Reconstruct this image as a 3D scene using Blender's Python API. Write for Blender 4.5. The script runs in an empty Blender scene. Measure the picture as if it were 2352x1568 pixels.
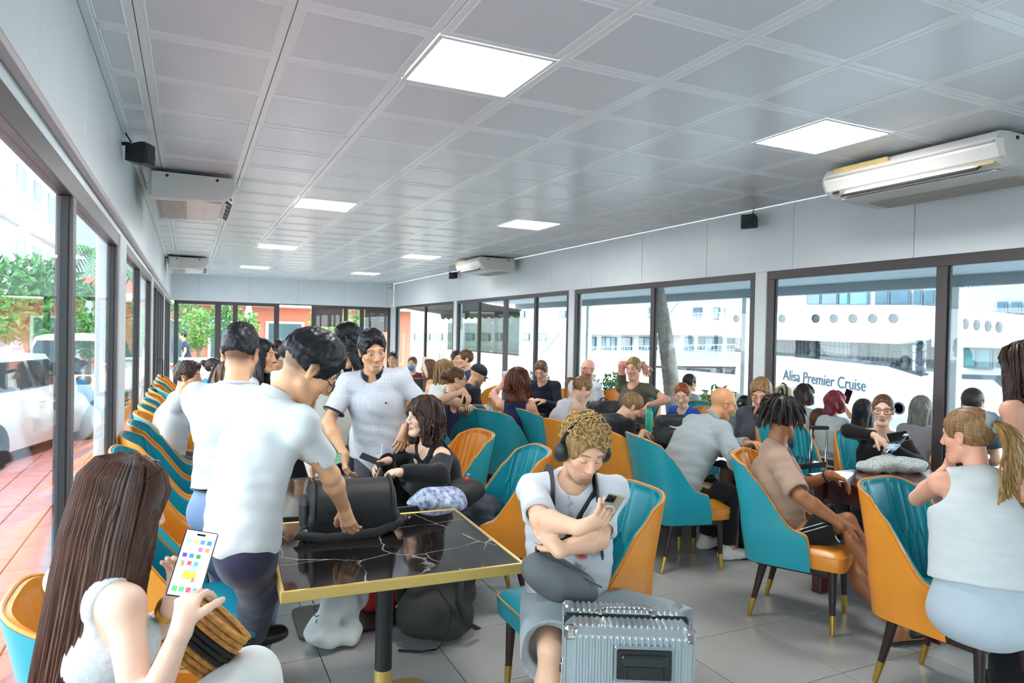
import bpy, math, random
import numpy as np
from mathutils import Vector, Matrix, noise as mnoise
sc = bpy.context.scene
COL = sc.collection
R = math.radians
random.seed(7)
# ------------------------------------------------------------------ camera
F_PX, CAM_H = 1570.0, 1.70
YAW, PITCH, ROLL = .4416, -.0127, .0208
_f = np.array([math.sin(YAW)*math.cos(PITCH), math.cos(YAW)*math.cos(PITCH), math.sin(PITCH)])
_r0 = np.array([math.cos(YAW), -math.sin(YAW), 0.0]); _u0 = np.cross(_r0, _f)
CR = math.cos(ROLL)*_r0 + math.sin(ROLL)*_u0
CU = -math.sin(ROLL)*_r0 + math.cos(ROLL)*_u0
CAM = np.array([0, 0, CAM_H])
cam = bpy.data.cameras.new('camera'); cam.sensor_width = 36.0; cam.lens = F_PX/2352*36
cam.clip_start = .05; cam.clip_end = 400
camo = bpy.data.objects.new('camera', cam); COL.objects.link(camo)
camo.matrix_world = Matrix(((CR[0], CU[0], -_f[0], 0), (CR[1], CU[1], -_f[1], 0), (CR[2], CU[2], -_f[2], CAM_H), (0, 0, 0, 1)))
sc.camera = camo
cam.dof.use_dof = True; cam.dof.focus_distance = 2.9; cam.dof.aperture_fstop = 8.0
def ray(px, py): return _f + CR*(px-1176)/F_PX + CU*(784-py)/F_PX
def AZ(px, py, z): d = ray(px, py); return CAM + d*((z-CAM_H)/d[2])      # the point at height z seen there
def AD(px, py, D): return CAM + ray(px, py)*D                           # the point at depth D
def AX(px, py, x): d = ray(px, py); return CAM + d*(x/d[0])
def AY(px, py, y): d = ray(px, py); return CAM + d*(y/d[1])
# ------------------------------------------------------------------ light
sc.view_settings.view_transform = 'Standard'; sc.view_settings.look = 'None'
sc.view_settings.exposure = 1.43; sc.view_settings.gamma = 1.0
sc.view_settings.use_curve_mapping = False
w = bpy.data.worlds.new('sky'); sc.world = w; w.use_nodes = True
nt = w.node_tree; nt.nodes.clear()
out = nt.nodes.new('ShaderNodeOutputWorld'); bg = nt.nodes.new('ShaderNodeBackground')
tc = nt.nodes.new('ShaderNodeTexCoord'); sep = nt.nodes.new('ShaderNodeSeparateXYZ'); rp = nt.nodes.new('ShaderNodeValToRGB')
rp.color_ramp.elements[0].position = 0.0; rp.color_ramp.elements[0].color = (.93, .97, 1.0, 1)
rp.color_ramp.elements[1].position = 1.0; rp.color_ramp.elements[1].color = (.62, .80, 1.0, 1)
nt.links.new(tc.outputs['Generated'], sep.inputs[0]); nt.links.new(sep.outputs['Z'], rp.inputs[0])
nt.links.new(rp.outputs[0], bg.inputs['Color']); nt.links.new(bg.outputs[0], out.inputs['Surface'])
bg.inputs['Strength'].default_value = 2.9
sun = bpy.data.lights.new('sun', 'SUN'); sun.energy = 1.6; sun.angle = R(4); sun.color = (1, .96, .88)
suno = bpy.data.objects.new('sun', sun); COL.objects.link(suno)
suno.rotation_euler = (R(28), R(12), 0); suno.location = (0, 0, 30)
LAMP_W = 13.0
sc.cycles.transparent_max_bounces = 20; sc.cycles.max_bounces = 6; sc.cycles.diffuse_bounces = 3; sc.cycles.glossy_bounces = 2; sc.cycles.use_adaptive_sampling = True; sc.cycles.adaptive_threshold = .05; sc.cycles.caustics_reflective = False; sc.cycles.caustics_refractive = False
# ------------------------------------------------------------------ materials
MATS = {}
def srgb(h):
    c = [int(h[i:i+2], 16)/255 for i in (0, 2, 4)]
    return tuple((v/12.92 if v <= .04045 else ((v+.055)/1.055)**2.4) for v in c)
def M(name, col='888888', rough=.5, metal=0, var=0, vs=8, bump=0, bs=60, spec=.5, emit=0, sheen=0, stretch=None, coat=0, attr=None, bdist=.002, trans=0, col2=None):
    if name in MATS: return MATS[name]
    m = bpy.data.materials.new(name); MATS[name] = m; m.use_nodes = True
    n = m.node_tree.nodes; L = m.node_tree.links; b = n['Principled BSDF']
    c = srgb(col) if isinstance(col, str) else col
    b.inputs['Base Color'].default_value = (*c, 1); b.inputs['Roughness'].default_value = rough
    b.inputs['Metallic'].default_value = metal; b.inputs['Specular IOR Level'].default_value = spec
    m.diffuse_color = (*c, 1)
    if coat: b.inputs['Coat Weight'].default_value = coat; b.inputs['Coat Roughness'].default_value = .05
    if sheen: b.inputs['Sheen Weight'].default_value = sheen
    if trans: b.inputs['Transmission Weight'].default_value = trans
    if emit: b.inputs['Emission Color'].default_value = (*c, 1); b.inputs['Emission Strength'].default_value = emit
    if emit and emit < 2: m.cycles.emission_sampling = 'NONE'
    src = None
    if attr:
        a = n.new('ShaderNodeAttribute'); a.attribute_name = attr; src = a.outputs['Color']
    if var or bump:
        t = n.new('ShaderNodeTexCoord'); mp = n.new('ShaderNodeMapping'); L.new(t.outputs['Object'], mp.inputs[0])
        if stretch: mp.inputs['Scale'].default_value = stretch
    if var:
        z = n.new('ShaderNodeTexNoise'); z.inputs['Scale'].default_value = vs; z.inputs['Detail'].default_value = 5
        L.new(mp.outputs[0], z.inputs['Vector'])
        if src is None and col2:
            mx = n.new('ShaderNodeMix'); mx.data_type = 'RGBA'
            mx.inputs[6].default_value = (*c, 1); mx.inputs[7].default_value = (*srgb(col2), 1)
            r_ = n.new('ShaderNodeValToRGB'); r_.color_ramp.elements[0].position = .5-var/2; r_.color_ramp.elements[1].position = .5+var/2
            L.new(z.outputs['Fac'], r_.inputs[0]); L.new(r_.outputs[0], mx.inputs[0]); src = mx.outputs[2]
        else:
            h = n.new('ShaderNodeHueSaturation'); mr = n.new('ShaderNodeMapRange')
            mr.inputs['From Min'].default_value = .3; mr.inputs['From Max'].default_value = .7
            mr.inputs['To Min'].default_value = 1-var; mr.inputs['To Max'].default_value = 1+var
            L.new(z.outputs['Fac'], mr.inputs['Value']); L.new(mr.outputs[0], h.inputs['Value'])
            if src is not None: L.new(src, h.inputs['Color'])
            else: h.inputs['Color'].default_value = (*c, 1)
            src = h.outputs[0]
    if src is not None: L.new(src, b.inputs['Base Color'])
    if bump:
        z = n.new('ShaderNodeTexNoise'); z.inputs['Scale'].default_value = bs; z.inputs['Detail'].default_value = 3
        L.new(mp.outputs[0], z.inputs['Vector']); bp = n.new('ShaderNodeBump')
        bp.inputs['Strength'].default_value = bump; bp.inputs['Distance'].default_value = bdist
        L.new(z.outputs['Fac'], bp.inputs['Height']); L.new(bp.outputs[0], b.inputs['Normal'])
    return m
def glass_mat(name, tint=(.93, .97, .97), ior=1.5, rough=0.0):
    if name in MATS: return MATS[name]
    m = bpy.data.materials.new(name); MATS[name] = m; m.use_nodes = True; n = m.node_tree.nodes; L = m.node_tree.links; n.clear()
    o = n.new('ShaderNodeOutputMaterial'); mx = n.new('ShaderNodeMixShader'); lw = n.new('ShaderNodeLayerWeight'); lw.inputs[0].default_value = .5
    pw = n.new('ShaderNodeMath'); pw.operation = 'POWER'; pw.inputs[1].default_value = 5.0; L.new(lw.outputs['Facing'], pw.inputs[0])
    fr = n.new('ShaderNodeMath'); fr.operation = 'MULTIPLY_ADD'; fr.inputs[1].default_value = .5; fr.inputs[2].default_value = ((ior-1)/(ior+1))**2; L.new(pw.outputs[0], fr.inputs[0])
    tr = n.new('ShaderNodeBsdfTransparent'); tr.inputs[0].default_value = (*tint, 1)
    gl = n.new('ShaderNodeBsdfGlossy'); gl.inputs['Roughness'].default_value = rough
    L.new(fr.outputs[0], mx.inputs[0]); L.new(tr.outputs[0], mx.inputs[1]); L.new(gl.outputs[0], mx.inputs[2]); L.new(mx.outputs[0], o.inputs[0])
    return m
def nodes(m): return m.node_tree.nodes, m.node_tree.links, m.node_tree.nodes['Principled BSDF']
# ------------------------------------------------------------------ mesh builder
def rotz(a): c, s = math.cos(a), math.sin(a); return np.array([[c, -s, 0], [s, c, 0], [0, 0, 1.0]])
def rotx(a): c, s = math.cos(a), math.sin(a); return np.array([[1.0, 0, 0], [0, c, -s], [0, s, c]])
def roty(a): c, s = math.cos(a), math.sin(a); return np.array([[c, 0, s], [0, 1.0, 0], [-s, 0, c]])
def unit(v): v = np.asarray(v, float); l = np.linalg.norm(v); return v/l if l > 1e-12 else np.array([0, 0, 1.0])
def frame_for(d, ref=(0, 0, 1)):
    d = unit(d); ref = np.asarray(ref, float)
    if abs(np.dot(d, ref)) > .98: ref = np.array([1.0, 0, 0])
    a = unit(np.cross(ref, d)); return a, np.cross(d, a), d
class MB:
    def __init__(s): s.V = []; s.F = []; s.I = []; s.n = 0
    def add(s, v, f, mi=0):
        v = np.asarray(v, float); s.V.append(v)
        s.F += [tuple(int(i)+s.n for i in q) for q in f]; s.I += [mi]*len(f); s.n += len(v); return s
    def box(s, c, d, rot=None, bev=0, mi=0):
        x, y, z = [q/2 for q in d]; b = min(bev, .49*min(d)); c = np.asarray(c, float)
        if b <= 0:
            v = np.array([(i*x, j*y, k*z) for k in (-1, 1) for j in (-1, 1) for i in (-1, 1)])
            f = [(0, 2, 3, 1), (4, 5, 7, 6), (0, 1, 5, 4), (2, 6, 7, 3), (0, 4, 6, 2), (1, 3, 7, 5)]
        else:
            v = []; ix = {}
            for i in (-1, 1):
                for j in (-1, 1):
                    for k in (-1, 1):
                        for a in range(3):
                            p = [i*(x-b), j*(y-b), k*(z-b)]; p[a] = (i*x, j*y, k*z)[a]
                            ix[(i, j, k, a)] = len(v); v.append(p)
            f = []
            for a in range(3):
                o = [q for q in range(3) if q != a]
                for sg in (-1, 1):
                    q = []
                    for (p1, p2) in ((-1, -1), (1, -1), (1, 1), (-1, 1)):
                        k = [0, 0, 0]; k[a] = sg; k[o[0]] = p1; k[o[1]] = p2; q.append(ix[(*k, a)])
                    if (sg > 0) == (a == 1): q = q[::-1]
                    f.append(tuple(q))
            for a in range(3):
                o = [q for q in range(3) if q != a]
                for s1 in (-1, 1):
                    for s2 in (-1, 1):
                        k1 = [0, 0, 0]; k1[o[0]] = s1; k1[o[1]] = s2; k2 = list(k1); k1[a] = -1; k2[a] = 1
                        q = (ix[(*k1, o[0])], ix[(*k2, o[0])], ix[(*k2, o[1])], ix[(*k1, o[1])])
                        if (s1*s2 > 0) == (a != 1): q = q[::-1]
                        f.append(q)
            for i in (-1, 1):
                for j in (-1, 1):
                    for k in (-1, 1):
                        q = (ix[(i, j, k, 0)], ix[(i, j, k, 1)], ix[(i, j, k, 2)])
                        f.append(q if i*j*k > 0 else q[::-1])
            v = np.array(v)
        if rot is not None: v = v @ np.asarray(rot).T
        return s.add(v+c, f, mi)
    def tube(s, pts, r, n=8, caps=True, mi=0, flat=1.0, ref=(0, 0, 1)):
        pts = [np.asarray(p, float) for p in pts]; m = len(pts)
        r = [r]*m if np.isscalar(r) else list(r); V = []; pa = None
        for i, p in enumerate(pts):
            d = pts[min(i+1, m-1)]-pts[max(i-1, 0)]
            if pa is None: a, b, d = frame_for(d, ref)
            else:
                d = unit(d); a = pa-d*np.dot(pa, d); a = unit(a); b = np.cross(d, a)
            pa = a
            for k in range(n):
                t = 2*math.pi*k/n; V.append(p+r[i]*(math.cos(t)*a+math.sin(t)*b*flat))
        f = [(i*n+k, i*n+(k+1) % n, (i+1)*n+(k+1) % n, (i+1)*n+k) for i in range(m-1) for k in range(n)]
        if caps: f += [tuple(range(n))[::-1], tuple((m-1)*n+k for k in range(n))]
        return s.add(V, f, mi)
    def lathe(s, prof, n=20, c=(0, 0, 0), mi=0, rot=None, caps=True):
        V = []; m = len(prof)
        for (r, z) in prof:
            for k in range(n):
                t = 2*math.pi*k/n; V.append((r*math.cos(t), r*math.sin(t), z))
        V = np.array(V)
        if rot is not None: V = V @ np.asarray(rot).T
        f = [(i*n+k, i*n+(k+1) % n, (i+1)*n+(k+1) % n, (i+1)*n+k) for i in range(m-1) for k in range(n)]
        if caps: f += [tuple(range(n))[::-1], tuple((m-1)*n+k for k in range(n))]
        return s.add(V+np.asarray(c, float), f, mi)
    def prism(s, poly, h, c=(0, 0, 0), rot=None, mi=0):
        n = len(poly); V = [(x, y, -h/2) for x, y in poly]+[(x, y, h/2) for x, y in poly]; V = np.array(V)
        if rot is not None: V = V @ np.asarray(rot).T
        f = [tuple(range(n))[::-1], tuple(range(n, 2*n))]+[(i, (i+1) % n, n+(i+1) % n, n+i) for i in range(n)]
        return s.add(V+np.asarray(c, float), f, mi)
    def ball(s, c, r, n=12, m=8, rot=None, mi=0):
        r = np.array([r]*3 if np.isscalar(r) else r, float); V = []
        for i in range(m+1):
            t = math.pi*i/m
            for k in range(n):
                p = 2*math.pi*k/n; V.append((math.sin(t)*math.cos(p), math.sin(t)*math.sin(p), -math.cos(t)))
        V = np.array(V)*r
        if rot is not None: V = V @ np.asarray(rot).T
        f = [(i*n+k, i*n+(k+1) % n, (i+1)*n+(k+1) % n, (i+1)*n+k) for i in range(m) for k in range(n)]
        return s.add(V+np.asarray(c, float), f, mi)
    def surf(s, P, mi=0, closeu=False, flip=False):
        P = np.asarray(P, float); a, b = P.shape[:2]; f = []
        for i in range(a if closeu else a-1):
            for j in range(b-1):
                q = (i*b+j, ((i+1) % a)*b+j, ((i+1) % a)*b+j+1, i*b+j+1); f.append(q[::-1] if flip else q)
        return s.add(P.reshape(-1, 3), f, mi)
    def mesh(s, name, mats, smooth=35, off=None):
        V = np.concatenate(s.V) if s.V else np.zeros((0, 3))
        if off is not None: V = V-np.asarray(off, float)
        me = bpy.data.meshes.new(name); me.from_pydata(V.tolist(), [], s.F)
        for m in (mats if isinstance(mats, (list, tuple)) else [mats]): me.materials.append(m)
        if any(s.I): me.polygons.foreach_set('material_index', s.I)
        if smooth:
            me.polygons.foreach_set('use_smooth', [True]*len(me.polygons)); me.set_sharp_from_angle(angle=R(smooth))
        me.update(); return me
    def build(s, name, mats, parent=None, smooth=35, loc=None, off=None):
        return link(name, s.mesh(name, mats, smooth, off), parent, loc)
def link(name, me, parent=None, loc=None):
    o = bpy.data.objects.new(name, me); COL.objects.link(o)
    if parent is not None: o.parent = parent
    if loc is not None: o.location = loc
    return o
def tag(o, label, cat=None, group=None, kind=None):
    o['label'] = label
    if cat: o['category'] = cat
    if group: o['group'] = group
    if kind: o['kind'] = kind
    return o
def thing(name, label, cat, loc=(0, 0, 0), rz=0, group=None, kind=None):
    o = bpy.data.objects.new(name, None); COL.objects.link(o); o.location = loc; o.rotation_euler = (0, 0, rz); o.empty_display_size = .1
    return tag(o, label, cat, group, kind)
def dup(root, loc, rz=0, label=None, group=None):
    r = root.copy(); COL.objects.link(r); r.location = loc; r.rotation_euler = (0, 0, rz)
    if label: r['label'] = label
    if group: r['group'] = group
    for ch in list(root.children):
        c = ch.copy(); COL.objects.link(c); c.parent = r
        for g in list(ch.children):
            d = g.copy(); COL.objects.link(d); d.parent = c
    return r
def text_obj(name, s, size, mat, loc, rot, parent=None, depth=.002, align='CENTER', sx=1.0):
    cu = bpy.data.curves.new(name, 'FONT'); cu.body = s; cu.size = size; cu.extrude = depth; cu.align_x = align; cu.align_y = 'CENTER'
    o = bpy.data.objects.new(name, cu); COL.objects.link(o); dg = bpy.context.evaluated_depsgraph_get()
    me = bpy.data.meshes.new_from_object(o.evaluated_get(dg)); bpy.data.objects.remove(o); me.name = name
    me.materials.clear(); me.materials.append(mat)
    o = link(name, me, parent, loc); o.rotation_euler = rot; o.scale = (sx, 1, 1); return o
def struct(name, label, mb, mats, smooth=0):
    return tag(mb.build(name, mats, None, smooth), label, None, None, 'structure')
# ================================================================== room shell
XL, XR, YF, YB, H = -.42, 5.18, 18.78, -3.2, 3.0
HW = 2.36; HWL = 2.29
m_wall = M('white_panel', 'e6ecee', .35, var=.02, vs=3)
m_joint = M('panel_joint_grey', 'a8b0b4', .6)
m_frame = M('brown_aluminium', '51494a', .38, metal=.3, var=.04, vs=20)
m_gasket = M('black_gasket', '1b1f22', .5)
m_white = M('white_powder_coat', 'e4e9ea', .4)
m_glass = glass_mat('window_glass')
# floor of 0.6 m porcelain tiles, each a piece
m_tile = M('grey_porcelain', 'a5a4a0', .26, var=.05, vs=2.2, bump=.12, bs=30, spec=.5)
m_grout = M('floor_grout', '6d6d6b', .8)
fl = MB(); fl.box(((XL+XR)/2, (YB+YF)/2, -.06), (XR-XL+.3, YF-YB+.3, .10))
floor = struct('floor', 'grey square tiled floor of the waiting hall', fl, m_grout)
FX, FY = 3.04, 4.20
tile_me = MB().box((0, 0, -.005), (.5955, .5955, .0105), bev=.0012).mesh('tile', m_tile, 0)
def cuts(a, b, g, o):
    k = math.floor((a-o)/g); res = []; x = o+k*g
    while x < b-1e-6:
        res.append((max(x, a), min(x+g, b))); x += g
    return [(p, q) for p, q in res if q-p > .02]
def tile_piece(x0, x1, y0, y1):
    if x1-x0 > .599 and y1-y0 > .599: o = link('tile', tile_me, floor, ((x0+x1)/2, (y0+y1)/2, 0))
    else: o = MB().box((0, 0, -.005), (x1-x0-.0045, y1-y0-.0045, .0105), bev=.0012).build('tile', m_tile, floor, 0, ((x0+x1)/2, (y0+y1)/2, 0))
    return o
for (x0, x1) in cuts(XL, XR, .6, FX-6):
    for (y0, y1) in cuts(.5, 17.3, .6, FY-6): tile_piece(x0, x1, y0, y1)
mb = MB()
for (ya, yb) in ((YB, FY-6+.6*math.floor((.5-FY+6)/.6)), (17.3, YF)):
    for (x0, x1) in cuts(XL, XR, .6, FX-6):
        for (y0, y1) in cuts(ya, yb, .6, FY-6):
            mb.box(((x0+x1)/2, (y0+y1)/2, -.005), (x1-x0-.0045, y1-y0-.0045, .0105))
o = mb.build('tile_field', m_tile, floor, 0); o['kind'] = 'stuff'
# ceiling of perforated metal panels
m_rim = M('ceiling_rim', 'eef0f2', .25, spec=.6)
m_perf = M('ceiling_perforated', 'b9bbc0', .27, spec=.6)
n, L, b = nodes(m_perf)
t = n.new('ShaderNodeTexCoord'); v = n.new('ShaderNodeTexVoronoi'); v.inputs['Scale'].default_value = 170; v.inputs['Randomness'].default_value = 0
r_ = n.new('ShaderNodeValToRGB'); r_.color_ramp.elements[0].position = .25; r_.color_ramp.elements[1].position = .33
r_.color_ramp.elements[0].color = (*srgb('c2c5ca'), 1); r_.color_ramp.elements[1].color = (*srgb('e6e8ec'), 1)
L.new(t.outputs['Object'], v.inputs['Vector']); L.new(v.outputs['Distance'], r_.inputs[0]); L.new(r_.outputs[0], b.inputs['Base Color'])
cb = MB(); cb.box(((XL+XR)/2, (YB+YF)/2, H+.10), (XR-XL+.3, YF-YB+.3, .12))
ceiling = struct('ceiling', 'suspended ceiling of perforated white metal panels', cb, M('ceiling_void', '8c8e91', .6))
def ceil_panel(w_, l_):
    q = MB(); x, y = w_/2, l_/2; loops = []
    for ins, z in ((.0015, .012), (.0015, .004), (.005, 0), (.036, 0), (.039, -.003), (.044, -.003), (.047, 0)):
        loops.append([(-x+ins, -y+ins, z), (x-ins, -y+ins, z), (x-ins, y-ins, z), (-x+ins, y-ins, z)])
    V = [p for l in loops for p in l]; nl = len(loops)
    f = [(i*4+(k+1) % 4, i*4+k, (i+1)*4+k, (i+1)*4+(k+1) % 4) for i in range(nl-1) for k in range(4)]
    q.add(V, f, 0); q.add(loops[-1], [(3, 2, 1, 0)], 1); return q.mesh('ceiling_panel', [m_rim, m_perf], 0)
CX, CY = .975, 2.873
lamps = {(CX+c*2.4, CY+4.2*j) for c in (0, 1) for j in (-1, 0, 1, 2, 3)}
pan = {}
lamp_cells = []
for (x0, x1) in cuts(XL, XR, .6, CX-6):
    for (y0, y1) in cuts(YB, YF, .6, CY-12):
        if any(abs(x0-a) < .01 and abs(y0-c) < .01 for a, c in lamps): lamp_cells.append((x0, y0)); continue
        if y1 < .6: continue
        key = (round(x1-x0, 3), round(y1-y0, 3))
        if key not in pan: pan[key] = ceil_panel(*key)
        link('ceiling_panel', pan[key], ceiling, ((x0+x1)/2, (y0+y1)/2, H))
mb = MB(); mb.box(((XL+XR)/2, (YB+.5)/2, H+.01), (XR-XL, .5-YB, .02)); o = mb.build('ceiling_panel_field', m_rim, ceiling, 0); o['kind'] = 'stuff'
# trim along the left ceiling edge
struct('trim_1', 'narrow white trim along the left ceiling edge', MB().box((XL+.02, (YB+YF)/2, H-.012), (.04, YF-YB, .022), bev=.004), m_white)
# lamps: recessed 0.6 m panels
m_led = M('led_panel', 'ffffff', .4, emit=LAMP_W)
lamp_lab = {0: 'front', 1: 'second', 2: 'third', 3: 'farthest'}
bez = MB(); bez.box((0, 0, .004), (.596, .596, .008), bev=.002)
def bezel():
    q = MB(); a, i = .298, .2765
    for (c, d) in (((0, -(a+i)/2, 0), (2*a, a-i, .008)), ((0, (a+i)/2, 0), (2*a, a-i, .008)), ((-(a+i)/2, 0, 0), (a-i, 2*i, .008)), (((a+i)/2, 0, 0), (a-i, 2*i, .008))): q.box(c, d, bev=.0015)
    return q.mesh('bezel', m_white, 0)
bz = bezel(); led = MB().box((0, 0, .004), (.552, .552, .006), bev=.001).mesh('diffuser', m_led, 0)
for (x0, y0) in lamp_cells:
    j = round((y0-CY)/4.2); side = 'left' if x0 < 2 else 'right'
    lb = 'square ceiling light panel behind the viewpoint, %s row' % side if j < 0 else '%s square light panel of the %s ceiling row' % (lamp_lab[j], side)
    t = thing('ceiling_light', lb, 'ceiling light', (x0+.3, y0+.3, H), 0, 'square ceiling light panels')
    link('bezel', bz, t); link('diffuser', led, t)
# ---- walls: headers of white panels above continuous glazing
def header(name, label, axis, c, a, b_, z0, z1, inward, step, o0):
    base = MB(); th = .12
    if axis == 'y': base.box((c-inward*(th/2+.012), (a+b_)/2, (z0+z1)/2), (th, b_-a, z1-z0))
    else: base.box(((a+b_)/2, c-inward*(th/2+.012), (z0+z1)/2), (b_-a, th, z1-z0))
    wl = struct(name, label, base, m_joint)
    for (p, q) in cuts(a, b_, step, o0-20*step):
        d = q-p-.005; me = MB()
        if axis == 'y': me.box((c-inward*.006, (p+q)/2, (z0+z1)/2), (.0125, d, z1-z0), bev=.0015)
        else: me.box(((p+q)/2, c-inward*.006, (z0+z1)/2), (d, .0125, z1-z0), bev=.0015)
        me.build('panel', m_wall, wl, 0)
    return wl
header('wall_right', 'white panelled wall band above the right windows', 'y', XR, YB, YF, HW, H, -1, 1.2, 3.55)
header('wall_left', 'white panelled wall band above the left windows', 'y', XL, YB, YF, HWL, H, 1, 1.0, 3.5)
header('wall_far', 'white panelled wall band above the far doors', 'x', YF, XL, XR, 2.335, H, -1, 1.2, .2)
wb = MB(); wb.box(((XL+XR)/2, YB-.06, 1.5), (XR-XL, .12, 3.0)); struct('wall_back', 'plain white wall behind the viewpoint', wb, m_wall)
# conduit along left header
q = MB(); q.tube([(XL+.016, YB+.1, HWL+.055), (XL+.016, YF-.1, HWL+.055)], .02, 8)
q.build('conduit', M('pink_grey_conduit', 'b9a9ab', .4), bpy.data.objects['wall_left'])
def glazing(name, label, axis, c, a, b_, ztop, muls, inward, fw=.07, fd=.06, double=(), dark=(), nopane=()):
    """one window bay: frame bars and panes between positions a..b along the wall"""
    w_ = thing(name, label, None, kind='structure'); s = inward
    def P(u, z, off=0): return (c-s*off, u, z) if axis == 'y' else (u, c-s*off, z)
    def D(u, z, d): return (d, u, z) if axis == 'y' else (u, d, z)
    def bar(nm, u, z, du, dz, d=fd, off=.03, mt=m_frame): MB().box(P(u, z, off), D(du, dz, d), bev=.003).build(nm, mt, w_, 0)
    bar('head_frame', (a+b_)/2, ztop-fw/2, b_-a, fw); bar('sill_frame', (a+b_)/2, fw*.6, b_-a, fw*1.2)
    bar('side_frame', a+fw/2, ztop/2, fw, ztop-2*fw); bar('side_frame', b_-fw/2, ztop/2, fw, ztop-2*fw)
    for m in muls:
        bar('mullion', m, ztop/2, fw*(1.7 if m in double else 1.0), ztop-2*fw)
    e = [a+fw]+[m for m in muls]+[b_-fw]
    for i in range(len(e)-1):
        p, q = e[i], e[i+1]
        if i in nopane: continue
        hw = fw/2 if i else 0; hw2 = fw/2 if i < len(e)-2 else 0
        MB().box(P((p+hw+q-hw2)/2, ztop/2, .03), D(q-hw2-p-hw, ztop-2*fw, .008)).build('pane', m_glass, w_, 0)
        for u in (p+hw+.006, q-hw2-.006): bar('gasket', u, ztop/2, .012, ztop-2*fw, .03, .03, m_gasket)
    return w_
def column(n_, label, axis, c, u, wid, ztop, inward):
    q = MB(); d = .14
    q.box((c-inward*.06, u, ztop/2) if axis == 'y' else (u, c-inward*.06, ztop/2), (d, wid, ztop) if axis == 'y' else (wid, d, ztop), bev=.006)
    struct('trim_%d' % n_, label, q, m_white)
glazing('window_1', 'dark framed window bay at the right edge behind the standing woman', 'y', XR, 1.40, 5.06, HW, [3.32], -1, fw=.085)
glazing('window_2', 'right window bay before the palm trunk and bearded man', 'y', XR, 5.22, 8.80, HW, [6.92], -1)
glazing('window_3', 'right window bay with sliding glass doors', 'y', XR, 8.98, 13.74, HW, [10.10, 11.30, 12.55], -1, double=(11.30,))
glazing('window_4', 'farthest window bay on the right wall', 'y', XR, 13.94, 18.55, HW, [15.96], -1)
glazing('window_5', 'right window bay behind the viewpoint', 'y', XR, YB+.1, 1.20, HW, [-1.0], -1)
for i, (u, wd) in enumerate(((1.30, .18), (5.14, .15), (8.89, .16), (13.84, .18), (18.66, .2))):
    column(10+i, '%s white post along the right window wall' % ('nearest', 'second', 'third', 'fourth', 'farthest')[i], 'y', XR, u, wd, HW, -1)
glazing('window_6', 'near left window bay onto the street with parked cars', 'y', XL, 1.2, 5.12, HWL, [3.24], 1, fw=.085)
glazing('window_7', 'second left window bay beside the row of chairs', 'y', XL, 5.62, 9.35, HWL, [7.30], 1)
glazing('window_8', 'left sliding door bay with black pull handle', 'y', XL, 9.75, 13.9, HWL, [11.0, 12.1, 13.0], 1)
glazing('window_9', 'farthest left window bay', 'y', XL, 14.2, 18.6, HWL, [15.6, 17.0], 1)
glazing('window_10', 'left window bay behind the viewpoint', 'y', XL, YB+.1, 1.0, HWL, [-1.0], 1)
for i, (u, wd) in enumerate(((1.1, .18), (5.37, .46), (9.55, .38), (14.05, .28), (18.69, .16))):
    column(20+i, '%s white post along the left window wall' % ('nearest', 'second', 'third', 'fourth', 'farthest')[i], 'y', XL, u, wd, HWL, 1)
glazing('window_11', 'far wall left sliding glass doors onto the garden', 'x', YF, XL+.08, 2.10, 2.335, [.66, 1.06], -1, fw=.085, double=(.66,))
glazing('door_1', 'open doorway in the middle of the far wall', 'x', YF, 2.10, 2.98, 2.335, [], -1, fw=.03, nopane=(0,))
glazing('window_12', 'far wall right glass panels with brown blinds', 'x', YF, 2.98, XR-.06, 2.335, [3.86, 4.30], -1, fw=.085)
column(30, 'white corner post at the far right corner', 'x', YF-.02, XR-.03, .10, 2.335, -1)
# pull handle on the left sliding door
hd = bpy.data.objects['window_8']
MB().tube([(XL+.02, 11.12, .95), (XL+.08, 11.12, .95), (XL+.08, 11.12, 1.2), (XL+.02, 11.12, 1.2)], .012, 8).build('pull_handle', M('black_metal', '17181a', .35), hd)
# ================================================================== outside
def leaves(mb, c, rad, n, size, seed, mi=0, up=.3):
    rg = np.random.default_rng(seed); c = np.asarray(c, float); rad = np.asarray(rad, float)
    d = rg.normal(size=(n, 3)); d /= np.linalg.norm(d, axis=1)[:, None]
    P = c+d*rad*(rg.uniform(.45, 1, (n, 1)))**.5
    for i in range(n):
        a = unit(rg.normal(size=3)+d[i]*.8+np.array([0, 0, up])); b = unit(np.cross(a, rg.normal(size=3))); s_ = size*rg.uniform(.6, 1.2)
        nn = np.cross(a, b)*s_*.12
        mb.add([P[i]-a*s_*.5, P[i]+b*s_*.24+nn, P[i]+a*s_*.6, P[i]-b*s_*.24+nn], [(0, 1, 2), (0, 2, 3)], mi)
m_leaf = M('leaf_green', '44793a', .5, var=.3, vs=3); m_leaf2 = M('leaf_light', '6b9a42', .5, var=.3, vs=4)
m_bark = M('bark', '8b7a68', .8, var=.2, vs=9, bump=.5, bs=20, bdist=.01)
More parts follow.
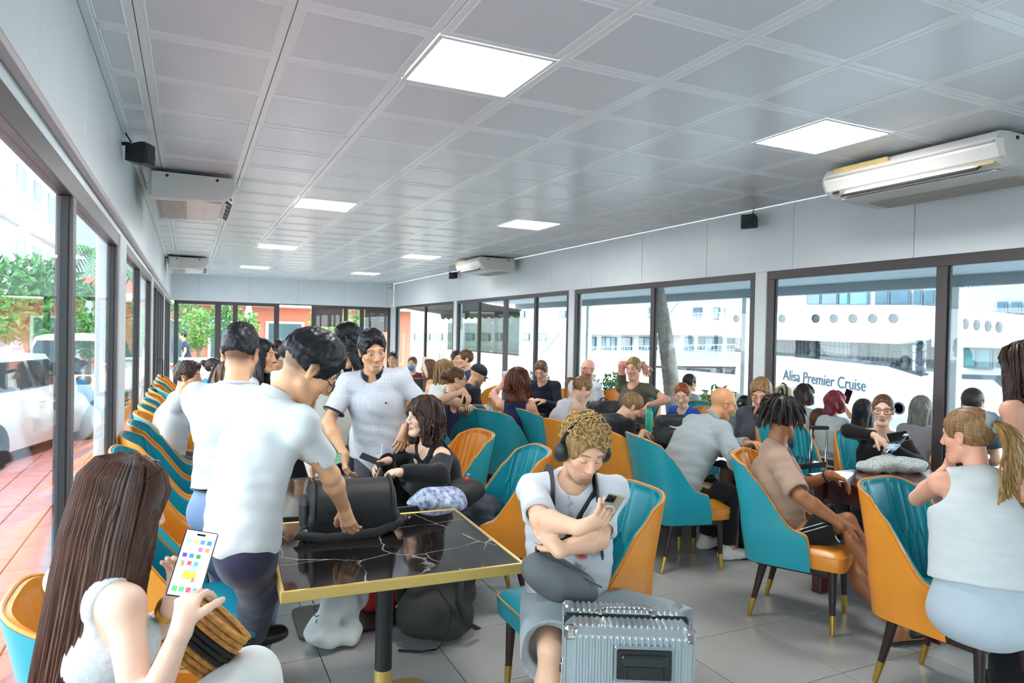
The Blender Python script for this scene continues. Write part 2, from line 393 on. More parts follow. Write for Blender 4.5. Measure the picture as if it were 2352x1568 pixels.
def tree(name, label, cat, loc, h, rad, n, size, seed, mt=None, blobs=5, group=None, pot=False):
    t = thing(name, label, cat, loc, 0, group); rg = random.Random(seed)
    tr = MB(); tr.tube([(0, 0, 0), (.05*rad, .02, h*.35), (-.04*rad, .03, h*.7)], [h*.03+.015, h*.022+.012, h*.01+.008], 8)
    for k in range(4):
        a = k*1.6+rg.random(); tr.tube([(0, 0, h*(.3+.06*k)), (rad*.5*math.cos(a), rad*.5*math.sin(a), h*(.62+.05*k))], [h*.012+.006, .006], 6)
    tr.build('trunk', m_bark, t)
    f = MB()
    for k in range(blobs):
        a = k*2.4; rr = rad*.45*(k > 0)
        leaves(f, (rr*math.cos(a), rr*math.sin(a), h*(.62+.14*(rg.random()-.3))), (rad*.65, rad*.65, h*.26), n//blobs, size, seed*10+k)
    o = f.build('foliage', mt or m_leaf, t, 0); o['kind'] = 'stuff'
    if pot: MB().lathe([(.16, 0), (.2, .02), (.24, .34), (.26, .36), (.25, .38), (.22, .36), (.2, .3)], 16).build('pot', M('dark_planter', '4a4d50', .6), t)
    return t
# ground sheets
gd = MB(); gd.box((-30, 15, -.26), (59, 130, .2)); struct('ground_street', 'pale street paving outside the left windows', gd, M('street_pale', '9c9998', .8, var=.1, vs=.6))
gd = MB(); gd.box((2.4, 55, -.25), (6.0, 72, .2)); gd.box((40, 55, -.25), (70, 72, .2)); struct('ground_garden', 'pale garden terrace beyond the far doors', gd, M('garden_paving', 'a89e92', .8, var=.1, vs=.8))
gd = MB(); gd.box((8.6, 6.8, -.31), (6.6, 24, .2)); struct('ground_terrace', 'grey covered terrace outside the right windows', gd, M('terrace_grey', '9d9f9f', .7, var=.08, vs=2))
m_paver = M('red_paver', 'b0706a', .7, var=.18, vs=6)
pv = thing('paving_strip', 'red brick paving strip along the left windows', None, (0, 0, 0), kind='structure')
MB().box((-1.45, 9, -.15), (1.9, 20, .06)).build('paving_bed', M('paver_bed', '8d6a66', .9), pv, 0)
pm = MB().box((0, 0, 0), (.292, .592, .03), bev=.004).mesh('paver', m_paver, 0)
for i in range(6):
    for j in range(32): link('paver', pm, pv, (-2.25+.3*i, .3+.6*j+(.3 if i % 2 else 0), -.115))
gd = MB(); gd.box((60, 10, -2.35), (96, 150, .1)); wo = struct('ground_water', 'bright harbour water beside the ships', gd, M('harbour_water', '6f8f93', .12, bump=.5, bs=1.2, bdist=.05))
# right side canopy with posts
m_soffit = M('soffit_grey', '97a3aa', .6)
cp = thing('canopy', 'grey flat canopy over the terrace outside the right windows', 'canopy', (7.3, 6.8, 0))
MB().box((-.1, 0, 2.63), (3.75, 24, .14), bev=.01).build('roof_slab', m_soffit, cp, 0)
MB().box((1.72, 0, 2.52), (.12, 24, .22), bev=.01).build('edge_beam', m_soffit, cp, 0)
for px_ in (1352, 1712, 2196, 2600):
    p = AX(px_, 780, 8.95); MB().box((p[0]-7.3, p[1]-6.8, 1.1), (.11, .11, 2.62), bev=.008).build('post', m_white, cp, 0)
# palm trunk
def palm(label, base, top, r0, r1, crown=False, seed=1):
    t = thing('palm_tree', label, 'palm tree', tuple(base)); q = MB(); pts = []; rr = []; top = np.asarray(top)-np.asarray(base)
    for i in range(49):
        u = i/48; p = top*u+np.array([.10*math.sin(u*3.0), .05*math.sin(u*4), 0]); pts.append(p); rr.append((r0+(r1-r0)*u)*(1+.05*(i % 2)))
    q.tube(pts, rr, 12); q.build('trunk', M('palm_bark', '8f867c', .85, var=.25, vs=14, bump=.6, bs=25, bdist=.01), t)
    if crown:
        for k in range(11):
            a = k*2*math.pi/11; f = MB(); sp = []; Lf = 1.5+.3*math.sin(k*3)
            for i in range(10):
                u = i/9; sp.append(top+np.array([math.cos(a)*Lf*u, math.sin(a)*Lf*u, .55*math.sin(u*2.2)-1.0*u*u]))
            f.tube(sp, [.018*(1-.8*i/9) for i in range(10)], 5)
            for i in range(1, 10):
                for s_ in (-1, 1):
                    b_ = np.array([-math.sin(a), math.cos(a), 0])*s_; d = sp[i]-sp[i-1]
                    for w_ in (0, .5):
                        p = sp[i-1]+d*w_
                        f.add([p, p+d*.35, p+b_*.42*(1-.4*i/9)+d*.9+np.array([0, 0, -.22])], [(0, 1, 2)])
            f.build('frond', m_leaf, t, 0)
    return t
b0 = AX(1556, 900, 7.6); t0 = AX(1505, 655, 7.6)
palm('thick ringed palm trunk outside the right window', (b0[0]+.02, b0[1]-.03, -.21), (t0[0], t0[1], 2.54), .155, .12)
# ------------------------------------------------ ships
m_hull = M('ship_white', 'c3c9cd', .35); m_sglass = M('ship_window', '3a5866', .08, var=.25, vs=.8, spec=.8); m_sdark = M('ship_stripe_grey', '2f3a43', .6)  # m_sdark: the dark paint of the hull stripes
m_rail = M('ship_rail', '333c44', .5); m_srail = M('ship_rail_white', 'a7b3bb', .5); m_cur = M('ship_curtain', '7390a2', .5, var=.2, vs=3)
class Ship:
    def __init__(s, label, X, base_px):
        s.X = X; b = AX(base_px, 900, X); s.o = np.array([X, b[1], -2.2]); s.t = thing('cruise_ship', label, 'ship', tuple(s.o))
    def p(s, q, dx=0): v = AX(q[0], q[1], s.X); v = v-s.o; v[0] += dx; return v
    def slab(s, name, poly, mat, x0=0, depth=5, smooth=0):
        A = [s.p(q, x0) for q in poly]; n = len(A); V = A+[a+np.array([depth, 0, 0]) for a in A]
        f = [tuple(range(n)), tuple(range(n, 2*n))[::-1]]+[(i, n+i, n+(i+1) % n, (i+1) % n) for i in range(n)]
        return MB().add(V, f).build(name, mat, s.t, smooth)
    def win(s, x0, x1, y0, y1, x=-.0, frames=1, mat=None, tilt=0):
        a = s.p((x0, y0)); b = s.p((x1, y1)); yy0, yy1 = min(a[1], b[1]), max(a[1], b[1]); z0, z1 = min(a[2], b[2]), max(a[2], b[2])
        cy, cz, dy, dz = (yy0+yy1)/2, (z0+z1)/2, yy1-yy0, z1-z0
        o = MB().box((x-.02, cy, cz), (.06, dy, dz), bev=.01).build('window', M('ship_frame', '4a5964', .5), s.t, 0)
        for k in range(frames):
            w_ = dy/frames; MB().box((x-.055, yy0+w_*(k+.5), cz), (.03, w_-.12, dz-.12)).build('window_pane', mat or (m_cur if (k+int(x0)) % 2 else m_sglass), o, 0)
    def port(s, px, py, r, ry=None):
        c = s.p((px, py)); o = MB().lathe([(r, -.03), (r*1.0, .02), (r*.8, .03), (r*.78, -.0), (0.001, -.0)], 18, (c[0], c[1], c[2]), rot=roty(-math.pi/2)).build('porthole', m_rail, s.t, 40)
    def rail(s, x0, x1, y0a, y0b, hgt, x=-.3, mat=None, n=24, name='railing'):
        a = s.p((x0, y0a), x); b = s.p((x1, y0b), x); q = MB(); up = np.array([0, 0, hgt])
        q.tube([a+up, b+up], .03, 6)
        for k in (.33, .66): q.tube([a+up*k, b+up*k], .014, 4)
        for k in range(n+1): c = a+(b-a)*k/n; q.tube([c, c+up], .018, 4)
        q.build(name, mat or m_srail, s.t, 0)
A = Ship('white cruise ship with dark lettering on its hull', 22, 1960)
A.slab('hull', [(1690, 803), (1790, 812), (1900, 822), (2040, 836), (2118, 858), (2140, 905), (2141, 1035), (1690, 1075)], m_hull, 0, 6)
A.slab('hull_stripe', [(1690, 799), (1790, 808), (1900, 818), (2040, 832), (2124, 858), (2118, 864), (2038, 840), (1900, 826), (1790, 816), (1690, 807)], m_sdark, -.06, .3)
A.slab('hull_shade_band', [(1690, 935), (2130, 962), (2136, 985), (1690, 968)], M('ship_band', 'a2b0b8', .5), -.02, .2)  # grey blue band along the lower hull
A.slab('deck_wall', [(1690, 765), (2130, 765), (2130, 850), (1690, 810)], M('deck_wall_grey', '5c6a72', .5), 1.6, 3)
A.slab('deck_column', [(1858, 770), (1935, 770), (1935, 822), (1890, 822), (1868, 795)], M('deck_white_grey', 'a9b2b7', .5), .4, 1)
A.slab('deck_post', [(2100, 770), (2114, 770), (2113, 852), (2100, 850)], m_hull, -.1, .4)
A.win(1790, 1858, 773, 816, 1.5, 3, M('deck_glass_teal', '4d7f84', .1, var=.3, vs=2)); A.win(1938, 2070, 777, 830, 1.5, 3, M('deck_glass_green_reflection', '6fa08a', .1, var=.4, vs=1.5)); A.win(2076, 2098, 780, 835, 1.5)  # green reflections on dark deck glass, put into the middle panes' colour
A.slab('bulwark', [(1690, 700), (2128, 702), (2140, 752), (2144, 778), (1690, 773)], m_hull, -.6, 6.5)
A.slab('bulwark_fascia', [(1690, 752), (2140, 755), (2146, 781), (2095, 790), (1690, 775)], m_hull, -.75, .5)
for x in (1716, 1786, 1822, 1900, 1942, 1986, 2032, 2080):
    c = A.p((x, 732)); MB().lathe([(.17, -.05), (.17, .03), (.14, .05), (.13, .0), (.001, 0)], 18, (-.62, c[1], c[2]), rot=roty(-math.pi/2)).build('porthole', m_rail, A.t, 40)
A.slab('upper_deck_wall', [(1690, 640), (2130, 632), (2130, 703), (1690, 701)], M('upper_white', 'b4bcc1', .5), .6, 4)
for (x0, x1) in ((1834, 1866), (1868, 1905), (1908, 1930), (1932, 1975), (1990, 2022), (2026, 2070), (2078, 2098), (2102, 2128)): A.win(x0, x1, 664, 700, .5, 1, m_sglass if x0 % 3 else M('deck_glass_teal'))
A.rail(1690, 2120, 804, 850, .85, -.1, m_rail, 46)
for x, y in ((1782, 810), (1877, 816), (1975, 826), (2090, 842), (2123, 850)):
    c = A.p((x, y)); MB().lathe([(.14, 0), (.16, .08), (.1, .2), (.17, .4), (.12, .6), (.16, .7), (.1, .8), (.13, .9), (.02, 1.05)], 10, (-.2, c[1], c[2]-.05)).build('bollard', m_rail, A.t, 40)
A.port(2065, 937, .22); A.port(1740, 985, .2)
p0, p1 = A.p((1800, 861)), A.p((1990, 887)); cc = (p0+p1)/2
tx = text_obj('hull_lettering', 'Alisa Premier Cruise', .62, M('lettering_slate', '31444e', .5), (-.03, cc[1], cc[2]), (0, 0, 0), A.t, .01)
tx.matrix_local = Matrix.Translation((-.03, cc[1], cc[2])) @ Matrix(((0, 0, -1, 0), (-1, 0, 0, 0), (0, 1, 0, 0), (0, 0, 0, 1))) @ Matrix.Rotation(math.atan2(p1[2]-p0[2], abs(p1[1]-p0[1])), 4, 'Z') @ Matrix.Scale(abs(p1[1]-p0[1])/max(tx.dimensions.x, .1), 4, (1, 0, 0))
Cs = Ship('second white ship with vertical portholes seen at the right edge', 20, 2270)
Cs.slab('hull', [(2160, 862), (2285, 868), (2310, 890), (2340, 1000), (2345, 1090), (2150, 1060)], m_hull, 0, 6)
Cs.slab('hull_stripe', [(2160, 858), (2290, 862), (2316, 890), (2306, 892), (2284, 872), (2160, 868)], m_sdark, -.05, .3)
Cs.slab('bulwark', [(2160, 705), (2330, 726), (2352, 772), (2360, 800), (2160, 796)], m_hull, -.4, 6)
for i, x in enumerate((2212, 2239, 2265, 2291, 2316)):
    c = Cs.p((x, 742+i*2.4)); MB().lathe([(.16, -.05), (.16, .03), (.13, .05), (.12, 0), (.001, 0)], 18, (-.42, c[1], c[2]), rot=roty(-math.pi/2) @ np.diag([1, .5, 1])).build('porthole', m_rail, Cs.t, 40)
c = Cs.p((2202, 918)); Cs.port(2202, 918, .22)
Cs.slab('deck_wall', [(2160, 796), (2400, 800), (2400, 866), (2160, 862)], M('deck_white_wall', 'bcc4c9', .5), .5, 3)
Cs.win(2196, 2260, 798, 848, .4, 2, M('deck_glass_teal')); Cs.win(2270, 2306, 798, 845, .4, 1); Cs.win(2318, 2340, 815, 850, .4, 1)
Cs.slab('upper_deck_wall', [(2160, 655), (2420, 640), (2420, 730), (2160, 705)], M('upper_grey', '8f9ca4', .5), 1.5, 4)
for x in (2224, 2256, 2288, 2325): Cs.win(x, x+22, 688, 715, 1.4, 1, m_sglass)
Cs.rail(2196, 2352, 662, 650, .8, .2, m_rail, 16)
B = Ship('white multi-deck ship with rows of cabin windows and railings', 25, 1530)
B.slab('hull', [(1318, 838), (1745, 846), (1745, 1040), (1318, 960)], m_hull, 0, 8)
B.slab('cabin_deck', [(1318, 765), (1745, 765), (1745, 846), (1318, 838)], m_hull, .8, 7)
B.slab('deck_edge', [(1318, 822), (1745, 826), (1745, 842), (1318, 838)], m_hull, -.5, 8)
B.slab('upper_edge', [(1318, 752), (1745, 752), (1745, 770), (1318, 768)], m_hull, -.5, 8)
B.slab('upper_cabins', [(1440, 690), (1745, 690), (1745, 755), (1440, 755)], M('cabin_pale', 'b3bcc3', .5), 1.2, 6)
B.slab('bow_bulwark', [(1318, 700), (1440, 690), (1440, 752), (1318, 752)], m_hull, -.2, 6)
B.slab('sun_deck', [(1420, 655), (1745, 640), (1745, 694), (1420, 694)], M('sun_deck_grey', '9aa5ac', .5), 2, 5)
for (x0, x1, fr) in ((1331, 1347, 1), (1361, 1393, 3), (1406, 1428, 1), (1446, 1485, 3), (1549, 1567, 1), (1580, 1632, 3), (1646, 1661, 1), (1676, 1690, 1), (1714, 1730, 1)): B.win(x0, x1, 773, 805, .75, fr)
for (x0, x1, fr) in ((1549, 1566, 1), (1580, 1631, 3), (1648, 1659, 1), (1668, 1686, 1), (1345, 1390, 2)): B.win(x0, x1, 845, 882, -.05, fr)
for (x0, x1, fr) in ((1456, 1482, 1), (1556, 1575, 1), (1601, 1615, 1), (1627, 1653, 2), (1665, 1680, 1)): B.win(x0, x1, 704, 732, 1.15, fr)
B.rail(1325, 1740, 822, 826, .75, -.45, m_srail, 60); B.rail(1400, 1740, 752, 752, .75, -.45, m_srail, 48)
for q, (x0, y0, x1, y1) in enumerate(((1258, 806, 1292, 762), (1538, 728, 1578, 676))):
    a, b_ = B.p((x0, y0), -.6), B.p((x1, y1), -.6); st = MB()
    for k in range(12): c = a+(b_-a)*(k+.5)/12; st.box(c, (.9, .22, .05))
    for d in (-.45, .45): st.tube([a+np.array([d, 0, .05]), b_+np.array([d, 0, .05])], .06, 6)
    st.build('stairway', m_srail, B.t, 0)
Dh = Ship('distant white ship stretching behind the far right windows', 28, 1120)
Dh.slab('hull', [(905, 800), (1318, 828), (1318, 930), (905, 850)], m_hull, 0, 8)
Dh.slab('cabin_deck', [(905, 742), (1318, 740), (1318, 830), (905, 800)], m_hull, 1, 7)
Dh.slab('upper_cabins', [(1060, 700), (1318, 690), (1318, 745), (1060, 745)], m_hull, 2, 6)
for (x0, x1) in ((925, 938), (955, 972), (985, 1000), (1012, 1030), (1053, 1070), (1084, 1106), (1120, 1134), (1180, 1196), (1216, 1234)): Dh.win(x0, x1, 764, 782, .9, 1)
for (x0, x1) in ((1090, 1104), (1150, 1165), (1240, 1256), (1275, 1292)): Dh.win(x0, x1, 712, 728, 1.9, 1)
Dh.rail(905, 1318, 800, 828, .8, -.1, m_srail, 50)
# dark bench line outside right windows
m_bench = M('bench_dark', '20262b', .5)
bn = thing('outdoor_bench', 'long dark outdoor bench against the right windows', 'bench', (5.78, 4.9, -.21))
MB().box((.22, 0, .43), (.46, 6.2, .07), bev=.01).build('seat', m_bench, bn, 0)
for k in range(4): MB().box((-.06, 0, .55+.075*k), (.03, 6.2, .055), bev=.005).build('back_slat', m_bench if k != 3 else M('bench_edge', '9aa6ae', .5), bn, 0)
for k in range(5): MB().box((.2, -2.9+1.45*k, .2), (.42, .06, .4), bev=.005).build('leg', m_bench, bn, 0)
# plants on the terrace
for i, (px_, X, h, r_, lb) in enumerate(((1655, 6.6, 1.22, .30, 'leafy potted shrub outside beside the red haired girl'), (1405, 7.2, 1.15, .3, 'small potted shrub outside behind the bearded man'), (1355, 8.5, 1.0, .28, 'white flowering potted shrub outside the second bay'), (1240, 8.0, .9, .28, 'potted shrub outside the sliding doors'))):
    p = AX(px_, 880, X); tree('potted_shrub', lb, 'plant', (p[0], p[1], -.21), h+.15, r_, 420, .10, 30+i, m_leaf2 if i == 0 else m_leaf, 4, 'potted shrubs on the terrace', True)
# awning with scalloped edge and mesh blind outside far right bay
aw = thing('awning', 'brown awning with scalloped edge outside the far right bay', 'awning', (5.6, 16.0, 2.2))
pts = [[], []]
for k in range(97):
    y = -2.6+5.2*k/96; pts[0].append((.9, y, .0)); pts[1].append((.92, y, -.12-.05*abs(math.sin(k*math.pi/8))))
q = MB(); q.surf(pts); q.build('valance', M('awning_brown', '6a5d55', .8), aw, 0)
MB().box((.4, 0, .06), (1.1, 5.2, .03), rot=roty(.12)).build('fabric', M('awning_brown'), aw, 0)
m_mesh = glass_mat('mesh_blind', (.42, .44, .42), 1.15, .5)
bl = thing('mesh_blind', 'dark see-through roller blind outside the far right bay', 'blind', (6.6, 15.9, 1.3)); MB().box((0, 0, .4), (.012, 4.6, .95)).build('mesh_sheet', m_mesh, bl, 0); MB().box((0, 0, -.09), (.03, 4.6, .03), bev=.005).build('bottom_bar', M('awning_brown'), bl, 0)
m_br = M('blind_brown', '8c726c', .8, var=.06, vs=30)
for i, (xa, xb, zb, lb) in enumerate(((3.10, 3.80, 1.78, 'brown roller blind behind the far glass panel beside the open door'), (4.42, 5.05, 1.66, 'brown roller blind with pale characters in the far right corner'))):
    t = thing('roller_blind', lb, 'blind', ((xa+xb)/2, YF+.15, zb), 0, 'brown roller blinds at the far wall')
    MB().box((0, 0, (2.3-zb)/2), (xb-xa, .01, 2.3-zb)).build('blind_sheet', m_br, t, 0); MB().tube([(-(xb-xa)/2, 0, 0), ((xb-xa)/2, 0, 0)], .018, 8).build('bottom_bar', M('awning_brown'), t)
    if i:
        for j, dx in enumerate((-.12, .14)):
            g_ = MB(); mm = [(0, .10, .16, .018), (0, 0, .18, .018), (0, -.08, .14, .018)]
            for (a, c_, d, e) in mm: g_.box((dx+a, -.008, .38+c_), (d, .004, e))
            g_.box((dx+(.0 if j else -.03), -.008, .40), (.018, .004, .24)); g_.box((dx+(.06 if j else .05), -.008, .34), (.016, .004, .14))
            g_.build('printed_character', M('print_pale', 'cfc6c2', .7), t, 0)
# ------------------------------------------------ garden beyond the far wall
bd = thing('garden_building', 'low salmon coloured building beyond the far doors', 'building', (3.0, 33, -.15))
MB().box((0, 2, 1.9), (14, 4, 3.8)).build('wall', M('salmon_wall', 'cf7f66', .8, var=.05), bd, 0)
MB().box((0, -.6, 2.95), (14.5, 1.6, .35), bev=.03).build('eave', M('eave_pale', 'd9cfc2', .7), bd, 0)
for k, x in enumerate((-4.0, -1.4, 1.0, 4.0)):
    o = MB().box((x, -.05, 1.15), (1.7, .12, 2.0), bev=.01).build('window', M('garden_frame', 'e3e0dc', .5), bd, 0); MB().box((x, -.12, 1.15), (1.45, .04, 1.8)).build('window_pane', M('garden_glass', '4f6a6e', .1, var=.3, vs=1), o, 0)
for i, (px_, y, h, r_, mt, lb) in enumerate(((455, 25, 2.6, .55, m_leaf2, 'bushy bamboo clump beyond the far left doors'), (520, 24, 2.9, .6, m_leaf, 'green bamboo clump beyond the dark far door'), (566, 21.3, 2.4, .35, m_leaf2, 'slim green bush behind the standing man, through the far doors'), (760, 26, 3.2, .8, m_leaf2, 'sunlit green tree beyond the open far doorway'), (830, 27, 3.0, .8, m_leaf, 'green tree behind the far brown blinds'), (430, 30, 3.4, .8, m_leaf, 'round tree at the garden edge behind the far left glass'))):
    p = AY(px_, 780, y); tree('garden_shrub', lb, 'shrub', (p[0], y, -.15), h, r_, 700, .16, 60+i, mt, 6, 'garden shrubs beyond the far wall')
p = AY(570, 800, 22.5); um = thing('folded_umbrella', 'closed pale garden umbrella beyond the far doors', 'umbrella', (p[0], 22.5, -.15))
MB().tube([(0, 0, 0), (0, 0, 2.65)], .025, 8).build('pole', m_srail, um)
MB().lathe([(.16, 1.15), (.19, 1.3), (.15, 1.9), (.09, 2.4), (.02, 2.65)], 10, rot=None).build('folded_canopy', M('umbrella_cloth', 'c3d0d2', .8), um, 20)
p = AY(455, 860, 21.5); tb = thing('garden_counter', 'white low garden counter outside the far left glass', 'counter', (p[0], 21.5, -.15)); MB().box((.1, 0, .45), (1.1, .5, .9), bev=.02).build('cabinet', M('counter_white', 'e6e2dc', .6), tb, 0); MB().box((.1, 0, .92), (1.2, .58, .05), bev=.01).build('top', m_white, tb, 0)
for k, px_ in enumerate((600, 618)):
    p = AY(px_, 840, 23); ch = thing('garden_chair', 'white garden armchair outside the far glass, %s of two' % ('left' if k == 0 else 'right'), 'chair', (p[0], 23, -.15), 0, 'white garden chairs')
    MB().box((0, 0, .44), (.42, .42, .03), bev=.01).build('seat', m_white, ch, 0)
    for sx in (-1, 1):
        for sy in (-1, 1): MB().tube([(sx*.19, sy*.19, 0), (sx*.18, sy*.18, .44)], .014, 6).build('leg', m_white, ch)
    q = MB(); q.tube([(-.2, .2, .44), (-.2, .24, .8), (-.1, .25, .9), (.1, .25, .9), (.2, .24, .8), (.2, .2, .44)], .015, 6)
    for j in range(-1, 2): q.tube([(j*.09, .21, .44), (j*.09, .25, .9)], .008, 5)
    q.build('backrest', m_white, ch)
# ------------------------------------------------ street left
ab = thing('apartment_building', 'white apartment block across the street, seen through left window', 'building', (-8.2, 26, -.16))
MB().box((0, 6, 6.2), (5, 12, 12.4)).build('wall', M('apartment_white', 'b8bfc3', .7), ab, 0)
for fl_ in range(4):
    MB().box((2.55, 6, 2.9+2.6*fl_), (.5, 12, .2)).build('floor_band', M('apartment_band', 'f2f4f5', .6), ab, 0)
    for k in range(4):
        o = MB().box((2.5, 1.5+3*k, 4.3+2.6*fl_-2.6), (.1, 1.7, 1.5)).build('window', M('apartment_frame', 'f4f6f6', .5), ab, 0); MB().box((2.57, 1.5+3*k, 4.3+2.6*fl_-2.6), (.06, 1.5, 1.3)).build('window_pane', M('apartment_glass', '90a4ad', .1, var=.25, vs=.7), o, 0)
gw = thing('grey_building', 'large plain grey building far down the left street', 'building', (-6.5, 52, -.16)); MB().box((0, 6, 7.2), (11, 12, 14.4)).build('wall', M('concrete_grey', '93989c', .8, var=.04), gw, 0)
MB().box((5.55, 3, 11), (.12, 1.6, 2.2)).build('window', M('apartment_glass'), gw, 0); MB().box((0, 6, 14.5), (11.4, 12.4, .4)).build('parapet', M('concrete_edge', 'd5d8da', .8), gw, 0)
sh = thing('street_shopfront', 'low shopfront with red signboard down the left street', 'building', (-3.0, 44, -.16)); MB().box((0, 2, 1.7), (6, 4, 3.4)).build('wall', M('shop_cream', 'd9d2c8', .8), sh, 0); MB().box((.4, -.08, 2.9), (4.8, .16, .7), bev=.02).build('signboard', M('sign_red', 'cf4a3a', .5), sh, 0); MB().box((0, -.05, 1.1), (4.6, .1, 2.0)).build('window', M('apartment_glass'), sh, 0)
for i, (px_, D, h, r_, lb) in enumerate(((60, 15.5, 3.6, 1.15, 'large round street tree behind the parked white car'), (118, 19, 3.0, .85, 'smaller street tree right of the large one'), (215, 23, 3.4, .8, 'street tree down the road beside the window post'))):
    p = AD(px_, 740, D); tree('street_tree', lb, 'tree', (p[0], p[1], -.16), h, r_, 1100, .26, 80+i, m_leaf, 7, 'street trees')
p = AD(244, 740, 19.5); palm('palm with drooping fronds beside the left pavement', (p[0], p[1], -.16), (p[0]-.1, p[1], 3.6), .16, .11, True)
m_car = M('car_white', 'eef1f3', .25, coat=.6); m_cglass = M('car_glass', '2c3438', .05, spec=.8); m_tyre = M('tyre', '202122', .8); m_rim2 = M('wheel_rim', 'b8bcc0', .3, metal=.8)
def car(label, loc, rz, suv=0):
    t = thing('car', label, 'car', loc, rz, 'parked white cars'); Lh = 2.2
    st = [(-2.2, .62, .42, .80), (-2.1, .80, .28, .92), (-1.4, .86, .22, .98), (0, .88, .22, .98), (1.2, .87, .22, .95), (1.9, .80, .25, .82), (2.15, .66, .32, .70)]
    P = []
    for (x, hw, zb, zt) in st: P.append([(x, -hw*.9, zb), (x, -hw, (zb+zt)/2), (x, -hw*.94, zt), (x, 0, zt+.03), (x, hw*.94, zt), (x, hw, (zb+zt)/2), (x, hw*.9, zb)])
    q = MB(); q.surf(P, flip=True); q.add(P[0], [tuple(range(7))]); q.add(P[-1], [tuple(range(7))[::-1]]); q.build('body', m_car, t, 50)
    hr = 1.45+.2*suv; cs = [(-1.75-.2*suv, .62, .98, .80), (-1.25, .62, hr-.05, .6), (-.2, .64, hr, .62), (.35, .62, hr-.03, .6), (1.05, .6, .97, .76)]
    P = [[(x, -b2, .95), (x, -hw, z), (x, 0, z+.03), (x, hw, z), (x, b2, .95)] for (x, hw, z, b2) in cs]
    q = MB(); q.surf(P, flip=True); q.build('roof', m_car, t, 50)
    for s_ in (-1, 1):
        for (xa, xb, xc, xd) in ((-1.45, -.32, -.32, -1.1), (-.24, .88, .33, -.24)):
            q = MB(); q.add([(xa, s_*.79, 1.0), (xb, s_*.79, 1.0), (xc, s_*.665, hr-.1), (xd, s_*.665, hr-.1)], [(0, 1, 2, 3)] if s_ < 0 else [(3, 2, 1, 0)]); q.build('side_window', m_cglass, t, 0)
        MB().box((.72, s_*.98, 1.02), (.12, .2, .13), bev=.03).build('mirror', M('mirror_black', '2a2d30', .3), t, 0)
        MB().box((-2.12, s_*.62, .82), (.12, .22, .26), bev=.03).build('tail_light', M('tail_red', 'c4283a', .2), t, 0)
        MB().box((2.02, s_*.58, .66), (.16, .3, .13), bev=.03).build('head_light', M('head_lamp', 'dfe6ea', .1), t, 0)
        MB().box((-.25, s_*.885, .8), (.16, .02, .03), bev=.005).build('door_handle', m_rim2, t, 0)
        for x in (-1.35, 1.35):
            o = MB().lathe([(.2, -.1), (.31, -.1), (.33, -.06), (.33, .06), (.31, .1), (.2, .1)], 20, (x, s_*.78, .33), rot=rotx(math.pi/2)).build('wheel', m_tyre, t, 40); MB().lathe([(.02, -.11), (.2, -.09), (.2, .09), (.02, .11)], 12, (x, s_*.78, .33), rot=rotx(math.pi/2)).build('rim', m_rim2, o, 40)
    q = MB(); q.add([(-1.86-.15*suv, -.7, 1.0), (-1.86-.15*suv, .7, 1.0), (-1.36, .56, hr-.1), (-1.36, -.56, hr-.1)], [(0, 1, 2, 3), (3, 2, 1, 0)]); q.build('rear_window', m_cglass, t, 0)
    q = MB(); q.add([(1.13, -.68, .99), (1.13, .68, .99), (.44, .56, hr-.08), (.44, -.56, hr-.08)], [(0, 1, 2, 3), (3, 2, 1, 0)]); q.build('windscreen', m_cglass, t, 0)
    MB().box((-2.18, 0, .62), (.03, .5, .12), bev=.005).build('number_plate', M('plate_white', 'e8e8e2', .5), t, 0)
p = AD(30, 900, 9.5); car('white hatchback parked beside the near left window', (p[0]-.35, p[1], -.16), R(74))
p = AD(235, 860, 13.5); car('white estate car with red tail lights parked farther along', (p[0]-.35, p[1]+.6, -.16), R(88), 1)
# ================================================================== chairs and tables
m_teal = M('teal_leather', '1f94a3', .33, var=.05, vs=5, bump=.08, bs=220, bdist=.001, spec=.5)
m_orange = M('orange_leather', 'd98a2b', .33, var=.06, vs=5, bump=.08, bs=220, bdist=.001, spec=.5)
m_wood = M('dark_stained_wood', '2b1b19', .35, var=.2, vs=12, stretch=(1, 1, .15))
m_brass = M('brass', 'd9b45a', .25, metal=1)
def plan(s):
    """half shell plan, s 0 at the back centre, 1 at the front edge; gives x, y(>=0)"""
    a, b_ = .19, .262; Lq = .36
    if s < .6:
        t = (s/.6)*math.pi/2; c, n_ = math.cos(t), math.sin(t); e = .62
        return -.11-a*abs(c)**e*1.0, b_*abs(n_)**e
    return -.11+(s-.6)/.4*.22, b_
def ztop(s):
    if s < .5: return .97-.05*(s/.5)**2.2
    if s < .86:
        t = (s-.5)/.36; return .92-.345*(.5-.5*math.cos(math.pi*t**.8))
    t = (s-.86)/.14; return .575-.03*t-.16*max(0, t-.55)**2/.2025
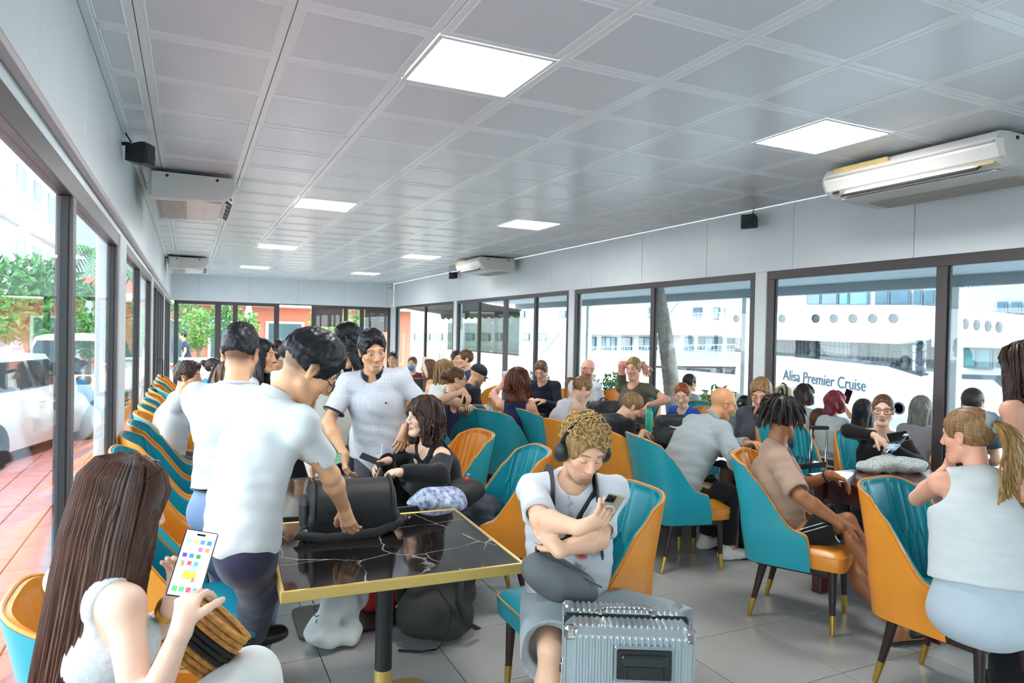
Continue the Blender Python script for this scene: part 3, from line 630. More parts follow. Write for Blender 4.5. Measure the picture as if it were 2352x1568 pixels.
def shell_pts(nu, nv, inner):
    G = []
    for i in range(nu+1):
        u = -1+2*i/nu; s = abs(u); sg = -1 if u < 0 else 1; x, y = plan(s); e = .004
        x2, y2 = plan(min(1, s+e)); x1, y1 = plan(max(0, s-e)); tx, ty = x2-x1, y2-y1; l = math.hypot(tx, ty) or 1; nx, ny = ty/l, -tx/l   # outward in the half plan is (-?)
        if s < 1e-6: nx, ny = -1, 0
        else:
            nx, ny = -ty/l, tx/l
            if nx*(x+.05)+ny*y < 0: nx, ny = -nx, -ny
        zt = ztop(s); z0 = .355 if not inner else .42; row = []
        for j in range(nv+1):
            v = j/nv; z = z0+(zt-z0)*v; h = max(0, (z-.42)/.55); px_ = x; py_ = y
            bulge = .012*math.sin(math.pi*min(1, (z-.34)/.3)) if not inner else 0
            off = bulge
            if inner:
                th = .05-.02*h; off = -th
                if s < .58 and z > .5:
                    c = s/.15+.5; fr = abs((c % 1)-.5)*2; zz = .655+.075*abs((c*1.0 % 1)-.5)*2
                    if z > zz: q = .014*math.sqrt(max(0, 1-fr**3))-.003
                    else: fr2 = abs(((c+.5) % 1)-.5)*2; q = .011*math.sqrt(max(0, 1-fr2**3))-.003
                    d = abs(z-zz); q -= .008*math.exp(-(d/.009)**2); q *= min(1, (zt-z)/.03+.1)*min(1, (.58-s)/.06)
                    off += q
            wx = -.115*h**1.15; sy = 1-.10*h**1.5*(1 if s < .7 else 1)
            row.append((px_+nx*off+wx*(1 if s < .62 else max(0, 1-(s-.62)/.3)), sg*(py_+ny*off)*sy, z))
        G.append(row)
    return np.array(G)
def chair_meshes(outer, inner, pipe, nm):
    ms = {}; nu = 168
    q = MB(); O = shell_pts(nu, 12, False); I = shell_pts(nu, 64, True)
    q.surf(O, flip=True); q.surf(np.stack([O[:, -1], O[:, -1]*.45+I[:, -1]*.55], 1), flip=True)
    for k, fl_ in ((0, False), (-1, True)): q.surf(np.stack([O[k][::1], np.array([I[k][min(64, int(j*64/12))] for j in range(13)])], 1), flip=not fl_)
    ms['outer_shell'] = q.mesh('outer_shell', outer, 60)
    q = MB(); q.surf(I); q.surf(np.stack([O[:, -1]*.45+I[:, -1]*.55, I[:, -1]], 1), flip=True); ms['inner_back'] = q.mesh('inner_back', inner, 70)
    q = MB(); q.tube(list((O[:, -1]*.7+I[:, -1]*.3)+np.array([0, 0, .002])), .0065, 6); ms['piping'] = q.mesh('piping', pipe, 60)
    # seat cushion: rounded slab with domed top
    nx_, ny_ = 14, 14; P = []; q = MB()
    def edge(t): return 1-(1-min(1, max(0, t)))**3
    top = np.zeros((nx_+1, ny_+1, 3)); bot = np.zeros_like(top)
    for i in range(nx_+1):
        for j in range(ny_+1):
            u, v = -1+2*i/nx_, -1+2*j/ny_; su = math.copysign(abs(u)**.8, u); sv = math.copysign(abs(v)**.8, v)
            rr = max(abs(u), abs(v)); cx = .02+su*.268*(1-.06*abs(v)**6); cy = sv*.245*(1-.06*abs(u)**6)*(1 if su > -.2 else 1-.16*(-su-.2))
            z = .455+.03*(1-abs(u)**4)*(1-abs(v)**4)+(.012 if rr < .97 else 0)
            top[i, j] = (cx, cy, z); bot[i, j] = (cx*1.0, cy*.99, .375)
    q.surf(top)
    ring = [top[i, 0] for i in range(nx_+1)]+[top[nx_, j] for j in range(1, ny_+1)]+[top[i, ny_] for i in range(nx_-1, -1, -1)]+[top[0, j] for j in range(ny_-1, 0, -1)]
    rb = [bot[i, 0] for i in range(nx_+1)]+[bot[nx_, j] for j in range(1, ny_+1)]+[bot[i, ny_] for i in range(nx_-1, -1, -1)]+[bot[0, j] for j in range(ny_-1, 0, -1)]
    q.surf(np.stack([ring, [p+np.array([.004 if p[0] > 0 else 0, .003*np.sign(p[1]), -.012]) for p in ring], rb], 1), closeu=True, flip=True); q.surf(bot, flip=True)
    ms['seat_cushion'] = q.mesh('seat_cushion', inner, 60)
    q = MB(); q.tube(ring+[ring[0]], .0045, 6, caps=False); ms['seat_piping'] = q.mesh('seat_piping', pipe, 60)
    q = MB(); q.box((.01, 0, .352), (.44, .40, .055), bev=.006); ms['apron'] = q.mesh('apron', m_wood, 0)
    return ms
def leg_mesh():
    me = {}
    for (sx, sy) in ((1, 1), (1, -1), (-1, 1), (-1, -1)):
        tp = np.array([.215 if sx > 0 else -.16, sy*.19, .375]); bt = np.array([.225 if sx > 0 else -.245, sy*.205, 0])
        q = MB(); m_ = tp+(bt-tp)*.68; q.tube([tp, tp+(bt-tp)*.2, m_], [.026, .024, .0165], 10); w_ = q.mesh('leg', m_wood, 60)
        q = MB(); q.tube([m_, bt+np.array([0, 0, .006])], [.0185, .0135], 10); c = q.mesh('brass_tip', m_brass, 60); me[(sx, sy)] = (w_, c)
    return me
LEGS = leg_mesh()
CH = {'A': chair_meshes(m_teal, m_orange, m_orange, 'A'), 'B': chair_meshes(m_orange, m_teal, m_orange, 'B')}
WAYS = {'A': 'orange quilted chair with teal outer shell', 'B': 'teal quilted chair with orange outer shell'}
def chair(way, x, y, deg, where, group='two-tone tub chairs', z=0):
    t = thing('tub_chair', '%s %s' % (WAYS[way], where), 'chair', (x, y, z), R(deg), group)
    ms = CH[way]; sh = link('outer_shell', ms['outer_shell'], t); ib = link('inner_back', ms['inner_back'], t); link('piping', ms['piping'], sh)
    se = link('seat_cushion', ms['seat_cushion'], t); link('seat_piping', ms['seat_piping'], se); link('apron', ms['apron'], t)
    for k in LEGS: l = link('leg', LEGS[k][0], t); link('brass_tip', LEGS[k][1], l)
    return t
XC = .0
chair('B', XC-.12, 1.52, 20, 'under the long haired woman holding a phone')
chair('A', XC-.02, 2.22, 0, 'cut by the left frame edge')
chair('B', XC, 3.32, 0, 'behind the long hair, by the near window post')
for y, wy, tx in ((4.00, 'A', 'with worn seat, behind the phone'), (4.62, 'B', 'left of the standing man, nearer one'), (5.24, 'B', 'left of the standing man, farther one'), (5.88, 'B', 'just before the white window post'), (6.50, 'A', 'nearest the first white window post'), (7.08, 'B', 'empty, in front of the seated man in white'), (7.68, 'B', 'under the seated man in a white shirt'), (8.28, 'A', 'directly behind the seated man in white'), (8.88, 'B', 'second behind the seated man in white'), (9.48, 'A', 'third behind the seated man in white'), (10.1, 'B', 'fourth behind the seated man in white'), (10.7, 'A', 'by the left door handle'), (11.3, 'A', 'last in the window row')):
    chair(wy, XC, y, 0, tx, 'tub chairs in the left window row')
chair('A', 1.60, 4.62, 184, 'behind the brunette in black')
chair('B', 1.68, 3.93, 172, 'holding a dark jacket, next to headphone man')
chair('B', 1.62, 2.72, 180, 'under the man with headphones')
chair('A', 3.36, 4.08, -12, 'under the man in the grey suit')
chair('B', 3.33, 4.52, -8, 'seen from behind, right of a twin')
chair('A', 3.42, 3.02, -60, 'under the man in a tan shirt')
chair('B', 3.33, 2.04, -85, 'under the woman in a white vest')
chair('B', 4.50, 4.02, -112, 'empty, beside the woman in glasses')
chair('B', 4.80, 3.52, -122, 'under the woman in glasses')
chair('B', 4.86, 6.02, 180, 'empty by the window beside the red haired girl')
chair('A', 2.60, 6.75, 75, 'edge-on, left of the navy tank top')
chair('B', 4.4, 9.2, 190, 'empty behind the man in a black cap')
chair('A', 1.75, 7.2, 80, 'behind the smiling man')
# ---- tables
m_marble = M('black_marble', '14110f', .07, spec=.6, coat=.3)
n, L, b = nodes(m_marble)
t_ = n.new('ShaderNodeTexCoord'); ds = n.new('ShaderNodeTexNoise'); ds.inputs['Scale'].default_value = 2.2; ds.inputs['Detail'].default_value = 4
mx = n.new('ShaderNodeVectorMath'); mx.operation = 'MULTIPLY_ADD'; mx.inputs[1].default_value = (.35, .35, .35)
L.new(t_.outputs['Object'], ds.inputs['Vector']); L.new(ds.outputs['Color'], mx.inputs[0]); L.new(t_.outputs['Object'], mx.inputs[2])
vo = n.new('ShaderNodeTexVoronoi'); vo.feature = 'DISTANCE_TO_EDGE'; vo.inputs['Scale'].default_value = 2.9; L.new(mx.outputs[0], vo.inputs['Vector'])
r_ = n.new('ShaderNodeValToRGB'); r_.color_ramp.elements[0].position = 0; r_.color_ramp.elements[0].color = (*srgb('cfc9c2'), 1); r_.color_ramp.elements[1].position = .011; r_.color_ramp.elements[1].color = (*srgb('1c1816'), 1)
L.new(vo.outputs['Distance'], r_.inputs[0]); n2 = n.new('ShaderNodeTexNoise'); n2.inputs['Scale'].default_value = 5; L.new(t_.outputs['Object'], n2.inputs['Vector'])
r2 = n.new('ShaderNodeValToRGB'); r2.color_ramp.elements[0].position = .34; r2.color_ramp.elements[1].position = .62
mm = n.new('ShaderNodeMix'); mm.data_type = 'RGBA'; mm.inputs[6].default_value = (*srgb('1b1715'), 1); L.new(n2.outputs['Fac'], r2.inputs[0]); L.new(r2.outputs[0], mm.inputs[0]); L.new(r_.outputs[0], mm.inputs[7]); L.new(mm.outputs[2], b.inputs['Base Color'])
m_gold = M('gold_edging', 'd3b468', .32, metal=.55); m_blk = M('black_powder_coat', '1d1f21', .45); m_btop = M('black_gloss_top', '100f10', .08, coat=.3)
def pedestal_table(label, x, y, deg, w_=.92, l_=.92, h=.76, gold=True, group='pedestal tables'):
    t = thing('pedestal_table', label, 'table', (x, y, 0), R(deg), group); e = .016
    MB().box((0, 0, h-.019), (w_-2*e, l_-2*e, .036), bev=.002).build('table_top', m_marble if gold else m_btop, t, 0)
    mt = m_gold if gold else m_blk
    for (c, d) in (((0, -(l_-e)/2, h-.019), (w_, e, .042)), ((0, (l_-e)/2, h-.019), (w_, e, .042)), ((-(w_-e)/2, 0, h-.019), (e, l_-2*e, .042)), (((w_-e)/2, 0, h-.019), (e, l_-2*e, .042))):
        MB().box(c, d, bev=.003).build('edge_strip', mt, t, 0)
    MB().lathe([(.038, .20), (.038, h-.05)], 20).build('column', m_blk, t)
    MB().lathe([(.039, .02), (.039, .20)], 20).build('column_foot', m_gold if gold else m_blk, t)
    poly = []
    for (sx, sy, a0) in ((1, 1, 0), (-1, 1, 90), (-1, -1, 180), (1, -1, 270)):
        for k in range(5): a = R(a0+22.5*k); poly.append((sx*.17+.06*math.cos(a), sy*.17+.06*math.sin(a)))
    MB().prism(poly, .014, (0, 0, .011)).build('base_plate', m_gold if gold else m_blk, t, 0); MB().box((0, 0, h-.05), (.3, .3, .025), bev=.004).build('top_bracket', m_blk, t, 0)
    return t
pedestal_table('black marble table with gold edge in the foreground', .80, 2.96, -2.5, .95, .92)
pedestal_table('dark marble table under the plastic cup', .80, 4.02, -1, .95, .92, .75, False)
pedestal_table('black table beside the seated man in white', .72, 7.75, 0, .8, .9, .75, False)
pedestal_table('black table before the women by the left windows', .95, 9.7, 0, .8, .9, .75, False)
pedestal_table('black table between the grey suit and the dark grey shirt', 4.06, 4.15, 0, .8, .85, .75, False)
pedestal_table('black table under the black backpack with swoosh', 4.06, 5.08, 0, .8, .9, .75, False)
pedestal_table('black table before the ponytail girl', 4.0, 6.2, 0, .8, .9, .75, False)
pedestal_table('black table with the water bottle by the man in a cap', 3.42, 7.5, 0, .75, .9, .75, False)
pedestal_table('black table in front of the masked child', 2.75, 9.75, 0, .8, .9, .75, False)
m_rose = M('rosewood', '4b1b17', .22, var=.25, vs=6, stretch=(.25, 2, 1), coat=.5)
wt = thing('wooden_table', 'glossy dark red wooden table at the right', 'table', (4.28, 2.84, 0), 0)
MB().box((0, 0, .775), (.98, .94, .03), bev=.006).build('table_top', m_rose, wt, 0)
for (c, d) in (((0, -.40, .70), (.82, .025, .12)), ((0, .40, .70), (.82, .025, .12)), ((-.42, 0, .70), (.025, .82, .12)), ((.42, 0, .70), (.025, .82, .12))): MB().box(c, d, bev=.003).build('apron', m_rose, wt, 0)
for sx in (-1, 1):
    for sy in (-1, 1): MB().box((sx*.42, sy*.40, .38), (.075, .075, .76), bev=.005).build('leg', m_rose, wt, 0)
# ================================================================== fixtures
m_ac = M('aged_white_plastic', 'e6e4de', .42, var=.04, vs=4)
m_acy = M('yellowed_plastic', 'e2c98a', .5, var=.2, vs=6); m_slot = M('dark_slot', '2a2c2e', .6)
def ac(label, x, y, deg, L_=1.25, stain=True):
    """ceiling cassette: local +x = outlet front, length along y"""
    t = thing('air_conditioner', label, 'air conditioner', (x, y, H), R(deg), 'ceiling air conditioners')
    prof = [(-.34, -.03), (.30, -.03), (.335, -.08), (.335, -.12), (.30, -.185), (.22, -.235), (-.30, -.255), (-.34, -.235)]
    a, b_ = [(px_, -L_/2, z) for px_, z in prof], [(px_, L_/2, z) for px_, z in prof]; n_ = len(prof)
    q = MB(); q.add(a+b_, [(i, (i+1) % n_, n_+(i+1) % n_, n_+i) for i in range(n_)]); q.build('casing', m_ac, t, 0)
    for s_, P in ((-1, a), (1, b_)):
        c = np.mean(P, 0); ins = [c+(np.array(p)-c)*.93+np.array([0, s_*.03, 0]) for p in P]; q = MB(); f = [(i, (i+1) % n_, n_+(i+1) % n_, n_+i) for i in range(n_)]+[tuple(range(n_, 2*n_))]
        q.add(list(P)+ins, [g[::-1] for g in f] if s_ > 0 else f); o = q.build('end_cap', m_ac, t, 0)
        for dx in (-.2, .18): MB().lathe([(.012, 0), (.012, .006)], 10, (dx, s_*(L_/2+.03), -.065), rot=rotx(-s_*math.pi/2)).build('screw', m_slot, o)
    MB().box((.338, 0, -.095), (.012, L_-.02, .014), bev=.002).build('groove_strip', M('grey_strip', 'b5b3b0', .5), t, 0)
    ang = math.atan2(.05, .08); rt = roty(R(-33)+math.pi)
    MB().box((.262, 0, -.214), (.10, L_*.8, .012), rot=roty(R(32)), bev=.003).build('outlet_slot', m_slot, t, 0)
    for k in range(2): MB().box((.272+.02*k-.02, 0, -.222+.012*k), (.03, L_*.78, .008), rot=roty(R(32+10)), bev=.002).build('louvre', m_ac, t, 0)
    for k in range(5): MB().box((.262, -L_*.36+L_*.18*k, -.218), (.08, .02, .014), rot=roty(R(32)), bev=.002).build('louvre_divider', m_ac, t, 0)
    for k in range(14): MB().box((-.06-.017*k, 0, -.2515-.0006*k), (.008, L_*.86, .006)).build('grille_bar', M('grille_grey', 'b9b4ac', .6), t, 0)
    MB().box((.16, 0, -.2425), (.12, L_*.9, .006), rot=roty(R(2)), bev=.001).build('bottom_panel', m_ac, t, 0)
    MB().box((.29, -L_*.44, -.196), (.03, .05, .006), rot=roty(R(50))).build('display', m_slot, t, 0)
    if stain:
        MB().box((.332, -L_*.25, -.055), (.012, L_*.36, .045), rot=roty(R(30)), bev=.004).build('stain_patch', m_acy, t, 0)
        MB().box((.27, L_*.42, -.205), (.03, .12, .012), rot=roty(R(32)), bev=.003).build('stain_patch', m_acy, t, 0)
    for sy in (-1, 1): MB().box((0, sy*L_*.35, -.015), (.3, .05, .03)).build('bracket', m_slot, t, 0)
    return t
ac('large stained air conditioner at the upper right', 4.66, 3.08, 180, 1.22)
ac('small air conditioner on the right wall farther down the hall', 4.72, 11.2, 180, 1.1)
ac('air conditioner with grille on the left wall near the front', .02, 6.95, 0, 1.2, False)
ac('beige air conditioner in the far left corner', -.02, 14.6, 0, 1.2, False)
m_spk = M('speaker_black', '202326', .5)
def speaker(label, x, y, z, deg):
    t = thing('wall_speaker', label, 'speaker', (x, y, z), R(deg), 'small black wall speakers')
    q = MB(); s_ = [(-.07, .055, .05), (.03, .065, .07), (.065, .065, .07)]; P = [[(a, -b_, -c), (a, b_, -c), (a, b_, c), (a, -b_, c)] for a, b_, c in s_]
    V = [p for r in P for p in r]; q.add(V, [(i*4+k, i*4+(k+1) % 4, (i+1)*4+(k+1) % 4, (i+1)*4+k) for i in range(2) for k in range(4)]+[(3, 2, 1, 0), (8, 9, 10, 11)]); q.build('cabinet', m_spk, t, 0)
    MB().box((.067, 0, 0), (.008, .11, .12), bev=.003).build('grille', M('speaker_grille', '3a3f43', .8), t, 0); MB().lathe([(.045, 0), (.05, .006), (.02, .003), (.01, .01)], 16, (.07, 0, -.01), rot=roty(math.pi/2)).build('cone', m_spk, t)
    MB().box((-.1, 0, .07), (.06, .02, .02)).build('bracket', m_slot, t, 0); MB().tube([(-.06, 0, .08), (-.1, 0, .14), (-.11, .01, .2)], .005, 6).build('cable', m_slot, t)
p = AX(322, 355, XL+.11); speaker('black wall speaker above the near left air conditioner', p[0], p[1], p[2], -25)
p = AX(397, 600, XL+.13); speaker('small black wall speaker far along the left wall', p[0], p[1], p[2], -25)
p = AX(1722, 510, XR-.12); speaker('black wall speaker left of the stained air conditioner', p[0], p[1], p[2], 205)
p = AX(1041, 633, XR-.12); speaker('small black wall speaker beside the farther right air conditioner', p[0], p[1], p[2], 205)
t = thing('security_camera', 'tiny white dome camera in the far right corner', 'camera', (XR-.12, YF-.14, H-.12)); MB().box((0, 0, .08), (.1, .1, .04), bev=.01).build('mount', m_white, t, 0); MB().lathe([(.05, .06), (.055, .03), (.03, -.02), (.01, -.035)], 14).build('housing', m_white, t); MB().ball((-.02, -.03, -.0), .022, 10, 6).build('lens', m_slot, t)
# ================================================================== figures: implicit surfaces meshed by surface nets
class Sdf:
    def __init__(s): s.ops = []; s.lo = np.full(3, 1e9); s.hi = np.full(3, -1e9)
    def _grow(s, lo, hi, mode):
        if mode == 'u': s.lo = np.minimum(s.lo, lo); s.hi = np.maximum(s.hi, hi)
    def cone(s, a, b, ra, rb, k=.02, mode='u'):
        a = np.asarray(a, float); b = np.asarray(b, float); r = max(ra, rb); d = b-a; LL = float(d @ d) or 1e-9
        def fn(x, y, z):
            t = np.clip(((x-a[0])*d[0]+(y-a[1])*d[1]+(z-a[2])*d[2])/LL, 0, 1)
            return np.sqrt((x-a[0]-t*d[0])**2+(y-a[1]-t*d[1])**2+(z-a[2]-t*d[2])**2)-(ra+(rb-ra)*t)
        lo, hi = np.minimum(a, b)-r, np.maximum(a, b)+r; s._grow(lo, hi, mode); s.ops.append((fn, lo, hi, k, mode)); return s
    def ecap(s, a, b, X, r0, r1, k=.03, mode='u', cap=1.0):
        a = np.asarray(a, float); b = np.asarray(b, float); d = b-a; L_ = np.linalg.norm(d) or 1e-9; d = d/L_
        X = np.asarray(X, float); X = unit(X-d*(X @ d)); Y = np.cross(d, X); rm = max(*r0, *r1)
        def fn(x, y, z):
            vx, vy, vz = x-a[0], y-a[1], z-a[2]; w_ = vx*d[0]+vy*d[1]+vz*d[2]; t = np.clip(w_/L_, 0, 1)
            p = vx*X[0]+vy*X[1]+vz*X[2]; q = vx*Y[0]+vy*Y[1]+vz*Y[2]; w_ = w_-t*L_
            rx = r0[0]+(r1[0]-r0[0])*t; ry = r0[1]+(r1[1]-r0[1])*t; rw = np.minimum(rx, ry)*cap
            m_ = np.sqrt((p/rx)**2+(q/ry)**2+(w_/rw)**2)+1e-6; v_ = np.sqrt(p*p+q*q+w_*w_)
            return v_*(1-1/m_)-1e-6*rx
        lo, hi = np.minimum(a, b)-rm, np.maximum(a, b)+rm; s._grow(lo, hi, mode); s.ops.append((fn, lo, hi, k, mode)); return s
    def ell(s, c, Rm, rad, k=.02, mode='u'):
        c = np.asarray(c, float); Rm = np.asarray(Rm, float); rad = np.asarray(rad, float); r = rad.max()
        def fn(x, y, z):
            v = (x-c[0], y-c[1], z-c[2]); q = [(Rm[i][0]*v[0]+Rm[i][1]*v[1]+Rm[i][2]*v[2]) for i in range(3)]
            k0 = np.sqrt((q[0]/rad[0])**2+(q[1]/rad[1])**2+(q[2]/rad[2])**2)+1e-6
            return np.sqrt(q[0]**2+q[1]**2+q[2]**2)*(1-1/k0)-1e-6
        s._grow(c-r, c+r, mode); s.ops.append((fn, c-r, c+r, k, mode)); return s
    def rbox(s, c, Rm, half, rnd, k=.01, mode='u'):
        c = np.asarray(c, float); Rm = np.asarray(Rm, float); h = np.asarray(half, float)-rnd; r = np.linalg.norm(half)
        def fn(x, y, z):
            v = (x-c[0], y-c[1], z-c[2]); q = [np.abs(Rm[i][0]*v[0]+Rm[i][1]*v[1]+Rm[i][2]*v[2])-h[i] for i in range(3)]
            return np.sqrt(sum(np.maximum(t, 0)**2 for t in q))+np.minimum(np.maximum(np.maximum(q[0], q[1]), q[2]), 0)-rnd
        s._grow(c-r, c+r, mode); s.ops.append((fn, c-r, c+r, k, mode)); return s
    def cut(s, p, n_, c=None, r=None, k=.006):
        """keep the side of the plane where (x-p).n < 0, inside a ball if given"""
        p = np.asarray(p, float); n_ = unit(n_)
        fn = lambda x, y, z: -((x-p[0])*n_[0]+(y-p[1])*n_[1]+(z-p[2])*n_[2])
        if c is None: lo, hi = np.full(3, -1e6), np.full(3, 1e6)
        else:
            c = np.asarray(c, float); lo, hi = c-r, c+r; f0 = fn
            fn = lambda x, y, z: np.maximum(f0(x, y, z), np.sqrt((x-c[0])**2+(y-c[1])**2+(z-c[2])**2)-r)
        s.ops.append((fn, lo, hi, k, 's')); return s
    def grid(s, lo, hi, h):
        lo = np.asarray(lo, float); hi = np.asarray(hi, float); n_ = np.maximum(np.ceil((hi-lo)/h).astype(int)+1, 4)
        ax = [(lo[i]+h*np.arange(n_[i])).astype(np.float32) for i in range(3)]; D = np.full(n_, .5, np.float32)
        for fn, l, u, k, mode in s.ops:
            m_ = k+2.5*h; i0 = [max(0, int(np.floor((l[i]-m_-lo[i])/h)) if l[i] > -1e5 else 0) for i in range(3)]
            i1 = [min(n_[i], int(np.ceil((u[i]+m_-lo[i])/h))+1 if u[i] < 1e5 else n_[i]) for i in range(3)]
            if any(i1[i] <= i0[i] for i in range(3)): continue
            sl = tuple(slice(i0[i], i1[i]) for i in range(3))
            d = fn(ax[0][sl[0]][:, None, None], ax[1][sl[1]][None, :, None], ax[2][sl[2]][None, None, :]); A = D[sl]
            if mode == 'u':
                if k > 0: hh = np.maximum(k-np.abs(A-d), 0)/k; D[sl] = np.minimum(A, d)-hh*hh*k*.25
                else: D[sl] = np.minimum(A, d)
            else:
                if k > 0: hh = np.maximum(k-np.abs(A+d), 0)/k; D[sl] = np.maximum(A, -d)+hh*hh*k*.25
                else: D[sl] = np.maximum(A, -d)
        return D, ax
    def mesh(s, h, noise=None, lo=None, hi=None):
        lo = s.lo-2.5*h-.012 if lo is None else lo; hi = s.hi+2.5*h+.012 if hi is None else hi
        D, ax = s.grid(lo, hi, h)
        if noise is not None:
            ii = np.nonzero(np.abs(D) < 4*h+.02); P = np.stack([ax[i][ii[i]] for i in range(3)], 1).astype(float); D[ii] += noise(P).astype(np.float32)
        return nets(D, np.array([a[0] for a in ax], float), h)
_E = [(0, 1), (2, 3), (4, 5), (6, 7), (0, 2), (1, 3), (4, 6), (5, 7), (0, 4), (1, 5), (2, 6), (3, 7)]
_C = np.array([(i & 1, (i >> 1) & 1, (i >> 2) & 1) for i in range(8)])
def nets(D, org, h):
    S = D < 0; n_ = np.array(D.shape); c = np.zeros(n_-1, np.uint8)
    for (i, j, k) in _C: c += S[i:n_[0]-1+i, j:n_[1]-1+j, k:n_[2]-1+k]
    ijk = np.argwhere((c > 0) & (c < 8))
    if len(ijk) == 0: return np.zeros((0, 3)), np.zeros((0, 4), int)
    ids = np.full(n_-1, -1, np.int64); ids[tuple(ijk.T)] = np.arange(len(ijk))
    v = np.stack([D[ijk[:, 0]+i, ijk[:, 1]+j, ijk[:, 2]+k] for (i, j, k) in _C], 1).astype(float)
    pos = np.zeros((len(ijk), 3)); cnt = np.zeros(len(ijk))
    for a, b in _E:
        va, vb = v[:, a], v[:, b]; cr = (va < 0) != (vb < 0); t = np.where(cr, va/np.where(cr, va-vb, 1), 0)
        pos += cr[:, None]*(_C[a]+t[:, None]*(_C[b]-_C[a])); cnt += cr
    P = org+h*(ijk+pos/cnt[:, None]); F = []
    for ax in range(3):
        o = [q for q in range(3) if q != ax]; a = [slice(1, -1)]*3; a[ax] = slice(0, -1); b = list(a); b[ax] = slice(1, None)
        sa, sb = S[tuple(a)], S[tuple(b)]; w_ = np.argwhere(sa != sb)
        if len(w_) == 0: continue
        base = w_.copy(); base[:, o[0]] += 1; base[:, o[1]] += 1
        flip = sa[tuple(w_.T)]
        def cid(d0, d1):
            q = base.copy(); q[:, o[0]] += d0; q[:, o[1]] += d1; return ids[tuple(q.T)]
        Q = np.stack([cid(-1, -1), cid(0, -1), cid(0, 0), cid(-1, 0)], 1)
        if ax == 1: flip = ~flip
        Q[~flip] = Q[~flip][:, ::-1]; F.append(Q)
    return P, np.concatenate(F)
def np_mesh(name, V, F, mat, col=None):
    me = bpy.data.meshes.new(name); nf = len(F); me.vertices.add(len(V)); me.vertices.foreach_set('co', np.ascontiguousarray(V, np.float32).ravel())
    me.loops.add(nf*4); me.loops.foreach_set('vertex_index', np.ascontiguousarray(F, np.int32).ravel())
    me.polygons.add(nf); me.polygons.foreach_set('loop_start', np.arange(0, nf*4, 4, dtype=np.int32)); me.polygons.foreach_set('use_smooth', np.ones(nf, bool))
    me.materials.append(mat); me.update(calc_edges=True)
    if col is not None:
        a = me.color_attributes.new('Col', 'FLOAT_COLOR', 'POINT'); a.data.foreach_set('color', np.concatenate([col, np.ones((len(col), 1))], 1).astype(np.float32).ravel())
    return me
def relax(V, F, it=1, w_=.5):
    e = np.concatenate([F[:, [0, 1]], F[:, [1, 2]], F[:, [2, 3]], F[:, [3, 0]]])
    for _ in range(it):
        A = np.zeros_like(V); c = np.zeros(len(V))
        for k in range(3): A[:, k] = np.bincount(e[:, 0], V[e[:, 1], k], len(V))+np.bincount(e[:, 1], V[e[:, 0], k], len(V))
        c = np.bincount(e[:, 0], minlength=len(V))+np.bincount(e[:, 1], minlength=len(V)); V = V*(1-w_)+w_*A/np.maximum(c, 1)[:, None]
    return V
def wob(seed, amp, fr, n=5, dirs=None):
    rg = np.random.default_rng(seed); K = rg.normal(size=(n, 3)); K /= np.linalg.norm(K, axis=1)[:, None]
    if dirs is not None: K = K*.35+np.asarray(dirs)
    K = K*fr*rg.uniform(.6, 1.5, (n, 1)); ph = rg.uniform(0, 6.28, n); K2 = rg.normal(size=(n, 3))*fr*.4
    return lambda P: amp*np.mean([np.sin(P @ K[i]+1.3*np.sin(P @ K2[i]+ph[i])+ph[i]) for i in range(n)], 0)*1.6
m_skin = M('skin', 'd9a585', .45, attr='Col', spec=.4, bump=.05, bs=300, bdist=.0006)
SK = {'pale': 'e9bda3', 'fair': 'e3b394', 'asian': 'dca67f', 'warm': 'cf9368', 'brown': '9c6644', 'tan': 'd2996f', 'rosy': 'e5a88e'}
HAIR = {'black': ('15141a', .3), 'dkbrown': ('35221a', .35), 'brown': ('5a3c28', .35), 'ltbrown': ('8a6844', .4), 'blond': ('94754a', .4), 'espresso': ('4a2d20', .35), 'red': ('8f4520', .4), 'auburn': ('5f3322', .4), 'cherry': ('8c1f33', .35), 'grey': ('8a8078', .4)}
def hair_mat(c):
    h, r_ = HAIR[c]; return M('hair_'+c, h, .42, var=.35 if c in ('black', 'dkbrown') else .45, vs=70, stretch=(1, 1, .12), spec=.35, bump=.25, bs=140, bdist=.0015)
def cloth(c, fine=True, var=.03): return M('cloth_'+c, c, .85, var=var, vs=10, bump=.10 if fine else .25, bs=420 if fine else 160, bdist=.001, spec=.2, sheen=.15)
def bone(A, T, l1, l2, pole):
    A = np.asarray(A, float); T = np.asarray(T, float); d = T-A; L_ = np.linalg.norm(d); L_ = min(max(L_, abs(l1-l2)+.02), l1+l2-.004); u = unit(d); T = A+u*L_
    a = (l1*l1-l2*l2+L_*L_)/(2*L_); h = math.sqrt(max(l1*l1-a*a, 0)); p = np.asarray(pole, float); p = unit(p-u*(p @ u)); return A+u*a+p*h, T
def slerp(a, b, t): return unit(np.asarray(a)*(1-t)+np.asarray(b)*t)
import os
DEBUG = bool(os.environ.get('SCENE_DEBUG'))
def PX(P): d = np.asarray(P, float)-CAM; z = d @ _f; return (int(1176+F_PX*(d @ CR)/z), int(784-F_PX*(d @ CU)/z))
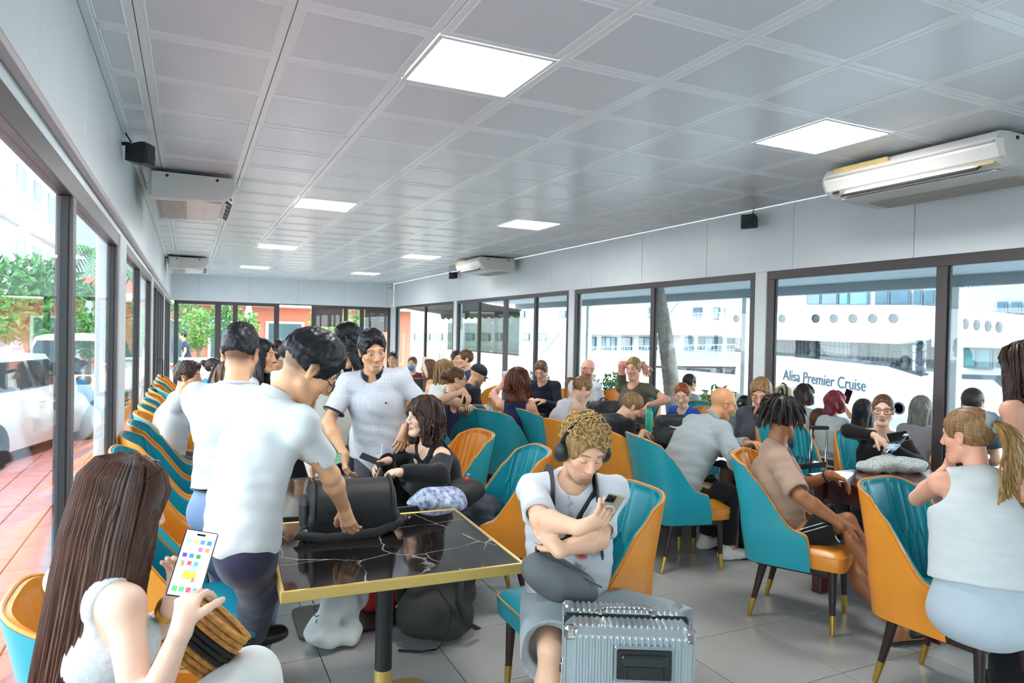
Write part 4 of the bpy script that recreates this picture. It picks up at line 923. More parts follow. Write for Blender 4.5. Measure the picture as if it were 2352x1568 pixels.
class Person:
    """pose: pelvis position, facing yaw, spine lean, head direction, wrist and ankle targets; everything in metres"""
    def __init__(p, label, head=None, depth=None, yaw=0, H=1.72, sit=True, lean=8, bend=4, side=0, twist=0, fem=False, fat=1.0, hyaw=None, hpitch=0, hroll=0,
                 skin='fair', res=.011, pel=None, arms=None, legs='sit', hres=None, brow='2b1d16', lip=None, eyes='open', beard=None, fade=None, cat='person', group=None, smile=False, nolegs=False, nohands=False, iris='3a2a1e', zp=None, hs=1.05):
        p.label = label; s = p.s = H/1.75; p.hs = s*hs; p.fem = fem; p.res = res; p.hres = hres or max(.0035, res*.45); p.fat = fat; p.sw = .148 if fem else .172
        p.fwd = np.array([math.cos(R(yaw)), math.sin(R(yaw)), 0]); p.left = np.array([-p.fwd[1], p.fwd[0], 0]); up = np.array([0, 0, 1.0]); p.yaw = yaw
        def build(P):
            d1 = unit(up*math.cos(R(lean))+p.fwd*math.sin(R(lean))+p.left*math.tan(R(side))); d2 = unit(up*math.cos(R(lean+bend))+p.fwd*math.sin(R(lean+bend))+p.left*math.tan(R(side*1.3)))
            ty = R(yaw+twist); f2 = np.array([math.cos(ty), math.sin(ty), 0]); f2 = unit(f2-d2*(f2 @ d2)); l2 = np.cross(d2, f2)
            J = dict(P=P, W=P+d1*.16*s, d1=d1, d2=d2, cf=f2, cl=l2); J['C'] = J['W']+slerp(d1, d2, .6)*.19*s; J['N'] = J['C']+d2*.195*s
            hy = R(hyaw if hyaw is not None else yaw+twist); hf = np.array([math.cos(hy), math.sin(hy), 0])
            F = unit(hf*math.cos(R(hpitch))-up*math.sin(R(hpitch))); U0 = unit(up*math.cos(R(hpitch))+hf*math.sin(R(hpitch))); Lh = np.cross(U0, F)
            U = unit(U0*math.cos(R(hroll))+Lh*math.sin(R(hroll))); Lh = np.cross(U, F); nd = unit(d2*.5+U*.55+hf*.12)
            J['HB'] = J['N']+nd*.085*s; J['H'] = J['HB']+U*.085*p.hs*.98+F*.022*p.hs; J['hf'], J['hl'], J['hu'] = F, Lh, U
            for sg, n_ in ((1, 'L'), (-1, 'R')):
                J['S'+n_] = J['N']-d2*.05*s+l2*sg*p.sw*s; J['J'+n_] = P+p.left*sg*.088*s-up*.04*s
            return J
        if pel is None:
            J0 = build(np.zeros(3)); rd = ray(*head)
            if depth is None: depth = ((.59 if zp is None else zp)+J0['H'][2]-CAM_H)/rd[2]
            T = CAM+rd*depth; P = T-J0['H']
        else: P = np.asarray(pel, float)
        J = p.J = build(P); p.P = P
        if DEBUG: print('PERSON', label[:34], 'pel', np.round(P, 2), 'N', PX(J['N']), 'SL', PX(J['SL']), 'SR', PX(J['SR']), 'P', PX(P), 'H', np.round(J['H'], 2))
        s1, s2, t1, t2 = .285*s, .25*s, .43*s, .42*s
        arms = arms or {}; p.hand = {}
        for sg, n_ in ((1, 'L'), (-1, 'R')):
            a = arms.get(n_, 'lap' if sit else 'side'); S_ = J['S'+n_]; kw = {}
            if isinstance(a, dict): kw = a; T = np.asarray(a['w'], float)
            elif a == 'lap': T = P+p.fwd*.24*s+p.left*sg*.08*s; T[2] = P[2]+.12
            elif a == 'table': T = P+p.fwd*.40*s+p.left*sg*.13*s; T[2] = .80
            elif a == 'phone': T = S_*.3+J['C']*.7+J['cf']*.27*s+J['cl']*sg*.05*s+np.array([0, 0, -.02])
            elif a == 'side': T = S_+J['cl']*sg*.09-up*.5*s+p.fwd*.05
            elif a == 'chin': T = J['H']+J['hf']*.10-J['hu']*.16+J['hl']*sg*.03
            pole = kw.get('e', -p.fwd*.5+p.left*sg*.55-up*.6); E, Wt = bone(S_, T, s1, s2, pole); J['E'+n_], J['A'+n_] = E, Wt
            fd = unit(Wt-E); hd = unit(kw.get('hd', fd)); pn = np.asarray(kw.get('pn', -up+p.left*(-sg)*.4), float); pn = unit(pn-hd*(pn @ hd)); p.hand[n_] = (hd, pn, kw.get('curl', .45), sg, kw.get('idx', None))
            T = legs.get(n_) if isinstance(legs, dict) else None; Hj = J['J'+n_]; kp = None; fdr = p.fwd+p.left*sg*.12
            if isinstance(T, dict): kp = T.get('k'); fdr = np.asarray(T.get('fd', fdr), float); T = np.asarray(T['a'], float)
            elif T is None:
                if sit: T = Hj+p.fwd*(t1*.93)+p.left*sg*.05; T[2] = .085*s
                else: T = Hj+p.left*sg*.03; T[2] = .085*s
            K, A_ = bone(Hj, np.asarray(T, float), t1, t2, kp if kp is not None else (p.fwd*.9+up*.6 if sit else p.fwd)); J['K'+n_], J['F'+n_] = K, A_; J['T'+n_] = A_+unit(fdr*np.array([1, 1, 0]))*.15*s-up*.05*s; J['fd'+n_] = unit(fdr*np.array([1, 1, 0]))
        base = (float(P[0]), float(P[1]), 0.0); p.root = thing('person', label, cat, base, 0, group); p.off = np.array(base)
        p.opt = dict(skin=skin, brow=brow, lip=lip, eyes=eyes, beard=beard, fade=fade, smile=smile, nolegs=nolegs, nohands=nohands, iris=iris)
        p.body()
    def hl(p, l, f, u): J = p.J; return J['H']+(J['hl']*l+J['hf']*f+J['hu']*u)*p.hs
    def hR(p): return np.array([p.J['hl'], p.J['hf'], p.J['hu']])
    def part(p, name, V, F, mat, col=None, parent=None): o = link(name, np_mesh(name, V-p.off, F, mat, col), parent or p.root); return o
    def mb(p, mb_, name, mat, parent=None, smooth=50): return mb_.build(name, mat, parent or p.root, smooth, off=p.off)
    def torso(p, q, e=0, k=.04, hem=None):
        J, s, w = p.J, p.s, p.fat; X = p.left; sh = J['cl']
        if p.fem:
            q.ecap(J['P']-J['d1']*.05*s, J['P']+J['d1']*.03*s, X, (.165*s*w+e, .115*s*w+e), (.150*s*w+e, .105*s*w+e), k); q.ecap(J['P']+J['d1']*.04*s, J['W'], X, (.145*s*w+e, .10*s*w+e), (.118*s*w+e, .09*s*w+e), k)
            q.ecap(J['W'], J['C'], sh, (.118*s*w+e, .09*s*w+e), (.138*s*w+e, .10*s*w+e), k); q.ecap(J['C'], J['N']-J['d2']*.09*s, sh, (.138*s*w+e, .098*s*w+e), (.125*s+e, .075*s+e), k)
            for sg in (1, -1): q.ell(J['C']+J['cf']*.075*s+sh*sg*.062*s+J['d2']*.005*s, (sh, J['cf'], J['d2']), np.array([.058, .052, .058])*s+e*.8, .035)
        else:
            q.ecap(J['P']-J['d1']*.05*s, J['P']+J['d1']*.03*s, X, (.155*s*w+e, .112*s*w+e), (.15*s*w+e, .105*s*w+e), k); q.ecap(J['P']+J['d1']*.04*s, J['W'], X, (.145*s*w+e, .102*s*w+e), (.14*s*w+e, .10*s*w+e), k)
            q.ecap(J['W'], J['C'], sh, (.14*s*w+e, .10*s*w+e), (.162*s*w+e, .115*s*w+e), k); q.ecap(J['C'], J['N']-J['d2']*.09*s, sh, (.165*s*w+e, .115*s*w+e), (.15*s+e, .085*s+e), k)
        for n_ in 'LR': q.cone(J['N']-J['d2']*.028*s-J['cf']*.012*s, J['S'+n_], .05*s+e, (.046 if p.fem else .054)*s+e, k)
    def fingers(p, q, W_, hd, pn, curl, sg, fi):
        s = p.s*(.92 if p.fem else 1.0); sd = np.cross(hd, pn)*sg; sd = unit(sd)   # sd points to the thumb side
        th = sd*-1 if np.dot(sd, np.cross(hd, pn))*sg < 0 else sd
        q.ecap(W_+hd*.022*s, W_+hd*.078*s, th, (.029*s, .0155*s), (.038*s, .0145*s), .012); q.cone(W_-hd*.01*s, W_+hd*.03*s, .025*s, .024*s, .015)
        for i in range(4):
            o = (i-1.5)*-.0195*s; L_ = (.036, .042, .039, .031)[i]*s; r = (.0092, .0095, .0092, .0082)[i]*s; c = curl if fi is None or i != 0 else fi
            b_ = W_+hd*(.085-.004*abs(i-1.2))*s+th*o; d = unit(hd+th*(i-1.5)*-.06); ang = R(18+58*c)
            for j in range(3):
                d = unit(d*math.cos(ang*(.75 if j == 0 else 1))+pn*math.sin(ang*(.75 if j == 0 else 1))); e = b_+d*L_*(1, .72, .58)[j]; q.cone(b_, e, r*(1-.06*j), r*(.94-.06*j), .004); b_ = e
        b_ = W_+hd*.026*s+th*.024*s+pn*.006*s; d = unit(hd*.75+th*.75+pn*.35)
        for j in range(3):
            e = b_+d*(.038, .032, .026)[j]*s; q.cone(b_, e, (.0135, .0112, .0098)[j]*s, (.0112, .0100, .0085)[j]*s, .006); b_ = e; d = unit(d+hd*.28+pn*(.22+.35*curl)-th*.2*curl)
    def body(p):
        J, s, o = p.J, p.s, p.opt; q = Sdf(); p.torso(q)
        ar = .88 if p.fem else 1.0
        for n_ in 'LR':
            q.cone(J['S'+n_], J['E'+n_], .05*s*ar, .039*s*ar, .03); m_ = J['E'+n_]*.72+J['A'+n_]*.28; q.cone(J['E'+n_], m_, .039*s*ar, .042*s*ar, .02); q.cone(m_, J['A'+n_], .042*s*ar, .026*s*ar, .02)
            if not o['nohands']: p.fingers(q, J['A'+n_], *p.hand[n_])
            if not o['nolegs']:
                q.cone(J['J'+n_], J['K'+n_], .088*s*p.fat, .052*s, .04); m_ = J['K'+n_]*.7+J['F'+n_]*.3-J['fd'+n_]*.015; q.cone(J['K'+n_], m_, .050*s, .054*s, .012); q.cone(m_, J['F'+n_], .056*s, .036*s, .03)
                hl_ = J['F'+n_]-J['fd'+n_]*.045*s-np.array([0, 0, .045*s]); q.cone(J['F'+n_], hl_, .036*s, .032*s, .02); q.cone(J['F'+n_]+J['fd'+n_]*.02-np.array([0, 0, .015]), J['T'+n_], .036*s, .026*s, .03); q.ecap(hl_-np.array([0, 0, .008]), J['T'+n_], np.cross(J['fd'+n_], [0, 0, 1]), (.032*s, .025*s), (.046*s, .022*s), .02)
        q.cone(J['N']-J['d2']*.03*s, p.hl(0, -.022, -.05), (.052 if p.fem else .06)*s, (.046 if p.fem else .054)*s, .03)
        hR = p.hR(); w = .94 if p.fem else 1.0; s0_ = s; s = p.hs
        q.ell(p.hl(0, -.012, .036), hR, np.array([.073*w, .094, .084])*s, .02); q.ell(p.hl(0, .022, -.028), hR, np.array([.0555*w, .067, .080])*s, .03)
        q.cone(p.hl(-.010, .066, -.094), p.hl(.010, .066, -.094), .0165*s, .0165*s, .03)
        for sg in (1, -1):
            q.cone(p.hl(sg*.050*w, -.002, -.052), p.hl(sg*.02, .058, -.096), .016*s, .013*s, .025)
            q.cone(p.hl(sg*.012, .080, .030), p.hl(sg*.044, .066, .030), .012*s, .010*s, .016); q.ell(p.hl(sg*.043*w, .050, -.018), hR, np.array([.018, .022, .018])*s, .03)
            q.ell(p.hl(sg*.031, .098, .006), hR, np.array([.017, .018, .0115])*s, .010, 's'); q.ell(p.hl(sg*.031, .0705, .006), hR, np.array([.0145, .0135, .0130])*s, .003)
            if o['eyes'] == 'down': q.ell(p.hl(sg*.031, .0725, .009), hR, np.array([.016, .0135, .0120])*s, .004)
            q.ecap(p.hl(sg*.074*w, -.008, -.024), p.hl(sg*.081*w, -.014, .016), J['hf'], (.011*s, .008*s), (.017*s, .009*s), .008); q.ell(p.hl(sg*.088*w, -.006, .002), hR, np.array([.007, .010, .016])*s, .006, 's')
        q.cone(p.hl(0, .086, .018), p.hl(0, .107, -.022), .0085*s, .0115*s, .012)
        for sg in (1, -1): q.ell(p.hl(sg*.011, .096, -.028), hR, np.array([.0085, .011, .0085])*s, .006)
        sm = .006 if o['smile'] else 0
        q.ell(p.hl(0, .0785, -.057), hR, np.array([.022+sm, .014, .0065])*s, .006); q.ell(p.hl(0, .0775, -.0665-sm*.4), hR, np.array([.019+sm, .014, .0075])*s, .006); q.cone(p.hl(-.022-sm, .088, -.0615+sm*.4), p.hl(.022+sm, .088, -.0615+sm*.4), .0012*s, .0012*s, .004, 's')
        # multi-resolution meshing of the same field, joined in one mesh
        V_, F_, n0 = [], [], 0; balls = [(J['H']-J['hu']*.01, .155*s, p.hres)]
        if not o['nohands']:
            for n_ in 'LR': balls.append((J['A'+n_]+p.hand[n_][0]*.085*s0_, .118*s0_, min(max(.0036, p.hres), .007)))
        for i, (c, r, h) in enumerate([(None, 0, p.res)]+balls):
            if c is None: V, F = q.mesh(h)
            else: V, F = q.mesh(h, lo=c-r-.02, hi=c+r+.02)
            if len(F) == 0: continue
            fc = V[F].mean(1); keep = np.ones(len(F), bool)
            if c is None:
                for (cc, rr, _) in balls: keep &= np.linalg.norm(fc-cc, axis=1) > rr-.5*p.res-.001
            else:
                keep &= np.linalg.norm(fc-c, axis=1) < r+.35*p.res
                for (cc, rr, _) in balls[:i-1]: keep &= np.linalg.norm(fc-cc, axis=1) > rr
            F = F[keep]; u_, inv = np.unique(F, return_inverse=True); V = V[u_]; F = inv.reshape(-1, 4); F_.append(F+n0); V_.append(V); n0 += len(V)
        V = np.concatenate(V_); F = np.concatenate(F_); sk = np.array(srgb(SK[o['skin']])); col = np.tile(sk, (len(V), 1))
        d = (V-J['H'])/s; l, f, u = d @ J['hl'], d @ J['hf'], d @ J['hu']; al = np.abs(l); hd_ = (np.linalg.norm(d, axis=1) < .17)
        def mixc(m_, c, a=1.0): m2 = (m_*a)[:, None]; col[:] = col*(1-m2)+np.array(c)*m2
        sm_ = lambda x, e: np.clip(.5-x/e, 0, 1)
        cheek = np.exp(-(((al-.042)/.02)**2+((u+.025)/.022)**2))*(f > .03)*hd_; mixc(cheek, sk*np.array([1.05, .78, .74]), .5); nose = np.exp(-((al/.014)**2+((u+.022)/.016)**2))*(f > .085)*hd_; mixc(nose, sk*np.array([1.0, .8, .76]), .45)
        if o['fade']:
            m_ = sm_(-(u-.005-.25*np.maximum(f-.02, 0)), .04)*sm_(f-.035, .02)*sm_(-al+.03, .03)*hd_*(f < .05); m2_ = sm_(-(u+.045), .05)*sm_(f+.03, .03)*hd_; mixc(np.maximum(m_, m2_), srgb(o['fade']), .75)
        if o['beard']:
            bc, ba = o['beard'][:2]; m_ = sm_(u+.052+.6*np.maximum(al-.03, 0)*0, .018)*sm_(-(f-.005), .03)*hd_*sm_(-(u+.125), .02); mo = np.exp(-(((u+.046)/.007)**2+(al/.03)**4))*(f > .06)*hd_; m_ = np.maximum(m_*(1-np.exp(-((al/.02)**4+((u+.062)/.011)**4))), mo*.8); m_ = m_*(.18+.82*sm_(al-.038-.9*np.maximum(-u-.085, 0), .03)*sm_(u+.07, .02)) if len(o['beard']) > 2 else m_; mixc(m_, srgb(bc), ba)
        lc = np.array(srgb(o['lip'])) if o['lip'] else sk*np.array([.93, .62, .6]); lw = .024+(.008 if o['smile'] else 0); mixc(sm_(((al/lw)**2+((u+.0615)/.0125)**2)-1, .5)*(f > .075)*hd_, lc, .8)
        if o['smile']: mixc(sm_(((al/.022)**2+((u+.0615-.25*al*al*40)/.0045)**2)-1, .4)*(f > .075)*hd_, np.array([.8, .78, .74]), .9)
        mixc(sm_(np.abs(u-.0345+.12*np.maximum(al-.03, 0)-.02*np.minimum(al-.03, 0)*-1)-.0032, .004)*sm_(np.abs(al-.033)-.0185, .006)*(f > .05)*hd_, srgb(o['brow']), .85 if not p.fem else .75)
        if o['eyes'] == 'open':
            ev = ((al-.031)/.0135)**2+((u-.006)/.0058)**2; mixc(sm_(ev-1, .5)*(f > .06)*hd_, (.62, .6, .58), .9); mixc(sm_(np.hypot(al-.031, u-.006)-.0054, .002)*(f > .06)*hd_*(ev < 1.1), srgb(o['iris']), .95); mixc(sm_(np.abs(u-.0115+18*(al-.031)**2)-.0013, .003)*sm_(np.abs(al-.031)-.015, .004)*(f > .06)*hd_, srgb('231a17'), .85)
        else: mixc(sm_(np.abs(u-.0005-12*(al-.031)**2)-.0014, .003)*sm_(np.abs(al-.031)-.0145, .004)*(f > .06)*hd_, srgb('2a1c17'), .85)
        p.body_o = p.part('body', V, F, m_skin, col)
    # ---------------- clothing
    def top(p, name, mat, kind='tee', e=.012, hem=.13, loose=.0, sl=.62, neck=.066, seed=3, fold=.006, nd=0, res=None, k=.04, cuff=None, vneck=0, open_sh=0):
        J, s = p.J, p.s; q = Sdf(); p.torso(q, e+loose*.5, k); up = J['d1']
        if loose: q.ecap(J['P']+up*.0*s, J['C'], p.left, (.162*s*p.fat+e+loose, .12*s*p.fat+e+loose), (.15*s*p.fat+e+loose, .11*s*p.fat+e+loose), .05)
        if hem > .1: q.ecap(J['P']-up*(hem+.03)*s, J['P'], p.left, (.186*s*p.fat+e+.012, .130*s*p.fat+e+.010), (.158*s*p.fat+e, .118*s*p.fat+e), .05)
        for n_ in 'LR':
            S_, E, W_ = J['S'+n_], J['E'+n_], J['A'+n_]
            if kind == 'tee':
                T = S_+(E-S_)*sl*1.12; q.cone(S_, T, .050*s+e*.8+loose*.15, .049*s+e*.7+loose*.5, .03); c = S_+(E-S_)*sl; q.cut(c, E-S_, c+(E-S_)*.28, .12*s, .004)
                d = unit(E-S_); q.cone(c-d*.012, c+d*.1, .043*s+loose*.3, .043*s+loose*.35, .004, 's')
            elif kind == 'long':
                q.cone(S_, E, .050*s+e+loose*.3, .042*s+e+loose*.4, .03); W2 = E+(W_-E)*.97; q.cone(E, W2, .046*s+e+loose*.4, .031*s+e+loose*.3, .02); q.cut(W2, W_-E, W2+unit(W_-E)*.05, .06, .003)
        sc_ = J['N']+J['cf']*.03; q.cone(J['N']-J['d2']*.012*s+J['cf']*.02, J['HB']+J['cf']*.03, neck*s, (neck+.012)*s, .008, 's')
        if vneck: q.cone(J['N']-J['d2']*.01+J['cf']*.05, J['N']-J['d2']*vneck+J['cf']*.13, neck*s*.75, .012, .01, 's')
        if kind == 'tank':
            for n_, sg in (('L', 1), ('R', -1)): q.ell(J['S'+n_]+J['cl']*sg*.03*s-J['d2']*.012, (J['cl'], J['cf'], J['d2']), (.075*s, .13*s, .105*s), .012, 's')
        if open_sh:
            for n_, sg in (('L', 1), ('R', -1)): q.ell(J['S'+n_]+J['d2']*.045*s+J['cl']*sg*-.02, (J['cl'], J['cf'], J['d2']), (.10*s, .14*s, .072*s*open_sh), .012, 's')
            q.cone(J['N']+J['d2']*.02+J['cf']*.02, J['N']-J['d2']*.05*open_sh+J['cf']*.09, .085*s, .06*s, .012, 's')
        q.cut(J['P']-up*hem*s, -up-p.fwd*.0, None, None, .004) if hem is not None and p.opt.get('sitcut', True) else None
        V, F = q.mesh(res or p.res*.8, (lambda a, b: (lambda P: a(P)+b(P)))(wob(seed, fold, 26, 6, p.left*.25), wob(seed+1, fold*.5, 60, 6, J['d1']*.6+p.left*.3)) if fold else None); V = relax(V, F, 1, .4); return p.part(name, V, F, mat)
    def pants(p, name, mat, kind='long', e=.014, flare=0, sl=.92, seed=5, fold=.006, res=None, waist=.06):
        J, s = p.J, p.s; q = Sdf(); up = J['d1']; w = p.fat
        q.ecap(J['P']-up*.05*s, J['P']+up*waist*s, p.left, (.158*s*w+e, .115*s*w+e), (.148*s*w+e, .105*s*w+e), .04)
        for n_ in 'LR':
            A_, K, G = J['J'+n_], J['K'+n_], J['F'+n_]
            if kind == 'short':
                c = A_+(K-A_)*sl; T = A_+(K-A_)*sl*1.08; q.cone(A_, T, .092*s*w+e, .068*s+e+flare, .05); q.cut(c, K-A_, c+unit(K-A_)*.13, .15*s, .004); d = unit(K-A_); q.cone(c-d*.05, c+d*.08, .062*s+flare*.5, .062*s+flare*.8, .004, 's')
            else:
                q.cone(A_, K, .092*s*w+e, .058*s+e+flare*.3, .05); T = K+(G-K)*sl; T2 = K+(G-K)*(sl+.08); q.cone(K, T2, .058*s+e+flare*.3, .046*s+e+flare, .008); q.cut(T, G-K, T+unit(G-K)*.08, .11, .004)
        q.cut(J['P']+up*waist*s, up, J['P']+up*(waist+.1)*s, .26, .004)
        V, F = q.mesh(res or p.res*.85, (lambda a, b: (lambda P: a(P)+b(P)))(wob(seed, fold, 24, 6, up*.2), wob(seed+1, fold*.5, 55, 6, p.fwd*.5)) if fold else None); V = relax(V, F, 1, .4); return p.part(name, V, F, mat)
    def skirt(p, name, mat, e=.02, seed=5, drop=.3):
        J, s = p.J, p.s; q = Sdf(); q.ecap(J['P']-J['d1']*.06*s, J['P']+J['d1']*.08*s, p.left, (.165*s+e, .12*s+e), (.13*s+e, .1*s+e), .04); K = (J['KL']+J['KR'])/2; H0 = (J['JL']+J['JR'])/2; T = H0+(K-H0)*.75
        q.ecap(H0, T, p.left, (.17*s+e, .1*s+e), (.2*s+e, .1*s+e), .05); q.cut(J['P']+J['d1']*.1*s, J['d1']); V, F = q.mesh(p.res, wob(seed, .008, 40, 5, p.left)); return p.part(name, V, F, mat)
    def shoes(p, mat, kind='shoe', sole=None):
        J, s = p.J, p.s
        for n_ in 'LR':
            fd = J['fd'+n_]; G = J['F'+n_]; lat = np.cross(fd, [0, 0, 1]); g = G[2]-.085*s; hl_ = G-fd*.055*s; hl_[2] = g+.035; to = G+fd*.165*s; to[2] = g+.032
            if kind == 'shoe':
                q = Sdf(); q.ecap(hl_, to, lat, (.036*s, .036), (.046*s, .030), .01); q.cone(G-fd*.02+np.array([0, 0, -.005]), hl_+fd*.05, .043*s, .04*s, .03); q.cone(G-np.array([0, 0, .02]), to-fd*.03, .04*s, .03*s, .04)
                q.cut(np.array([0, 0, g+.003]), (0, 0, -1), None, None, .004); V, F = q.mesh(min(p.res*.7, .008)); p.part('shoe', V, F, mat)
            else:
                q = Sdf(); c = (hl_+to)/2; c[2] = g+.012; q.ecap(np.array([*hl_[:2], g+.012]), np.array([*(to+fd*.02)[:2], g+.012]), lat, (.042*s, .011), (.052*s, .011), .0)
                st = to-fd*.07*s; q.ecap(st+np.array([0, 0, .024])-fd*.02, st+np.array([0, 0, .020])+fd*.03, lat, (.053*s, .034), (.053*s, .030), .006); q.ecap(st-fd*.04, st+fd*.06, lat, (.047*s, .028), (.046*s, .026), .004, 's') if False else None
                V, F = q.mesh(min(p.res*.7, .007)); p.part('sandal', V, F, mat)
    # ---------------- hair
    def hair(p, style, colour, length=.2, seed=1, res=None, name='hair', fringe=False, tubes=0, vol=0, part_=0, back=.02):
        J, s = p.J, p.hs; hR = p.hR(); q = Sdf(); mat = hair_mat(colour); h = res or max(.0045, p.hres*1.25); w = .94 if p.fem else 1.0; down = np.array([0, 0, -1.0]); t = .010+vol
        U, Fd, Lt = J['hu'], J['hf'], J['hl']; rg = random.Random(seed)
        if style in ('short', 'fade', 'quiff', 'curly'):
            thin = .003 if style == 'fade' else t*.7
            q.ell(p.hl(0, -.014, .040), hR, np.array([.074*w+thin, .096+t*.8, .086+t])*s, .01)
            if style in ('fade', 'quiff'): q.ell(p.hl(0, .005, .085), hR, np.array([.062, .082, .045+vol])*s, .02)
            if style == 'quiff': q.ell(p.hl(0, .062, .10), hR, np.array([.05, .03, .028])*s, .02)
            q.ell(p.hl(0, .118, -.018), hR, np.array([.078, .078, .104])*s, .012, 's'); q.ell(p.hl(0, .045, -.085), hR, np.array([.12, .085, .085])*s, .012, 's'); q.cut(p.hl(0, 0, -.045 if style != 'fade' else -.02), -U-Fd*.25)
            for sg in (1, -1): q.ell(p.hl(sg*.08, -.005, -.004), hR, np.array([.022, .024, .036])*s, .006, 's')
            if style == 'curly':
                for i in range(230):
                    a, b = rg.uniform(-.25, 1.0), rg.uniform(0, 6.283); c = math.sqrt(max(0, 1-a*a)); l, f, u = c*math.cos(b), c*math.sin(b), a
                    if f > .35 and u < .30: continue
                    if u < .12 and f > -.1: continue
                    P0 = p.hl(l*.076, -.014+f*.10, .040+u*.092); n_ = unit(P0-p.hl(0, -.014, .04)); tn = unit(np.cross(n_, [rg.uniform(-1, 1), rg.uniform(-1, 1), rg.uniform(-1, 1)]))
                    r_ = rg.uniform(.006, .010); q.cone(P0+n_*.004, P0+n_*rg.uniform(.012, .024)+tn*.016, r_, r_*.7, .004)
            nz = wob(seed, .0035, 190, 7)
        else:
            tight = style in ('pony', 'bun'); t = .006+vol if tight else .012+vol
            q.ell(p.hl(0, -.014, .038), hR, np.array([.075*w+t, .096+t, .085+t])*s, .01); q.ell(p.hl(0, .120, -.012-(.02 if fringe else 0)), hR, np.array([.073 if tight else .068, .086, .104 if not fringe else .088])*s, .010, 's')
            q.ell(p.hl(0, .05, -.10), hR, np.array([.085 if tight else .06, .085, .09])*s, .012, 's')
            if tight:
                q.cut(p.hl(0, 0, -.06), -U-Fd*.3)
                for sg in (1, -1): q.ell(p.hl(sg*.08, .0, -.006), hR, np.array([.03, .026, .036])*s, .008, 's')
            if style == 'bun': q.ell(p.hl(0, -.125, .03+part_), hR, np.array([.042, .036, .040])*s, .012)
            if style in ('long', 'bob'):
                dn = slerp(-U, down, .6 if style == 'long' else .3); a = p.hl(0, -.055, .0); b_ = a+dn*length-Fd*back*s
                q.ecap(a, b_, Lt, (.086*s+vol, .05*s+vol), (.088*s+vol*1.2, .032*s+vol), .03)
                for sg in (1, -1):
                    a = p.hl(sg*.072, .012, .0); b_ = a+dn*length*.85+Lt*sg*.012-Fd*(back-.02)*.8; q.ecap(a, b_, Fd, (.048*s, .022*s+vol*.5), (.04*s, .018*s+vol*.4), .02)
                q.ell(p.hl(0, .060, -.06), hR, np.array([.047, .06, .095])*s, .012, 's')
            if fringe: q.ecap(p.hl(-.034, .082, .045), p.hl(.034, .082, .045), U, (.030*s, .013*s), (.030*s, .013*s), .015)
            H0 = J['H']
            def nz(P, K=seed):
                d = P-H0; a = np.arctan2(d @ Lt, d @ Fd); z = d @ U
                if tight: g = np.arctan2(d @ Lt, d @ U-.02*0); return .0016*np.sin(a*0+g*46+d @ Fd*20)+.0012*np.sin(g*83+1)
                return .0028*np.sin(a*38+2.0*np.sin(z*14+K)+z*8)+.0018*np.sin(a*71+3*np.sin(z*9))+.003*np.sin(z*34+a*6)*(2.2 if style == 'bob' else .3)
        V, F = q.mesh(h, nz); o = p.part(name, V, F, mat)
        if tubes:
            m_ = MB(); dn = slerp(-U, down, .6 if style == 'long' else .35)
            for i in range(tubes):
                b = rg.uniform(-math.pi*.80, math.pi*.80)+math.pi; l, f = math.sin(b), math.cos(b); e0 = rg.uniform(.75, 1.0); top_ = p.hl(l*.03, -.02+f*.03, .128+vol); pts = [top_]
                pts.append(p.hl(l*(.066+vol), -.014+f*(.084+vol), .106+vol*.8)); pts.append(p.hl(l*(.088+vol), -.014+f*(.108+vol), .062)); L_ = length*rg.uniform(.8, 1.06); w1 = rg.uniform(0, 6); wv = .016 if style == 'bob' else .004
                for k in range(1, 7): c = p.hl(l*(.096+vol), -.02+f*(.112+vol)*(1 if f < 0 else .6), .04)+dn*L_*k/6-Fd*(back-.02)*k/6; pts.append(c+(Lt*math.sin(w1+k*1.7)+Fd*math.cos(w1+k*1.3))*wv*(k/3))
                m_.tube(pts, [.003, .0045, .0055, .0065, .0065, .006, .005, .004, .0015], 5)
            p.mb(m_, 'hair_strands', mat, o, 60)
        return o
    def glasses(p, mat, w_=.028, h_=.019, thick=.0022, lens=None, down=0, round_=2.6):
        g = MB()
        for sg in (1, -1):
            ring = []
            for k in range(25):
                a = 2*math.pi*k/24; c, n_ = math.cos(a), math.sin(a); ring.append(p.hl(sg*.034+w_*math.copysign(abs(c)**(2/round_), c), .100-abs(.034*sg+w_*c)*.16, .006-down+h_*math.copysign(abs(n_)**(2/round_), n_)))
            g.tube(ring, thick*p.s, 6, caps=False); g.tube([p.hl(sg*(.034+w_), .092, .010-down), p.hl(sg*.076, .06, .012-down*.5), p.hl(sg*.080, -.008, .012)], thick*p.s*.9, 6)
        g.tube([p.hl(-.006, .101, .010-down), p.hl(.006, .101, .010-down)], thick*p.s, 6); o = p.mb(g, 'glasses', mat)
        return o
# ================================================================== people
m_shoeb = M('black_leather_shoe', '1c1a1b', .35); m_shoew = M('white_sneaker', 'e4e2dc', .6); m_sand = M('black_rubber', '18191b', .6)
m_fr = M('black_frame', '141414', .3); m_gold2 = M('gold_frame', 'c6a15a', .3, metal=.9); m_tort = M('tortoise_frame', '7a4a24', .25, var=.5, vs=60)
W_SH = cloth('c8cacb'); up = np.array([0, 0, 1.0])
def dirv(px0, px1, D0, D1): return unit(AD(*px1, D1)-AD(*px0, D0))
